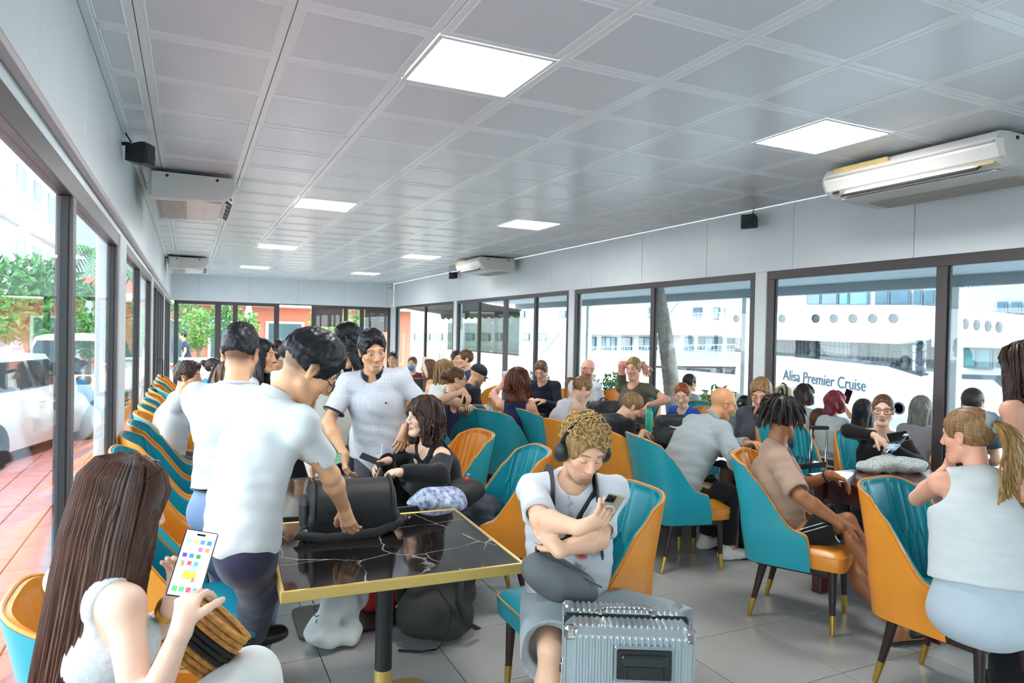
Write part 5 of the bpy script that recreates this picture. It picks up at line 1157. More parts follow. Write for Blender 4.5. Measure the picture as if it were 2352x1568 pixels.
# --- P1 long haired woman at the left, phone in her hands
p = P1 = Person('woman with long dark hair in sleeveless white lace top holding a phone', head=(283, 1165), depth=1.72, yaw=32, H=1.64, fem=True, lean=-5, bend=4, hyaw=28, hpitch=18, skin='pale', res=.008, hres=.0032, eyes='down',
    arms={'R': dict(w=AD(418, 1442, 1.52), e=np.array([.1, -.4, -1]), hd=dirv((418, 1442), (436, 1362), 1.52, 1.58), pn=np.array([.3, .8, .3]), curl=.75), 'L': dict(w=AD(395, 1392, 1.72), e=np.array([0, .8, -.8]), hd=dirv((395, 1392), (420, 1290), 1.72, 1.74), pn=np.array([-.5, -.75, .3]), curl=.35)},
    legs={'R': dict(a=AD(610, 1830, 2.05), k=np.array([.3, .2, 1.])), 'L': None})
p.top('lace_top', M('white_lace', 'd2d4d5', .85, var=.10, vs=60, bump=.5, bs=90, bdist=.004), 'tank', .010, hem=.06, neck=.058, fold=.003); p.pants('white_trousers', cloth('d6d6d2'), flare=.05, e=.02); p.shoes(m_shoew); p.hair('long', 'espresso', .80, seed=4, vol=.003, tubes=190, back=.05)
g = MB()
for sg in (-1, 1):
    ring = [p.hl(sg*.033+.026*math.cos(a), .03+.02*math.sin(a)*.2, .112+.012*math.cos(a)*-.2*sg-.02*math.sin(a)*.0+.018*math.sin(a)) for a in np.linspace(0, 6.283, 17)]; g.tube(ring, .0025, 6, caps=False); g.tube([p.hl(sg*.06, .035, .115), p.hl(sg*.084, -.005, .085), p.hl(sg*.092, -.045, .055)], .0022, 6)
o = p.mb(g, 'sunglasses', m_fr)
# --- P2 man leaning over the table
p = P2 = Person('man in white polo shirt and navy trousers leaning over the marble table', head=(708, 848), depth=2.72, yaw=2, twist=34, fat=.94, H=1.70, hs=1.2, sit=False, lean=2, bend=16, hyaw=12, hpitch=38, hroll=-8, skin='asian', res=.008, hres=.0032, fade='2a2321', eyes='down', brow='1c1614',
    arms={'R': dict(w=AD(793, 1172, 2.92), e=np.array([.2, -.6, .0]), hd=dirv((793, 1172), (812, 1240), 2.92, 2.94), pn=np.array([.35, .5, -.3]), curl=.35), 'L': dict(w=AD(742, 1072, 3.18), e=np.array([-.1, .6, -.4]), curl=.6)},
    legs={'L': dict(a=AZ(560, 1475, 0)+np.array([.02, .1, .085]), fd=(.8, .5, 0)), 'R': dict(a=AZ(575, 1545, 0)+np.array([0, 0, .085]), fd=(.85, .4, 0))})
p.top('polo_shirt', W_SH, 'tee', .012, hem=.03, loose=.010, sl=.72, neck=.064, fold=.012); p.pants('navy_trousers', cloth('2e2d40'), e=.012, flare=.02, sl=.93, waist=.05); p.shoes(m_shoeb); p.hair('fade', 'black', vol=.010, seed=2); p.glasses(m_fr, down=.012)
c = MB(); ring = [p.J['N']+p.J['d2']*.012+(p.J['cf']*math.cos(a)*.066+p.J['cl']*math.sin(a)*.068)+p.J['d2']*(.03-.02*math.cos(a)) for a in np.linspace(.5, 5.78, 25)]; ring2 = [q_+(q_-p.J['N'])*.16-p.J['d2']*.045 for q_ in ring]; c.surf([ring, ring2]); p.mb(c, 'collar', W_SH)
# --- P3 standing man seen from behind
p = P3 = Person('standing man in white shirt and blue grey trousers seen from behind', head=(553, 812), depth=3.3, fat=.92, yaw=62, H=1.74, sit=False, lean=3, bend=3, hyaw=66, hpitch=8, skin='asian', res=.010, hres=.0038, fade='2a2321', arms={'L': dict(w=AD(498, 1030, 3.55), e=np.array([.1, -.5, -1.])), 'R': 'phone'})
p.top('white_shirt', cloth('c4c9cf'), 'tee', .012, hem=-.085, loose=.014, sl=.75, fold=.011); p.pants('blue_grey_trousers', cloth('7d8fae'), e=.02, waist=.09); p.shoes(m_shoeb); p.hair('fade', 'black', vol=.012, seed=5)
b = MB(); J = p.J; c = J['P']+J['d1']*.085; b.tube([c+p.left*.168*math.cos(a)+p.fwd*.122*math.sin(a) for a in np.linspace(0, 6.283, 33)], .016, 6, caps=False, flat=.4); p.mb(b, 'belt', m_shoeb)
cl = MB(); cl.tube([J['N']+J['d2']*.028+(J['cf']*math.cos(a)*.064+J['cl']*math.sin(a)*.066) for a in np.linspace(.4, 5.88, 25)], .017, 8, flat=.5); p.mb(cl, 'collar', cloth('c3cad3'))
# --- P11 smiling man in patterned polo
m_pol = M('patterned_polo', 'd6dbe3', .85, spec=.2); n, L, bb = nodes(m_pol); t = n.new('ShaderNodeTexCoord'); v = n.new('ShaderNodeTexVoronoi'); v.inputs['Scale'].default_value = 42; v.inputs['Randomness'].default_value = .15; r_ = n.new('ShaderNodeValToRGB'); r_.color_ramp.elements[0].position = .2; r_.color_ramp.elements[0].color = (*srgb('b3bac6'), 1); r_.color_ramp.elements[1].position = .3; r_.color_ramp.elements[1].color = (*srgb('c6cad1'), 1); L.new(t.outputs['Object'], v.inputs['Vector']); L.new(v.outputs['Distance'], r_.inputs[0]); L.new(r_.outputs[0], bb.inputs['Base Color'])
p = P11 = Person('smiling man in pale patterned polo shirt with navy collar', head=(856, 806), depth=4.35, yaw=-112, H=1.72, sit=False, lean=10, bend=6, side=-5, hyaw=-88, hpitch=16, hroll=-8, skin='asian', res=.010, hres=.0034, smile=True, fade='3a2c26', brow='1c1614',
    arms={'R': dict(w=AD(792, 1046, 4.25), e=np.array([-.6, .3, 0]), hd=np.array([0, -.2, -1.]), curl=.5), 'L': dict(w=AD(930, 985, 4.3), e=np.array([.9, .3, -.1]), hd=dirv((930, 985), (915, 1035), 4.3, 4.25), curl=.3)})
p.top('polo_shirt', m_pol, 'tee', .012, hem=.12, loose=.012, sl=.72, fold=.006); p.pants('charcoal_trousers', cloth('4a474d'), e=.006); p.shoes(m_shoeb); p.hair('quiff', 'black', vol=.008, seed=8)
lg = MB(); J = p.J; lp = J['C']+J['cl']*.075+J['cf']*.128+J['d2']*.035; lg.box(lp, (.016, .016, .012), bev=.003); p.mb(lg, 'chest_logo', cloth('20263a'))
J = p.J; c = MB(); ring = [J['N']+J['d2']*.025+(J['cf']*math.cos(a)*.066+J['cl']*math.sin(a)*.07)+J['d2']*(.02-.03*math.cos(a)) for a in np.linspace(.35, 5.93, 25)]; ring2 = [q_+(q_-J['N'])*.22-J['d2']*.042 for q_ in ring]; c.surf([ring, ring2]); p.mb(c, 'navy_collar', cloth('20263a'))
for n_ in 'LR':
    S_, E = J['S'+n_], J['E'+n_]; c0 = S_+(E-S_)*.71; a, b_, d = frame_for(E-S_); c = MB(); c.tube([c0+(a*math.cos(t_)+b_*math.sin(t_))*.066 for t_ in np.linspace(0, 6.283, 25)], .008, 6, caps=False); p.mb(c, 'navy_cuff', cloth('20263a'))
# --- P12 brunette in black cardigan
p = P12 = Person('young woman with dark wavy hair and fringe in a black cardigan', head=(972, 960), depth=4.2, yaw=-165, H=1.66, fem=True, lean=18, bend=6, side=4, hyaw=-170, hpitch=-4, skin='pale', res=.009, hres=.0030, brow='2f201a', lip='b5605c',
    arms={'L': dict(w=AD(918, 1085, 3.75), e=np.array([.3, -.9, -.4]), hd=dirv((918, 1085), (868, 1075), 3.75, 3.9), pn=np.array([0, .3, -1]), curl=.5), 'R': dict(w=AD(890, 1058, 4.15), e=np.array([.2, .8, -.5]), hd=dirv((890, 1058), (858, 1068), 4.15, 4.1), pn=np.array([0, -.6, -.6]), curl=.6)})
p.top('camisole', cloth('17171a'), 'tank', .006, hem=.06, neck=.07, fold=.002, vneck=.10); p.top('cardigan', cloth('1a1a1d', False), 'long', .014, hem=.1, loose=.015, neck=.09, fold=.008, open_sh=1.05, vneck=.16); p.pants('black_trousers', cloth('1d1d22')); p.shoes(m_shoeb); p.hair('bob', 'dkbrown', .17, seed=6, vol=.008, tubes=130, fringe=True)
c = MB(); J = p.J; c.tube([J['N']+J['d2']*.02+(J['cf']*math.cos(a)*.056+J['cl']*math.sin(a)*.056)+J['d2']*(-.01-.03*math.cos(a)) for a in np.linspace(0, 6.283, 25)], .0016, 5, caps=False); pd = J['N']+J['cf']*.108-J['d2']*.062; c.tube([J['N']+J['cf']*.055+J['cl']*.03, pd, J['N']+J['cf']*.055-J['cl']*.03], .0012, 5); o = p.mb(c, 'necklace', M('dark_cord', '4a2420', .6)); c = MB(); c.lathe([(.001, 0), (.02, 0), (.02, .005), (.001, .005)], 6, pd+J['cf']*.004, rot=np.array([J['cl'], J['d2'], J['cf']]).T); p.mb(c, 'pendant', M('cream_stone', 'd8cf9e', .4), o)
# --- P13 man with headphones
p = P13 = Person('curly haired man with black headphones in white shirt looking at phone', head=(1340, 1035), depth=2.86, yaw=-112, H=1.76, lean=-2, bend=16, hyaw=-98, hpitch=26, hroll=4, skin='fair', res=.008, hres=.0028, eyes='down', brow='5a3d24', beard=('6b452c', .7, 'goatee'), lip='cf8478',
    arms={'R': dict(w=AD(1330, 1212, 2.46), e=np.array([-.8, .2, -.5]), hd=dirv((1330, 1212), (1398, 1186), 2.46, 2.42), pn=_f*.8+CU*.5, curl=.8), 'L': dict(w=AD(1282, 1262, 2.56), e=np.array([.9, -.1, -.6]), hd=dirv((1282, 1262), (1238, 1208), 2.56, 2.62), pn=np.array([.3, .9, .2]), curl=.3)},
    legs={'R': dict(a=AD(1262, 1490, 2.52)*np.array([1, 1, 0])+np.array([.0, -.03, .085]), k=np.array([-.3, -.6, .9]), fd=(-.3, -1, 0)), 'L': dict(a=AD(1528, 1430, 2.62)*np.array([1, 1, 0])+np.array([.03, -.02, .085]), k=np.array([.6, -.5, .9]), fd=(.4, -1, 0))})
tee = p.top('white_t_shirt', M('printed_white_tee', 'cfd3d9', .85, attr='Col', var=.03, vs=12, bump=.12, bs=300, bdist=.001, spec=.2), 'tee', .012, hem=.10, loose=.016, sl=.80, fold=.012); p.pants('grey_shorts', cloth('9aa3a8', False, .06), 'short', e=.020, flare=.035, sl=.95, fold=.009); p.shoes(m_shoew); p.hair('curly', 'blond', seed=3, vol=.012, res=.0042)
me = tee.data; V = np.zeros(len(me.vertices)*3, np.float32); me.vertices.foreach_get('co', V); V = V.reshape(-1, 3)+p.off; d = V-p.J['C']; x_, y_, z_ = d @ p.J['cl'], d @ p.J['d2'], d @ p.J['cf']
cl_ = np.tile(np.array(srgb('cfd3d9')), (len(V), 1)); nz_ = wob(31, 1, 60)(V)+.6*wob(33, 1, 150)(V); fr_ = np.clip((z_-.05)/.02, 0, 1); m1 = np.clip(nz_-.1+.6-((x_+.0)/.10)**2-((y_-.02)/.12)**2, 0, 1)*fr_; m1 = np.clip(m1*1.6, 0, 1)[:, None]; cl_ = cl_*(1-m1*.85)+np.array(srgb('6f7a78'))*m1*.85
m2 = np.clip(1.2-((x_-.03)/.035)**2-((y_+.055)/.03)**2, 0, 1)[:, None]*fr_[:, None]; cl_ = cl_*(1-m2)+np.array(srgb('c0303a'))*m2; ca = me.color_attributes.new('Col', 'FLOAT_COLOR', 'POINT'); ca.data.foreach_set('color', np.concatenate([cl_, np.ones((len(V), 1))], 1).astype(np.float32).ravel())
cu_ = MB(); rg = random.Random(21)
for i in range(300):
    a, b_ = rg.uniform(.0, 1), rg.uniform(0, 6.283); c = math.sqrt(1-a*a); l, f, u_ = c*math.cos(b_), c*math.sin(b_), a
    if (f > .45 and u_ < .38) or (abs(l) > .75 and u_ < .25 and f > -.2): continue
    b0 = p.hl(l*.080, -.012+f*.103, .042+u_*.098); o_ = unit(b0-p.hl(0, -.014, .03)); t1 = unit(np.cross(o_, [rg.uniform(-1, 1), rg.uniform(-1, 1), rg.uniform(-1, 1)])); t2 = np.cross(o_, t1); r_ = rg.uniform(.007, .012); ph = rg.uniform(0, 6)
    cu_.tube([b0+o_*(.004+.0045*k)+(t1*math.cos(ph+k*1.15)+t2*math.sin(ph+k*1.15))*r_+t1*.003*k for k in range(6)], [.0035, .0045, .0045, .004, .003, .0015], 5)
p.mb(cu_, 'hair_curls', M('hair_blond_tips', 'b3915a', .45, var=.45, vs=60, spec=.35))
h_ = MB(); hp = [p.hl(.098*math.cos(a), -.006, .022+.128*math.sin(a)) for a in np.linspace(.05, math.pi-.05, 25)]; h_.tube(hp, [.011]*25, 8, flat=.45, ref=p.J['hf']); p.mb(h_, 'headphone_band', M('headphone_black', '1e2122', .45))
for sg in (1, -1):
    q = Sdf(); c = p.hl(sg*.096, .0, -.008); q.ell(c, p.hR(), (.026, .036, .045), .004); q.ell(p.hl(sg*.079, 0, -.008), p.hR(), (.016, .034, .043), .01); V, F = q.mesh(.0045); p.part('ear_cup', V, F, M('headphone_black'))
J = p.J; bs = MB()
for sg in (1, -1):
    pts = [J['S'+('L' if sg > 0 else 'R')]*.55+J['N']*.45+J['cf']*k[0]+J['d2']*k[1]+J['cl']*sg*k[2] for k in ((-.11, -.06, .02), (-.07, .045, .01), (0, .07, .0), (.075, .03, .0), (.135, -.06, .0), (.15, -.16, .015), (.14, -.25, .03))]; bs.tube(pts, [.03]*7, 8, flat=.22, ref=J['cl'])
o = p.mb(bs, 'backpack_strap', M('strap_black', '26292c', .7))
# --- P29 bald man in grey suit
p = P29 = Person('shaven headed man in light grey suit leaning over a table', head=(1660, 928), depth=None, yaw=-4, H=1.74, lean=30, bend=8, hyaw=-18, hpitch=22, skin='warm', res=.010, hres=.004, eyes='down', brow='2a1c14', fat=1.05,
    arms={'R': dict(w=AD(1690, 1045, 4.75), e=np.array([-.2, -.8, -.6]), hd=dirv((1690, 1045), (1730, 1030), 4.75, 4.8), curl=.5), 'L': dict(w=AD(1715, 1020, 5.15), e=np.array([0, .8, -.5]), curl=.5)})
p.top('suit_jacket', cloth('9aa4a5', True, .04), 'long', .018, hem=.17, loose=.018, fold=.009, neck=.06); p.pants('black_trousers', cloth('1c1d20')); p.shoes(m_shoew)
c = MB(); J = p.J; c.tube([J['N']+J['d2']*.02+(J['cf']*math.cos(a)*.07+J['cl']*math.sin(a)*.072)+J['d2']*(.012-.03*math.cos(a)) for a in np.linspace(.5, 5.78, 25)], .016, 8, flat=.45); p.mb(c, 'jacket_collar', cloth('8b9596'))
# --- P31 dreadlocked man in tan shirt
p = P31 = Person('man with short dreadlocks in tan shirt and black striped shorts', head=(1797, 962), depth=4.28, yaw=-48, H=1.74, lean=-8, bend=10, side=-3, twist=4, hyaw=2, hpitch=4, skin='brown', res=.009, hres=.0036,
    arms={'L': dict(w=AD(1908, 1090, 4.22), e=np.array([.1, .4, -.9]), hd=dirv((1908, 1090), (1950, 1105), 4.22, 4.2), pn=np.array([0, 0, -1]), curl=.45), 'R': dict(w=AD(1935, 1205, 3.8), e=np.array([-.5, -.7, -.5]), hd=dirv((1935, 1205), (1985, 1218), 3.8, 3.85), curl=.5)},
    legs={'R': dict(a=AD(2035, 1358, 3.75), k=np.array([.5, -.3, .9]), fd=(.9, -.3, 0)), 'L': dict(a=AZ(2060, 1478, 0)+np.array([0, 0, .09]), k=np.array([.6, .2, .9]), fd=(.95, -.2, 0))})
p.top('tan_t_shirt', cloth('a98d7a'), 'tee', .012, hem=.10, loose=.030, sl=.88, fold=.010); sh = p.pants('black_shorts', cloth('1c1f20'), 'short', e=.022, flare=.03, sl=.80, fold=.007); p.shoes(m_sand, 'sandal')
J = p.J; st = MB()
for off_ in (-.011, .011):
    A_, K = J['JR'], J['KR']; d = unit(K-A_); sd = unit(np.cross(d, up)*1.0+up*.35); pts = [A_+(K-A_)*u+sd*(.118-.012*u)+np.cross(sd, d)*off_ for u in np.linspace(-.12, .80, 12)]; st.tube(pts, .0055, 6, flat=.5)
    c0 = A_+(K-A_)*.79; a, b_, dd = frame_for(d); st.tube([c0+d*off_*.9+(a*math.cos(t_)+b_*math.sin(t_))*.105 for t_ in np.linspace(0, 6.283, 29)], .0055, 6, caps=False)
p.mb(st, 'white_stripe', M('white_tape', 'dfe3e4', .7), sh)
p.hair('short', 'black', vol=.012, seed=9); dr = MB(); rg = random.Random(5)
for i in range(175):
    a, b_ = rg.uniform(-.05, 1), rg.uniform(0, 6.283); c = math.sqrt(1-a*a); l, f, u_ = c*math.cos(b_), c*math.sin(b_), a
    if f > .55 and u_ < .4: continue
    b0 = p.hl(l*.080, -.014+f*.10, .040+u_*.094); o_ = unit(b0-p.hl(0, -.014, .02)); dn = -p.J['hu']; L_ = rg.uniform(.10, .165)*(1 if u_ > .2 else .75); pts = [b0-o_*.01]; dcur = unit(o_*.75+dn*.15+np.array([rg.uniform(-.3, .3) for _ in range(3)]))
    for k in range(6): dcur = unit(dcur+dn*(.55+.15*rg.random())+np.array([rg.uniform(-.14, .14) for _ in range(3)])); pts.append(pts[-1]+dcur*L_/6)
    dr.tube(pts, [.0075, .0085, .008, .0075, .0065, .005, .0025], 6)
p.mb(dr, 'dreadlocks', M('dread_dark', '241d19', .75, var=.35, vs=60, bump=.6, bs=120, bdist=.003))
w_ = MB(); a, b_, d = frame_for(J['AL']-J['EL']); w_.tube([J['AL']-d*.03+(a*math.cos(t_)+b_*math.sin(t_))*.031 for t_ in np.linspace(0, 6.283, 21)], .011, 6, caps=False, flat=.5); p.mb(w_, 'wrist_watch', m_fr)
# --- P32 woman with glasses facing us
p = P32 = Person('woman with tortoiseshell glasses in a black off-shoulder top facing the room', head=(2028, 943), depth=5.25, yaw=-142, H=1.64, fem=True, lean=-2, bend=4, side=3, hyaw=-146, hpitch=2, skin='pale', res=.009, hres=.0030, brow='4a3324', lip='b5605c', iris='4a4a38',
    arms={'R': dict(w=AD(2008, 1000, 4.95), e=np.array([-.4, .8, .1]), hd=dirv((2008, 1000), (2040, 1020), 4.95, 4.9), pn=np.array([.3, -.2, -.7]), curl=.35), 'L': dict(w=AD(2050, 1030, 5.0), e=np.array([.6, -.5, -.6]), curl=.4)})
p.top('black_top', cloth('16171a'), 'long', .010, hem=.08, loose=.006, neck=.085, fold=.006, open_sh=.55); p.pants('dark_trousers', cloth('22242a')); p.shoes(m_shoeb); p.hair('pony', 'brown', seed=3, vol=.002); p.glasses(m_tort, .031, .021, .0034)
s_ = MB(); J = p.J; s_.tube([J['SL']*.6+J['N']*.4+J['cf']*.09-J['d2']*.05, J['SL']*.6+J['N']*.4+J['d2']*.035, J['SL']*.6+J['N']*.4-J['cf']*.08], .004, 5); p.mb(s_, 'red_strap', M('red_strap_cloth', 'c24b44', .7))
# --- P33 woman in white vest, long ponytail
p = P33 = Person('woman in white vest with long wavy blonde ponytail seen from behind', head=(2222, 1003), depth=3.1, yaw=38, H=1.74, fem=True, lean=12, bend=8, hyaw=92, hpitch=8, skin='rosy', res=.009, hres=.0034, fat=1.06,
    arms={'L': dict(w=AD(2180, 1070, 3.4), e=np.array([.3, .9, -.8]), hd=unit([-.2, -.2, 1.]), curl=.6), 'R': dict(w=AD(2400, 1240, 2.9), e=np.array([.3, -.9, -.6]), curl=.4)},
    legs={'R': dict(a=(4.05, 1.75, .085), k=np.array([.9, -.2, .7])), 'L': dict(a=(4.2, 2.1, .085), k=np.array([.9, .3, .7]))})
p.top('white_vest', M('crinkled_cotton', 'c9cfce', .85, var=.04, vs=30, bump=.6, bs=60, bdist=.004, spec=.2, stretch=(.3, .3, 1)), 'tank', .016, hem=-.08, neck=.06, fold=.004, loose=.012); p.pants('pale_blue_trousers', cloth('b3bfc9', False), e=.016, flare=.06, waist=.11); p.shoes(m_shoeb); p.hair('pony', 'ltbrown', seed=3, vol=.003, res=.0045)
tl = MB(); rg = random.Random(11); r0 = p.hl(0, -.105, .062)
for i in range(120):
    a = rg.uniform(0, 6.28); rr = rg.uniform(0, .026); b0 = r0+(p.J['hl']*math.cos(a)+p.J['hu']*math.sin(a))*rr*.5; L_ = rg.uniform(.26, .46); ph = rg.uniform(0, 6); pts = []; sp = (p.J['hl']*math.cos(a)-p.J['hl']*rg.uniform(-.8, 1.6)); amp = rg.uniform(.006, .016)
    for k in range(11):
        u_ = k/10; pts.append(b0-p.J['hf']*(.085*math.sin(min(1, u_*1.9)*1.57)+.02*u_)+np.array([0, 0, .018*math.sin(u_*3.1)-L_*u_**1.25])+sp*.085*u_**.9+(p.J['hl']*math.sin(ph+u_*13)+p.J['hf']*math.cos(ph*1.7+u_*11))*amp*u_)
    tl.tube(pts, [.003+.0045*math.sin(min(1, u2*1.4+.1)*2.6) for u2 in np.linspace(0, 1, 11)], 5)
p.mb(tl, 'ponytail', M('hair_balayage', '9a7440', .42, var=.5, vs=45, stretch=(1, 1, .2), spec=.35))
q = Sdf(); 
for k in range(9): a = k*.7; q.ell(p.hl(.026*math.cos(a), -.106-.012*math.sin(k*2.1), .062+.030*math.sin(a)), p.hR(), (.017, .019, .017), .008)
V, F = q.mesh(.004, wob(3, .003, 150)); p.part('scrunchie', V, F, cloth('8c979b'))
# --- P34 woman cut by the right frame edge
p = P34 = Person('standing woman in black top cut by the right frame edge', head=(2352, 846), depth=3.4, yaw=72, H=1.66, sit=False, fem=True, lean=6, hyaw=85, hpitch=10, skin='rosy', res=.010, hres=.005, arms={'L': dict(w=AD(2395, 1105, 3.35), e=np.array([-.5, -.3, -.9])), 'R': 'side'})
p.top('black_top', cloth('151618'), 'tank', .01, hem=.13, neck=.075); p.pants('black_trousers', cloth('18191c'), e=.03, flare=.05); p.shoes(m_shoeb); p.hair('long', 'dkbrown', .30, seed=8, vol=.008, tubes=60)
# ------------------------------------------------ middle distance
def mid(label, head, yaw, topk, topc, bot=('long', '23252c'), hair=None, sit=True, H=1.7, fem=False, res=.013, seat=None, **kw):
    tp = kw.pop('tp', {}); hk = kw.pop('hk', {}); gl = kw.pop('gl', None); sh_ = kw.pop('shoe', m_shoeb); kw.setdefault('hres', .0055)
    p = Person(label, head=head, yaw=yaw, H=H, fem=fem, sit=sit, res=res, **kw); tp.setdefault('hem', .06 if sit else .13)
    p.top('t_shirt' if topk == 'tee' else 'tank_top' if topk == 'tank' else 'long_sleeved_top', topc if not isinstance(topc, str) else cloth(topc), topk, **tp)
    if bot[0] == 'skirt': p.skirt('skirt', cloth(bot[1], False))
    else: p.pants('trousers' if bot[0] == 'long' else 'shorts', cloth(bot[1]), bot[0])
    p.shoes(sh_)
    if hair: p.hair(hair[0], hair[1], **hk)
    if gl: p.glasses(gl)
    if seat: chair(seat[0], *(p.P+p.fwd*.05)[:2], yaw+seat[2] if len(seat) > 2 else yaw, seat[1])
    return p
P4 = mid('seated man in white shirt and grey trousers by the left windows', (432, 866), -6, 'tee', W_SH, ('long', '4c4f56'), ('quiff', 'dkbrown'), lean=10, bend=6, hyaw=-18, hpitch=4, skin='asian', res=.010, hres=.004, brow='1c1614', tp=dict(loose=.02, sl=.8), hk=dict(vol=.006), fade='3a2c26', arms={'R': dict(w=AD(438, 990, 7.1), e=np.array([-.4, -.8, -.3])), 'L': 'table'})
P5 = mid('woman in bright blue jacket with white claw clip in her hair', (492, 846), 4, 'long', '1787b8', ('long', '23252c'), ('bun', 'dkbrown'), fem=True, lean=20, hyaw=-6, hpitch=2, skin='asian', H=1.66, hk=dict(part_=.03), arms={'R': 'table', 'L': 'table'}, depth=8.2, seat=('A', 'under the woman in bright blue'))
c = MB(); q = P5.hl(-.012, -.135, .055)
for k in (-1, 1): c.tube([q+up*.05*k*-1+P5.J['hf']*.02*k, q, q-up*.03+P5.J['hl']*.02*k], .008, 6)
P5.mb(c, 'claw_clip', M('white_plastic', 'f0f0f0', .3))
mid('woman with long brown hair half hidden behind the standing man', (527, 858), 10, 'tee', 'd9c7b2', hair=('long', 'brown'), fem=True, depth=6.6, hyaw=-8, skin='asian', H=1.6, hk=dict(length=.35, tubes=30), seat=('B', 'hidden by the standing man'))
mid('bespectacled woman peeking out behind the standing man', (566, 846), 20, 'tee', 'c7d5e2', hair=('long', 'dkbrown'), fem=True, depth=5.9, hyaw=-30, skin='asian', H=1.62, hk=dict(length=.3), gl=m_gold2, sit=False)
mid('standing woman with dark hair in profile between the two men', (598, 818), -10, 'tee', 'd8dbe2', hair=('long', 'black'), fem=True, depth=4.7, hyaw=-22, hpitch=4, skin='asian', H=1.60, hk=dict(length=.28), sit=False, arms={'L': 'side', 'R': 'side'})
mid('young woman with tied dark hair facing right, behind the profile', (628, 834), -10, 'tee', 'c9cfd8', hair=('pony', 'black'), fem=True, depth=6.4, hyaw=-25, skin='asian', H=1.52, sit=False)
mid('woman whose topknot shows left of the leaning man', (672, 812), 30, 'tee', 'e4dcd0', hair=('bun', 'dkbrown'), fem=True, depth=5.6, hyaw=-20, skin='asian', H=1.64, sit=False, hk=dict(part_=.05))
P9 = mid('man in beige shirt standing behind the smiling man', (800, 778), 40, 'tee', 'd6d2c4', ('long', '3a4660'), ('fade', 'black'), sit=False, H=1.76, depth=5.6, hyaw=20, hpitch=2, skin='asian', fade='3a2c26', tp=dict(loose=.02))
P10 = mid('black haired woman with glasses holding up a phone', (806, 806), -160, 'tee', 'e6e3dd', ('long', '2c2f38'), ('bob', 'black'), sit=False, H=1.64, fem=True, depth=5.0, hyaw=-165, hpitch=18, skin='asian', hk=dict(length=.18), gl=m_gold2, arms={'R': dict(w=AD(778, 905, 4.75), e=np.array([-.4, .3, -.7]), hd=unit([-.2, -.2, 1.])), 'L': 'side'})
mid('man in pale shirt far behind the group', (768, 806), 20, 'tee', 'c9d3df', hair=('short', 'black'), depth=9.5, hyaw=40, sit=False, H=1.62, res=.016, hres=.008, skin='asian')
mid('boy in pale grey shirt laughing at the far table', (902, 826), -150, 'tee', 'd6d9dd', hair=('short', 'black'), depth=10.8, hyaw=-120, skin='asian', smile=True, res=.016, hres=.006, H=1.62, seat=('B', 'under the boy in a pale shirt'))
PC = mid('child wearing a blue face mask at the far table', (947, 836), -140, 'tee', '7a2433', hair=('short', 'brown'), depth=10.6, hyaw=-125, skin='fair', res=.016, hres=.007, H=1.5, seat=('A', 'under the masked child'))
q = Sdf(); q.ell(PC.hl(0, .062, -.055), PC.hR(), (.056, .05, .05), .01); q.cut(PC.hl(0, .03, -.05), -PC.J['hf']); V, F = q.mesh(.006); PC.part('face_mask', V, F, M('mask_blue', '4a9ad8', .8))
P16 = mid('woman holding a conical straw hat at the far table', (984, 846), 150, 'tank', 'c9c2bb', hair=('long', 'brown'), fem=True, depth=9.0, hyaw=150, skin='tan', res=.016, hres=.007, H=1.6, hk=dict(length=.35), seat=('A', 'under the woman with a conical hat'))
P17 = mid('fair haired woman in sleeveless grey top at the middle table', (1022, 852), 35, 'tank', 'cfcfca', hair=('long', 'blond'), fem=True, depth=7.9, hyaw=20, hpitch=6, lean=16, skin='fair', hk=dict(length=.36, tubes=40, vol=.006), arms={'L': 'table', 'R': 'table'}, seat=('B', 'under the fair haired woman'))
P18 = mid('woman with bun and glasses resting an arm on a chair back', (1048, 872), 10, 'tank', '232c47', hair=('bun', 'brown'), fem=True, depth=6.7, hyaw=-12, hpitch=4, lean=14, skin='fair', gl=m_fr, arms={'R': dict(w=AD(1066, 898, 6.35), e=np.array([-.9, -.3, .0]), hd=dirv((1066, 898), (1085, 925), 6.35, 6.3)), 'L': dict(w=AD(1075, 935, 6.6), e=np.array([.8, .2, -.5]))}, seat=('A', 'under the woman with a bun', 8))
P19 = mid('man in black cap with white earphones bowed over the table', (1098, 862), 10, 'tee', '1f2531', hair=None, depth=8.2, hyaw=-14, hpitch=26, lean=24, skin='fair', beard=('5a3d2c', .45), eyes='down', arms={'L': 'table', 'R': 'table'}, seat=('A', 'under the man in a cap'))
q = Sdf(); P = P19; q.ell(P.hl(0, -.012, .05), P.hR(), (.086, .108, .092), .0); q.cut(P.hl(0, 0, .025), -P.J['hu']); V, F = q.mesh(.006); cp_ = P.part('cap', V, F, M('cap_black', '1a1c1f', .8)); c = MB(); c.surf([[P.hl(-.07+.14*k/8, .085+(.07 if j else 0)*math.sin(math.pi*(k+.8)/9.6), .032-(.012 if j else 0)) for k in range(9)] for j in (0, 1)]); c.surf([[P.hl(-.07+.14*k/8, .085+(.07 if j else 0)*math.sin(math.pi*(k+.8)/9.6), .026-(.012 if j else 0)) for k in range(9)] for j in (0, 1)], flip=True); P.mb(c, 'cap_visor', M('cap_black'), cp_)
mid('man in navy shirt turned away behind the man in a cap', (1068, 826), 140, 'tee', '2a3a5c', hair=('short', 'brown'), depth=9.6, hyaw=170, skin='fair', res=.016, hres=.006, H=1.8, seat=('B', 'under the navy shirted man'))
mid('dark haired person partly hidden beside the navy shirted man', (1049, 826), -120, 'tee', '3a3f4a', hair=('short', 'dkbrown'), depth=10.0, hyaw=-90, skin='fair', res=.016, hres=.006, H=1.78, seat=('A', 'beside the navy shirted man'))
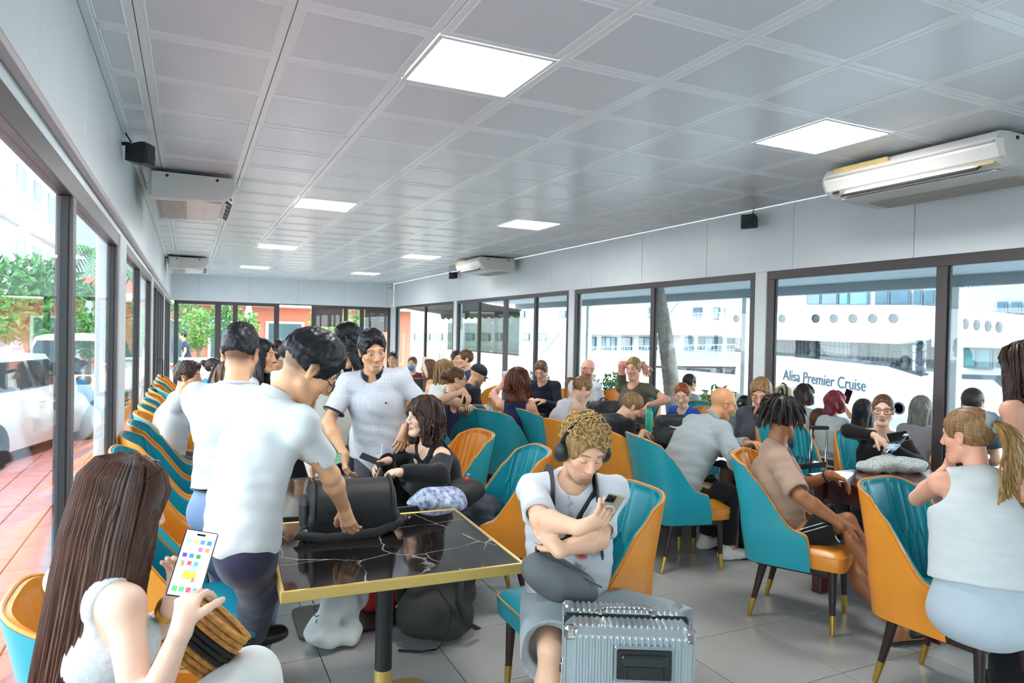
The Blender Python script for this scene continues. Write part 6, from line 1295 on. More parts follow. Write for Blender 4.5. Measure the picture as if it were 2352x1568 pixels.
P22 = mid('woman in navy tank top with brown shoulder length hair seen from behind', (1190, 880), 50, 'tank', '1d2c4f', ('long', '22252e'), ('bob', 'auburn'), fem=True, depth=6.75, hs=1.1, H=1.76, hyaw=52, lean=6, skin='rosy', res=.010, hres=.005, fat=1.08, hk=dict(length=.15, tubes=70, vol=.014), tp=dict(neck=.075), arms={'L': dict(w=AD(1156, 880, 7.2), e=np.array([-.9, .0, -.3]), hd=unit([.1, .1, 1.])), 'R': 'table'}, seat=('A', 'under the navy tank top', -30))
P23 = mid('young man in dark navy shirt looking down by the sliding door', (1243, 852), -140, 'long', '202634', hair=('short', 'brown'), depth=8.6, hyaw=-135, hpitch=26, lean=10, skin='fair', eyes='down', arms={'R': 'phone', 'L': 'phone'}, seat=('A', 'under the man in dark navy'))
P24 = mid('ponytail girl in grey tank top and pink skirt resting her chin', (1337, 893), 2, 'tank', 'cdd0d8', ('skirt', 'd9b3b3'), ('pony', 'ltbrown'), fem=True, depth=6.85, hyaw=-14, hpitch=30, lean=18, bend=14, skin='pale', res=.010, hres=.0045, eyes='down', arms={'R': 'chin', 'L': 'table'}, seat=('A', 'under the ponytail girl'))
tl = MB(); rg = random.Random(3); r0 = P24.hl(0, -.10, .05)
for i in range(60):
    L_ = rg.uniform(.2, .32); ph = rg.uniform(0, 6); sp = P24.J['hl']*rg.uniform(-.5, .5); tl.tube([r0-P24.J['hf']*.12*math.sin(min(1, u_*1.6)*1.57)+np.array([0, 0, .02*math.sin(u_*3)-L_*u_**1.3])+sp*.1*u_+P24.J['hl']*.01*math.sin(ph+u_*12)*u_ for u_ in np.linspace(0, 1, 9)], [.004+.005*math.sin(min(1, u2+.15)*2.7) for u2 in np.linspace(0, 1, 9)], 5)
P24.mb(tl, 'ponytail', hair_mat('ltbrown'))
P25 = mid('bald bearded man in pale grey shirt by the window', (1350, 848), 175, 'tee', 'd3d5d8', hair=None, depth=8.9, hyaw=200, skin='rosy', beard=('5c5148', .85), fat=1.12, H=1.78, gl=m_gold2, seat=('A', 'under the bearded man'))
P26 = mid('man in olive shirt with one arm resting on his head', (1455, 848), 205, 'tee', '5e5a4c', ('long', '1d1e22'), ('short', 'blond'), depth=8.0, hyaw=212, hpitch=4, skin='rosy', fat=1.1, H=1.80, lean=-4, res=.011, hres=.005, arms={'R': dict(w=AD(1478, 836, 8.05), e=np.array([-.55, -.1, 1.]), hd=dirv((1478, 836), (1486, 862), 8.05, 8.05), curl=.3), 'L': dict(w=AD(1490, 930, 7.6), e=np.array([.3, -.9, -.3]), hd=unit([-.6, -.2, -.5]))}, seat=('B', 'under the man in olive'))
P27 = mid('young man in black shirt slumped forward over his phone', (1450, 935), 10, 'tee', '1b1c1f', hair=('short', 'ltbrown'), depth=6.25, hyaw=-16, hpitch=34, lean=40, bend=14, skin='fair', res=.011, hres=.005, eyes='down', arms={'R': dict(w=AD(1478, 992, 6.0), e=np.array([.1, -.7, -.6]), hd=dirv((1478, 992), (1510, 1002), 6.0, 6.05)), 'L': 'table'}, seat=('B', 'under the slumped man in black'))
P28 = mid('red haired girl in bright blue shirt smiling at a phone', (1567, 907), 190, 'tee', '1f56b4', hair=('pony', 'red'), fem=True, depth=6.75, hyaw=222, hpitch=20, skin='pale', H=1.62, res=.011, hres=.0045, eyes='down', arms={'R': 'phone', 'L': 'table'}, seat=('A', 'under the red haired girl'))
P30 = mid('man in dark grey shirt with bare knee looking down', (1748, 905), 195, 'tee', '4b4d56', ('short', '3a3f4c'), ('short', 'ltbrown'), depth=6.0, hyaw=215, hpitch=22, skin='rosy', H=1.80, res=.010, hres=.004, eyes='down', lean=4, tp=dict(loose=.02, sl=.8), hk=dict(vol=.006), seat=('B', 'under the man in dark grey'))
# ------------------------------------------------ outside
for (px_, py_, hs, hc, tc_, lb, kw) in ((1712, 932, 'short', 'black', '8f9aa5', 'outdoor sitter with cropped black hair behind the dark grey shirt', {}), (1800, 912, None, None, 'b9bcc0', 'outdoor sitter in a beige sun hat', {}), (1850, 908, 'bob', 'black', 'd5dde2', 'outdoor sitter with black bob beside the sun hat', {}), (1920, 925, 'bob', 'cherry', 'e3e6e8', 'outdoor sitter with cherry red bob raising a phone', {}), (1884, 965, 'long', 'auburn', '4a3c40', 'outdoor sitter with low brown hair below the red bob', {}), (1985, 945, 'long', 'black', '2b3442', 'outdoor sitter with long black hair beside the woman in glasses', {}), (2118, 940, 'long', 'grey', 'b7a9ae', 'outdoor sitter with grey brown hair in a mauve top', {}), (2236, 925, 'short', 'black', '39414f', 'outdoor sitter whose dark crown shows above the blonde ponytail', {}), (1585, 880, 'short', 'black', 'aab3bc', 'outdoor sitter behind the red haired girl', {})):
    D_ = float((AX(px_, py_, 6.12)-CAM) @ _f); pr = Person(lb, head=(px_, py_), depth=D_, yaw=4, H=1.6, fem=hs in ('bob', 'long'), res=.016, hres=.008, skin='asian', nohands=True, hyaw=(-20 if px_ in (1850, 1920) else 0), lean=2, arms={'R': dict(w=AD(1940, 935, D_+.15), e=np.array([.2, -.6, -.8])), 'L': 'lap'} if px_ == 1920 else None)
    pr.top('shirt', cloth(tc_), 'tee', loose=.012, fold=.004); pr.pants('trousers', cloth('3b4048'))
    if hs: pr.hair(hs, hc, **(dict(length=.22 if hs == 'long' else .10, vol=.006) if hs != 'short' else dict(vol=.004)))
    else:
        q = Sdf(); q.ell(pr.hl(0, -.012, .05), pr.hR(), (.09, .112, .09), 0); q.cut(pr.hl(0, 0, .0), -pr.J['hu']); V, F = q.mesh(.007); h_ = pr.part('sun_hat', V, F, cloth('cdb68c')); b = MB(); b.lathe([(.085, .0), (.15, -.02), (.15, -.026), (.085, -.008)], 24, pr.hl(0, -.01, .0), rot=np.array([pr.J['hl'], pr.J['hf'], pr.J['hu']]).T); pr.mb(b, 'brim', cloth('cdb68c'), h_)
p = AX(1014, 806, 10.5); Person('distant person outdoors seen through the far right bay', head=(1014, 804), depth=float((p-CAM) @ _f), yaw=-150, res=.02, hres=.01, skin='asian', nohands=True, H=1.5).top('shirt', cloth('8fa7c0'), 'tee')
p = Person('distant person in dark shirt walking in the garden', head=(420, 772), depth=22.0, yaw=180, sit=False, res=.02, hres=.012, skin='asian', nohands=True, H=1.66); p.top('shirt', cloth('2b3550'), 'tee'); p.pants('trousers', cloth('2b3038')); p.hair('short', 'black')
# ================================================================== bags, phones and other belongings
def sdf_thing(name, label, cat, parts, base, rz=0, group=None):
    """parts: list of (name, Sdf, voxel, noise, material); geometry given in world space around base"""
    t = thing(name, label, cat, tuple(base), 0, group); off = np.array(base, float)
    for (n_, q, h, nz, mt) in parts: V, F = q.mesh(h, nz); V = relax(V, F, 1, .3); link(n_, np_mesh(n_, V-off, F, mt), t)
    return t
m_nyl = M('black_nylon', '1d1f21', .6, var=.08, vs=20, bump=.2, bs=300, bdist=.001); m_nyl2 = M('charcoal_nylon', '2e2d2d', .7, var=.1, vs=14, bump=.3, bs=260, bdist=.001)
m_scr = M('phone_screen_dark', '0c0d10', .08); m_case = M('phone_case_black', '1a1b1e', .3); m_casec = M('phone_case_clear', 'b9a88f', .2, metal=.3)
def Rcols(x, y, z): return np.array([x, y, z]).T
def phone(label, c, up_, nrm, mat=None, lit=None, icons=False, back=False, sz=(.073, .152)):
    """slab with screen on +nrm side (or camera side when back)"""
    U = unit(up_); N = unit(np.asarray(nrm, float)-U*(np.asarray(nrm, float) @ U)); X = np.cross(U, N); Rm = Rcols(X, U, N); t = thing('phone', label, 'phone', tuple(c), 0, 'mobile phones'); w_, h_ = sz
    MB().box((0, 0, 0), (w_, h_, .0085), rot=Rm, bev=.0035).build('case', mat or m_case, t, 0)
    P = lambda x, y, z: Rm @ np.array([x, y, z])
    if back:
        MB().box(P(-.016, .048, .0055), (.034, .038, .003), rot=Rm, bev=.001).build('camera_bump', M('camera_glass', '3a3733', .15), t, 0)
        for dx, dy in ((-.024, .056), (-.008, .048), (-.024, .040)): MB().lathe([(.0075, 0), (.0075, .003), (.004, .003)], 14, P(dx, dy, .007), rot=Rm).build('lens', m_scr, t)
        q = MB(); q.tube([P(.022*math.cos(a), -.012+.022*math.sin(a), .0045) for a in np.linspace(0, 6.283, 25)], .0022, 5, caps=False); q.build('magnet_ring', M('ring_white', 'dedbd6', .4), t)
    else:
        MB().box(P(0, 0, .0042), (w_-.006, h_-.006, .0012), rot=Rm).build('screen', lit or m_scr, t, 0)
    if icons:
        cols = ['7fc4e8', 'f0a060', '3d7fe0', '2f6fe6', 'e9eef5', 'f3f3f0', 'a05ad0', 'f07a50', '5a2fb0', '2e6fe0', '3a7a40', 'd7dde5', '58c07a', 'e0455a', '3a8fe0', 'd9e2ea']
        for r in range(4):
            for k in range(4): MB().box(P(-.024+.016*k, .052-.0175*r, .0052), (.0105, .0105, .0008), rot=Rm, bev=.0003).build('app_icon', M('icon_'+cols[r*4+k], cols[r*4+k], .5, emit=.55), t, 0)
        for k, cc in enumerate(('48b85a', '55c868', 'e84a5f', '4a86e0')): MB().box(P(-.0235+.0157*k, -.062, .0052), (.012, .012, .0008), rot=Rm, bev=.0003).build('app_icon', M('icon_'+cc, cc, .5, emit=.55), t, 0)
        MB().box(P(0, .069, .0052), (.02, .005, .0008), rot=Rm).build('camera_notch', m_scr, t, 0); MB().box(P(0, -.018, .0051), (w_-.008, .062, .0006), rot=Rm).build('wallpaper_band', M('wallpaper_peach', 'f0d3bd', .5, emit=.5), t, 0)
        MB().ball(P(0, -.028, .0054), (.017, .012, .0006), 12, 6, rot=Rm).build('wallpaper_motif', M('motif_yellow', 'd8b23c', .5, emit=.4), t); MB().ball(P(.002, -.014, .0054), (.009, .011, .0006), 12, 6, rot=Rm).build('wallpaper_motif', M('motif_grey', '9aa4b4', .5, emit=.4), t)
    return t
# phone of the long haired woman and her straw bag
c = AD(443, 1294, 1.70); vU = unit(AD(462, 1232, 1.73)-AD(424, 1355, 1.67)); vN = unit(CAM-c+np.array([-.12, 0, .1]))
phone('phone with lit app icons held by the long haired woman', c, vU, vN, None, M('screen_lit', 'c9d8ea', .2, emit=.5), True, sz=(.078, .160))
# woven straw bag with black band
bc = AD(455, 1430, 1.95); bc[2] -= .02; X = unit(AD(520, 1440, 1.95)-AD(400, 1440, 1.95)); rt = rotz(-.3)
t = thing('straw_bag', 'woven straw bag with black band beside the long haired woman', 'bag', tuple(bc)); m_straw = M('woven_straw', 'c68a45', .8, var=.35, vs=60, bump=.9, bs=110, bdist=.004)
a0, a1, a2 = unit(CR*.75-CU*.66), unit(CU*.75+CR*.66), -_f
def loc3(x, y, z): return a0*x+a1*y+a2*z
for i in range(9):
    q = MB()
    for s_ in (-1, 1): q.tube([loc3(u_*.125, .07-.0185*i, s_*.028*math.sqrt(max(.02, 1-u_*u_*.9))) for u_ in np.linspace(-1, 1, 15)], .0105, 6)
    q.build('straw_row' if i not in (3, 4, 5) else 'black_band', m_straw if i not in (3, 4, 5) else M('band_black', '1c1b1c', .7), t)
q = Sdf(); q.rbox(bc+loc3(0, -.01, 0), (a0, a1, a2), (.117, .078, .022), .012); V, F = q.mesh(.006); link('lining', np_mesh('lining', V-bc, F, M('bag_lining', '8a5a2c', .9)), t)
g = MB(); J = P1.J; a_, b_, d = frame_for(J['AL']-J['EL'])
for k in range(3): g.tube([J['AL']-d*(.015+.011*k)+(a_*math.cos(u_)+b_*math.sin(u_))*.029 for u_ in np.linspace(0, 6.283, 21)], .0035 if k else .006, 5, caps=False)
P1.mb(g, 'gold_bracelet', m_brass)
# black duffel on the marble table
d0 = np.array([.70, 3.20, .762]); t = thing('camera_bag', 'black padded roll bag on the marble table', 'bag', tuple(d0), 0); ax_ = unit([1, -.10, 0]); ay_ = np.cross([0, 0, 1.], ax_)
q = Sdf(); q.ecap(d0+ax_*-.155+up*.125, d0+ax_*.155+up*.125, up, (.115, .125), (.115, .125), .03, cap=.45); q.rbox(d0+up*.05, (ax_, ay_, up), (.20, .115, .05), .03, .03); q.cut(d0+up*.003, -up); V, F = q.mesh(.007, wob(3, .003, 30)); o = link('bag_body', np_mesh('bag_body', V-d0, F, m_nyl), t)
for u_ in (-.175, .175): q = MB(); q.tube([ax_*u_+up*.125+(ay_*math.cos(a)+up*math.sin(a))*.121 for a in np.linspace(0, 6.283, 33)], .006, 6, caps=False); q.build('piping', m_nyl2, t)
q = MB(); q.tube([ax_*-.20+up*.06-ay_*.06, ax_*-.25+up*.03-ay_*.13, ax_*-.12+up*.012-ay_*.15, ax_*.1+up*.02-ay_*.14, ax_*.22+up*.05-ay_*.1, ax_*.205+up*.1-ay_*.04], .022, 8, flat=.25); q.build('shoulder_strap', m_nyl2, t)
MB().box(ax_*-.02-ay_*.142+up*.035, (.006, .004, .02)).build('orange_tab', M('orange_tab', 'd8823a', .6), t, 0); MB().box(ax_*-.21+up*.1, (.05, .16, .13), rot=Rcols(ax_, ay_, up), bev=.02).build('side_pocket', m_nyl2, t, 0)
# dark pouch hanging at the standing man's side
c = AD(460, 1040, 3.25); t = thing('navy_pouch', 'flat navy pouch hanging at the standing man\'s left side', 'bag', tuple(c)); MB().box((0, 0, 0), (.03, .10, .20), rot=rotz(.5) @ rotx(.12), bev=.012).build('pouch', M('navy_cloth', '2a3352', .7), t, 0); MB().tube([(0, -.02, .10), (.02, .0, .3), (.06, .05, .42)], .008, 6).build('strap', M('navy_cloth'), t)
# phones near the second table
c = P2.J['AL']+P2.hand['L'][0]*.09+up*.02; phone('phone with green game screen in the leaning man\'s left hand', c, unit([.75, -.45, .35]), unit([-.3, -.5, .8]), None, M('screen_green', '5a8f6a', .2, emit=.25, var=.6, vs=60))
phone('black phone held by the woman in the black cardigan', P12.J['AR']+P12.hand['R'][0]*.10+up*.035, unit([-.7, .3, .3]), unit([.1, -.3, 1.]))
# plastic cup with dome lid and straw
b0 = AZ(870, 1098, .752); t = thing('plastic_cup', 'clear plastic cup with dome lid and straw on dark table', 'cup', (b0[0], b0[1], .752)); m_cup = M('clear_plastic', 'e3e9ec', .15); nodes(m_cup)[2].inputs['Alpha'].default_value = .38
MB().lathe([(.028, 0), (.031, .005), (.042, .105), (.044, .108), (.042, .108), (.029, .006)], 24, caps=False).build('cup', m_cup, t); MB().lathe([(.045, .106), (.046, .112), (.04, .135), (.022, .152), (.008, .156)], 24, caps=False).build('dome_lid', m_cup, t)
MB().tube([(0, 0, .01), (.012, 0, .12), (.02, 0, .215)], .005, 8).build('straw', M('pale_straw', 'e6e9ec', .4), t)
q = MB(); rg = random.Random(2)
for i in range(16): q.box((rg.uniform(-.02, .02), rg.uniform(-.02, .02), .012+.004*i), (.016, .016, .014), rot=rotz(rg.random()*3) @ rotx(rg.random()*3), bev=.002)
o = q.build('ice', M('ice', 'e6eef0', .2), t, 0); o['kind'] = 'stuff'; q = MB()
for i in range(10): q.ball((rg.uniform(-.025, .025), rg.uniform(-.025, .025), .006+.008*i*rg.random()), .004, 6, 4)
o = q.build('red_pulp', M('red_pulp', 'd0505a', .5), t); o['kind'] = 'stuff'
# things on the lap of the woman in black
m_ele = M('blue_print', '2d4f94', .8, var=.42, vs=34, col2='dfe6ee', bump=.2, bs=100)
b0 = P12.P+P12.fwd*.20-P12.left*-.16; b0 = AD(1012, 1148, 3.82); q = Sdf(); q.ell(b0, np.eye(3), (.16, .11, .08), .02); q.ell(b0+np.array([-.1, .03, -.02]), np.eye(3), (.1, .09, .06), .03); sdf_thing('printed_bag', 'blue and white printed cloth bag on the lap of the woman in black', 'bag', [('bag_body', q, .008, wob(4, .012, 30), m_ele)], b0)
b0 = AD(1064, 1128, 4.0); q = Sdf(); q.ell(b0, np.eye(3), (.13, .11, .075), .02); t = sdf_thing('black_handbag', 'slouchy black bag with red and blue charm beside the woman in black', 'bag', [('bag_body', q, .009, wob(7, .014, 28), m_nyl)], b0)
cc = AD(1072, 1100, 3.86)-b0; MB().ball(cc, .016, 10, 6).build('red_charm', M('charm_red', 'c8342e', .4), t); MB().ball(cc+np.array([.01, 0, .022]), .012, 10, 6).build('blue_charm', M('charm_blue', '4a90c8', .4), t)
b0 = AD(985, 1108, 3.95); q = Sdf(); q.ell(b0, np.eye(3), (.13, .10, .10), .02); sdf_thing('grey_backpack', 'small grey backpack with orange zip tag on the lap', 'bag', [('bag_body', q, .009, wob(9, .012, 30), m_nyl2)], b0)
b0 = np.array([1.56, 3.88, .50]); q = Sdf(); q.ell(b0+np.array([0, 0, .03]), np.eye(3), (.25, .2, .06), .03); q.ell(b0+np.array([-.18, -.05, .05]), np.eye(3), (.13, .17, .06), .03); q.ell(b0+np.array([.12, .05, .09]), np.eye(3), (.14, .16, .08), .04); sdf_thing('dark_jacket', 'crumpled dark navy jacket lying on the teal seat', 'jacket', [('jacket_cloth', q, .009, (lambda a, b: (lambda P: a(P)+b(P)))(wob(4, .018, 30), wob(5, .008, 70)), M('jacket_navy', '1f2733', .6, var=.15, vs=14))], b0)
# headphone man: phone, cross-body bag, backpack
W_ = P13.J['AR']+P13.hand['R'][0]*.105; phone('phone in clear case held by the man with headphones', AD(1400, 1164, 2.455), unit(CU*.75-_f*.55+CR*.3), unit(-_f*.75-CU*.55), m_casec, back=True, sz=(.066, .138))
J = P13.J; cb = AD(1290, 1330, 2.62); q = Sdf(); A3 = np.array([unit(CR*.88-CU*.48), -_f, unit(CU*.88+CR*.48)]); q.ell(cb, A3, (.155, .065, .082), .02); q.ell(cb+A3[0]*-.04+A3[2]*-.02, A3, (.12, .07, .07), .02); q.cut(cb+A3[2]*.062, A3[2]); t = sdf_thing('crossbody_bag', 'grey cross-body bag on the lap of the man with headphones', 'bag', [('bag_body', q, .007, wob(5, .004, 40), M('grey_nylon', '55585b', .6, var=.06, vs=16, bump=.25, bs=300, bdist=.001))], cb)
q = MB(); q.tube([A3[0]*-.14+A3[2]*.05, J['C']+J['cf']*.16-J['cl']*.04-cb, J['SL']*.5+J['N']*.5+J['cf']*.09+J['d2']*.02-cb, J['SL']*.5+J['N']*.5+J['d2']*.075-cb], .017, 8, flat=.25, ref=J['cl']); q.build('strap', m_nyl, t); q = MB(); q.tube([A3[0]*(-.13+.27*u_)+A3[2]*(.055)-A3[1]*-.035 for u_ in np.linspace(0, 1, 9)], .004, 5); q.build('zip', M('zip_dark', '2c2e30', .5), t)
bb_ = J['C']-J['cf']*.21-J['d2']*.12; q = Sdf(); q.rbox(bb_, (J['cl'], J['cf'], J['d2']), (.165, .10, .24), .07); q.rbox(bb_-J['cf']*.07-J['d2']*.06, (J['cl'], J['cf'], J['d2']), (.13, .07, .13), .05, .03); sdf_thing('worn_backpack', 'black backpack worn by the man with headphones', 'backpack', [('bag_body', q, .010, wob(5, .005, 30), m_nyl)], bb_)
# ribbed silver suitcase
m_alu = M('silver_shell', 'b9c4c7', .28, metal=.75, var=.03, vs=10); m_chr = M('chrome', 'd0cbc8', .12, metal=1); m_dk = M('suitcase_black', '161819', .4)
s0 = AD(1453, 1452, 2.28); s0 = np.array([s0[0]+.055, s0[1]+.118, 0]); SZ = math.atan2(-CR[1], -CR[0])+math.pi-R(2); t = thing('suitcase', 'ribbed silver aluminium suitcase with chrome corners in the foreground', 'suitcase', tuple(s0), SZ)
Wd, Th, Z0, Z1 = .43, .25, .06, .715
MB().box((0, .045, (Z0+Z1)/2), (Wd, Th/2-.012+.03, Z1-Z0), bev=.022).build('rear_shell', m_alu, t, 30); MB().box((0, -.066, (Z0+Z1)/2), (Wd, Th/2-.012, Z1-Z0), bev=.022).build('front_shell', m_alu, t, 30)
MB().box((0, -.006, (Z0+Z1)/2), (Wd+.006, .022, Z1-Z0+.006), bev=.008).build('frame_band', m_dk, t, 0)
rib = MB().box((0, 0, 0), (.012, .014, Z1-Z0-.05), bev=.004).mesh('rib', m_alu, 0); ribt = MB().box((0, 0, 0), (.012, Th/2-.05, .012), bev=.004).mesh('top_rib', m_alu, 0); ribs = MB().box((0, 0, 0), (.006, .011, Z1-Z0-.05), bev=.0025).mesh('side_rib', m_alu, 0)
for k in range(-9, 10):
    x = k*.0205
    link('rib', rib, t, (x, -.066-(Th/2-.012)/2-.001, (Z0+Z1)/2))
    for y in (-.07, .06): link('top_rib', ribt, t, (x, y, Z1+.001))
for k in (-.1, -.075, -.05, .03, .055, .08):
    for sx in (-1, 1): link('side_rib', ribs, t, (sx*(Wd/2+.001), k, (Z0+Z1)/2))
yf = -.066-(Th/2-.012)/2
MB().box((.045, yf-.006, Z1-.11), (.20, .018, .12), bev=.006).build('handle_well_rim', M('well_rim', '9aa5a8', .3, metal=.6), t, 0); MB().box((.045, yf-.010, Z1-.11), (.185, .018, .105), bev=.005).build('handle_well', m_dk, t, 0); MB().box((.045, yf-.022, Z1-.095), (.155, .022, .04), bev=.008).build('trolley_grip', M('grip_black', '232627', .35), t, 0)
for sx in (-1, 1): MB().tube([(.045+sx*.06, yf-.014, Z1-.1), (.045+sx*.06, yf-.014, Z1-.155)], .008, 8).build('trolley_tube', m_dk, t)
for sx in (-1, 1):
    for (y, z) in ((yf+.012, Z1-.02), (yf+.012, Z0+.02), (.105, Z1-.02)):
        o = MB().box((sx*(Wd/2-.016), y, z), (.044, .034, .05), bev=.012).build('corner_guard', m_chr, t, 30)
        for dz in (-.012, .012): MB().ball((sx*(Wd/2-.022), y-.018, z+dz), .004, 8, 5).build('rivet', m_chr, o)
q = MB(); q.tube([(-.09, -.006, Z1+.004), (-.085, -.012, Z1+.028), (-.05, -.02, Z1+.036), (.05, -.02, Z1+.036), (.085, -.012, Z1+.028), (.09, -.006, Z1+.004)], .008, 8); q.build('carry_handle', m_chr, t)
for x in (-.095, .095): MB().box((x, -.006, Z1+.008), (.026, .03, .014), bev=.004).build('handle_mount', m_chr, t, 0)
for x in (-.16, -.12, -.03, .03, .12, .16): MB().ball((x, -.006, Z1+.004), .004, 8, 5).build('rivet', m_chr, t)
for (x, z) in ((-Wd/2-.004, Z1-.2), (Wd/2+.004, Z1-.2), (-Wd/2-.004, Z0+.16)): o = MB().box((x, -.01, z), (.014, .05, .075), bev=.004).build('latch', m_chr, t, 0); MB().box((x*1.03, -.02, z+.01), (.01, .022, .02), bev=.002).build('latch_lock', m_dk, o, 0)
MB().box((.03, yf-.0095, Z1-.215), (.062, .003, .032), rot=roty(-.07)).build('barcode_sticker', M('sticker_white', 'e9ecec', .5), t, 0); q = MB()
for k in range(14): q.box((.006+.0035*k, yf-.0115, Z1-.212+.0003*k), (.0012+.0006*(k % 3), .001, .014))
q.build('barcode', m_dk, t, 0); MB().box((.045, yf-.004, Z1-.32), (.12, .012, .09), bev=.01).build('lower_well', m_dk, t, 0)
for sx in (-1, 1):
    for y in (-.075, .075): o = MB().lathe([(.01, -.012), (.027, -.012), (.029, 0), (.027, .012), (.01, .012)], 14, (sx*.17, y, .029), rot=roty(math.pi/2)).build('wheel', m_dk, t); MB().box((sx*.17, y, .055), (.034, .04, .03), bev=.006).build('wheel_fork', m_dk, o, 0)
# floor: tote, red bag, backpack
b0 = AZ(795, 1490, 0); b0[1] += .10; q = Sdf(); q.ecap(b0+np.array([-.05, 0, .07]), b0+np.array([.03, .03, .30]), (1, .2, 0), (.15, .09), (.11, .05), .04); q.ell(b0+np.array([-.06, -.02, .06]), np.eye(3), (.15, .11, .065), .04); q.cut(b0+up*.002, -up); t = sdf_thing('canvas_tote', 'white canvas tote bag slumped on the floor under the table', 'bag', [('bag_body', q, .008, (lambda a, b: (lambda P: a(P)+b(P)))(wob(14, .030, 20), wob(5, .010, 45)), M('white_canvas', 'c9ccca', .85, var=.04, vs=14, bump=.3, bs=200, bdist=.001))], b0)
tg = MB(); rg = random.Random(8)
for k in range(7): tg.tube([np.array([-.165+.006*k, -.06+.01*(k % 2), .30-.036*k])+np.array([.012*math.cos(a), -.004, .012*math.sin(a)]) for a in np.linspace(.5*k, .5*k+4.2, 9)], .0025, 5)
tg.build('printed_lettering', M('print_navy', '2c3a5c', .7), t)
b0 = AZ(880, 1420, 0); b0 = np.array([b0[0]+.02, b0[1]+.15, 0]); q = Sdf(); q.rbox(b0+up*.16, np.eye(3), (.12, .09, .16), .05); sdf_thing('red_bag', 'red and black bag on the floor behind the table column', 'bag', [('bag_body', q, .010, wob(5, .008, 26), M('red_nylon', 'b01c22', .6))], b0)
b0 = AZ(1010, 1490, 0); b0 = np.array([b0[0]+.03, b0[1]+.16, 0]); q = Sdf(); q.ecap(b0+np.array([-.10, 0, .14]), b0+np.array([.10, .02, .26]), (0, 0, 1), (.13, .14), (.15, .13), .05); q.ell(b0+np.array([.02, -.08, .13]), np.eye(3), (.17, .09, .12), .04); q.cone(b0+np.array([-.12, -.03, .3]), b0+np.array([.15, -.05, .33]), .05, .06, .03); q.cut(b0+up*.002, -up); t = sdf_thing('floor_backpack', 'large charcoal backpack lying on the floor under the table', 'backpack', [('bag_body', q, .009, (lambda a, b: (lambda P: a(P)+b(P)))(wob(24, .014, 24), wob(5, .004, 60)), m_nyl2)], b0)
q = MB(); q.tube([(-.05, -.17, .33), (.02, -.20, .22), (.0, -.21, .1), (-.06, -.2, .02), (-.14, -.16, .006), (-.24, -.1, .006)], .014, 8, flat=.25); q.tube([(.1, -.13, .36), (.06, -.19, .26), (.1, -.2, .14), (.2, -.14, .06)], .02, 8, flat=.2); q.build('strap', m_nyl, t); MB().box((.02, -.205, .2), (.03, .01, .035), bev=.003).build('buckle', m_dk, t, 0)
# belongings on the far tables
def backpack(label, b0, w_, d_, h_, rz, mt=None, tilt=0, swoosh=False, seed=1):
    b0 = np.asarray(b0, float); x, y = rotz(R(rz))[:, 0], rotz(R(rz))[:, 1]; q = Sdf(); z = unit(up+y*tilt); q.rbox(b0+z*h_/2, (x, y, z), (w_/2, d_/2, h_/2), min(w_, d_, h_)*.32); q.rbox(b0+z*h_*.32-y*d_*.45, (x, y, z), (w_*.38, d_*.22, h_*.28), .04, .03); q.cut(b0+up*.002, -up)
    t = sdf_thing('backpack', label, 'backpack', [('bag_body', q, .010, wob(seed, .007, 30), mt or m_nyl)], b0, 0, 'backpacks')
    MB().tube([x*(.05*math.cos(a))+z*(h_+.03*math.sin(a)) for a in np.linspace(0, math.pi, 9)], .008, 6).build('top_handle', m_nyl2, t); qq = MB()
    for s_ in (-1, 1): qq.tube([x*s_*w_*.3+y*d_*.45+z*h_*.95, x*s_*w_*.36+y*d_*.75+z*h_*.6, x*s_*w_*.4+y*d_*.5+z*h_*.1], .018, 6, flat=.3)
    qq.build('straps', m_nyl2, t)
    if swoosh:
        pts = [x*u_*.06-y*(d_*.5+.012)+z*(h_*.66+.012*u_+.018*(u_-.2)**2) for u_ in np.linspace(-1, 1, 13)]; qq = MB(); qq.tube(pts, [.001+.006*math.sin((k+1)/14*3.14)**.7*(1-.03*k) for k in range(13)], 6); qq.build('white_swoosh', M('print_white', 'e4e6e8', .6), t)
    return t
b0 = AZ(1555, 1030, .755); backpack('black backpack with white swoosh on the table', (b0[0]+.02, b0[1]+.08, .755), .30, .18, .27, -20, None, .12, True)
b0 = AZ(1395, 955, .755); backpack('black bag on the table behind the ponytail girl', (4.02, 6.15, .755), .36, .24, .24, 10, m_nyl, .1, False, 4)
backpack('black backpack hung on the chair of the woman with a bun', (P18.P[0]-.36, P18.P[1]-.12, .30), .30, .16, .44, -80, m_nyl2, 0, False, 6)
backpack('black backpack standing behind the smiling man', (1.62, 5.35, 0), .34, .2, .5, -30, m_nyl, .1, False, 8)
p_ = AD(950, 872, 9.4); backpack('black backpack on the far table before the masked child', (p_[0], p_[1], .755), .44, .26, .3, -20, m_nyl, .05, False, 9)
b0 = AZ(1462, 1000, .755); t = thing('turquoise_bottle', 'turquoise drinking bottle on the table by the slumped man', 'bottle', (4.0, 5.35, .755)); MB().lathe([(.036, 0), (.038, .01), (.038, .2), (.03, .22), (.026, .225), (.026, .25), (.02, .255)], 18).build('bottle_body', M('turquoise', '45c3a4', .4), t); MB().lathe([(.027, .25), (.027, .275), (.01, .28)], 16).build('bottle_cap', M('bottle_cap_grey', '6a7a7c', .4), t)
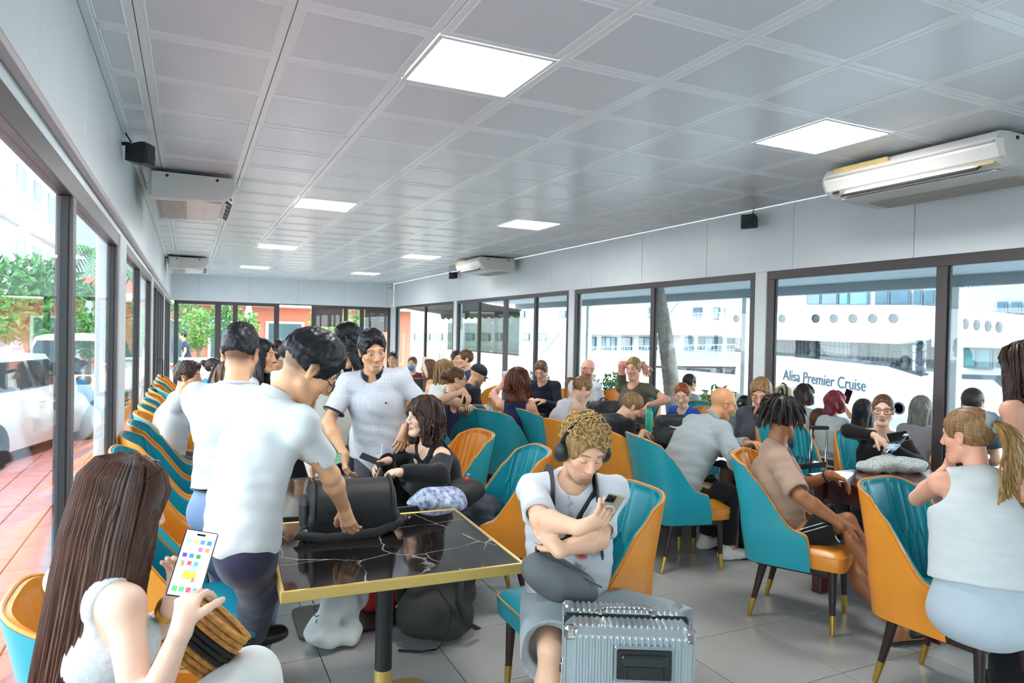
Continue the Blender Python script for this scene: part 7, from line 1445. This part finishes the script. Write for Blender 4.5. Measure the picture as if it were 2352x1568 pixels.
def water_bottle(label, loc, rot=None, h=.2):
    t = thing('water_bottle', label, 'bottle', tuple(loc), 0, 'plastic water bottles'); mt = glass_mat('bottle_plastic', (.86, .92, .95), 1.5, .05); Rm = np.eye(3) if rot is None else rot
    MB().lathe([(.028, 0), (.032, .008), (.032, h*.62), (.02, h*.85), (.013, h*.9), (.013, h)], 16, rot=Rm).build('bottle_body', mt, t); MB().lathe([(.0335, h*.25), (.0335, h*.5)], 16, rot=Rm, caps=False).build('label_band', M('label_blue', '5aa8dc', .5, var=.4, vs=60, col2='e4eef2'), t); MB().lathe([(.015, h*.97), (.015, h*1.06), (.004, h*1.07)], 14, rot=Rm).build('bottle_cap', m_white, t)
p_ = AD(1126, 895, 7.7); water_bottle('upright water bottle on the table by the man in a cap', (p_[0], p_[1], .755), None, .22)
# patterned bundle with bottle and trolley case beside the wooden table
b0 = np.array([4.42, 3.18, .792]); q = Sdf(); q.ell(b0+np.array([0, 0, .05]), np.eye(3), (.17, .11, .06), .02); q.ell(b0+np.array([.13, -.07, .045]), np.eye(3), (.13, .11, .055), .03); q.ell(b0+np.array([-.15, .03, .03]), np.eye(3), (.09, .08, .04), .03); q.cut(b0+up*.001, -up); sdf_thing('patterned_bundle', 'grey green patterned cloth bundle on the wooden table', 'bag', [('cloth', q, .007, (lambda a, b: (lambda P: a(P)+b(P)))(wob(14, .012, 40), wob(5, .006, 90)), M('speckled_cloth', '8f9a94', .85, var=.3, vs=110, col2='d9dcd4', bump=.3, bs=150))], b0)
water_bottle('water bottle lying on the patterned bundle', b0+np.array([-.02, 0, .115]), Rcols(unit([.6, .5, -.3]), unit([-.62, .75, 0]), unit([.62, -.12, .5])), .21)
t = thing('trolley_case', 'dark trolley case with raised handle behind the wooden table', 'suitcase', (4.30, 3.62, 0), R(-25)); MB().box((0, 0, .31), (.36, .22, .52), bev=.03).build('case_body', m_nyl, t, 0)
for sx in (-1, 1): MB().tube([(sx*.06, .06, .55), (sx*.06, .06, 1.02)], .009, 8).build('trolley_tube', m_chr, t); MB().lathe([(.01, -.01), (.025, -.01), (.025, .01), (.01, .01)], 12, (sx*.13, .05, .025), rot=roty(math.pi/2)).build('wheel', m_dk, t)
MB().box((0, .06, 1.03), (.15, .025, .03), bev=.008).build('grip', m_dk, t, 0)
t = thing('black_case', 'small black suitcase under the wooden table', 'suitcase', (4.30, 2.80, 0), R(20)); MB().box((0, 0, .27), (.34, .22, .44), bev=.03).build('case_body', m_nyl, t, 0)
for k in range(8): MB().box((-.14+.04*k, -.112, .27), (.012, .008, .38), bev=.002).build('rib', m_dk, t, 0)
for sx in (-1, 1): MB().lathe([(.01, -.012), (.028, -.012), (.028, .012), (.01, .012)], 12, (sx*.13, -.07, .028), rot=roty(math.pi/2)).build('wheel', m_dk, t)
phone('phone held in the hand of the woman in glasses', AD(2062, 1003, 4.92), unit(CR*.97+CU*.16), unit(-_f+CU*.5), M('phone_case_gold', 'b59a84', .3, metal=.5), None)
phone('phone held by the red haired girl', P28.J['AR']+P28.hand['R'][0]*.10+up*.03, unit([-.3, 0, 1]), unit([.8, -.3, .4]))
phone('phone held by the slumped man in black', P27.J['AR']+P27.hand['R'][0]*.12+up*.02, unit([1, -.2, .1]), unit([-.3, 0, 1]))
phone('phone raised by the outdoor sitter with a red bob', AX(1946, 910, 6.3), unit([.1, -.3, 1]), unit([-.9, -.3, .2]))
phone('phone held up by the black haired woman', P10.J['AR']+P10.hand['R'][0]*.1, unit([.1, 0, 1]), unit([.6, -.5, .3]))
phone('phone lying on the table before the man in dark grey', (4.12, 4.35, .757), unit([1, .4, 0]), up)
# paper cup of the woman in navy, papers, conical hat, mask
c = P22.J['AL']+P22.hand['L'][0]*.07+np.array([.03, 0, -.02]); t = thing('paper_cup', 'paper coffee cup raised by the woman in navy tank top', 'cup', tuple(c)); MB().lathe([(.028, -.05), (.038, .06)], 18).build('cup_wall', M('kraft_white', 'dcd6cc', .7), t); MB().lathe([(.04, .058), (.041, .066), (.034, .074), (.02, .074)], 18).build('lid', m_white, t); MB().lathe([(.0325, -.015), (.037, .03)], 18, caps=False).build('sleeve', M('kraft', 'b08a5c', .8), t)
t = thing('paper_sheet', 'white sheet of paper on the table before the ponytail girl', 'paper', (3.78, 5.98, .752), R(12)); MB().box((0, 0, .002), (.21, .30, .002)).build('sheet', M('paper_white', 'dfe2e2', .8), t, 0)
a_ = P16.hl(-.07, -.06, .0); t = thing('conical_hat', 'pale conical straw hat hanging behind the far seated woman', 'hat', tuple(a_)); Rm = Rcols(*frame_for(unit([.75, -.55, .35]))); MB().lathe([(.19, -.08), (.195, -.078), (.10, .02), (.004, .12), (.003, .115), (.095, .012), (.185, -.08)], 28, rot=Rm).build('hat_cone', M('palm_leaf_hat', 'd9d2b8', .8, var=.08, vs=30), t); MB().tube([Rm @ np.array([.19*math.cos(k), .19*math.sin(k), -.08]) for k in np.linspace(0, 6.283, 29)], .005, 5, caps=False).build('hat_rim', M('hat_rim', 'bfae84', .7), t)
# dark tote with orange tag at the right edge
b0 = np.array([3.62, 1.98, .0]); b0 = AD(2338, 1235, 3.0); q = Sdf(); q.rbox(b0, (CR, _f, CU), (.09, .07, .16), .05); t = sdf_thing('black_tote', 'black bag with orange luggage tag at the right frame edge', 'bag', [('bag_body', q, .009, wob(6, .008, 26), m_nyl)], b0)
c = AD(2318, 1222, 2.9)-b0; MB().box(c, (.036, .004, .062), rot=Rcols(unit(CR+CU*.08), -_f, unit(CU-CR*.08)), bev=.002).build('luggage_tag', M('tag_orange', 'd99a5c', .5), t, 0); q = MB()
for k in range(3): q.box(c-_f*.004+CU*(.016-.016*k), (.02, .002, .011), rot=Rcols(CR, -_f, CU))
q.build('tag_print', M('tag_brown', '7a4a28', .6), t, 0); q = MB(); q.tube([c+CU*.03, c+CU*.06+CR*.005, c+CU*.085+CR*.02], .003, 6); q.build('tag_cord', M('cord_red', 'c0483a', .6), t)
# blue face mask on the child, printed design on the white t-shirt
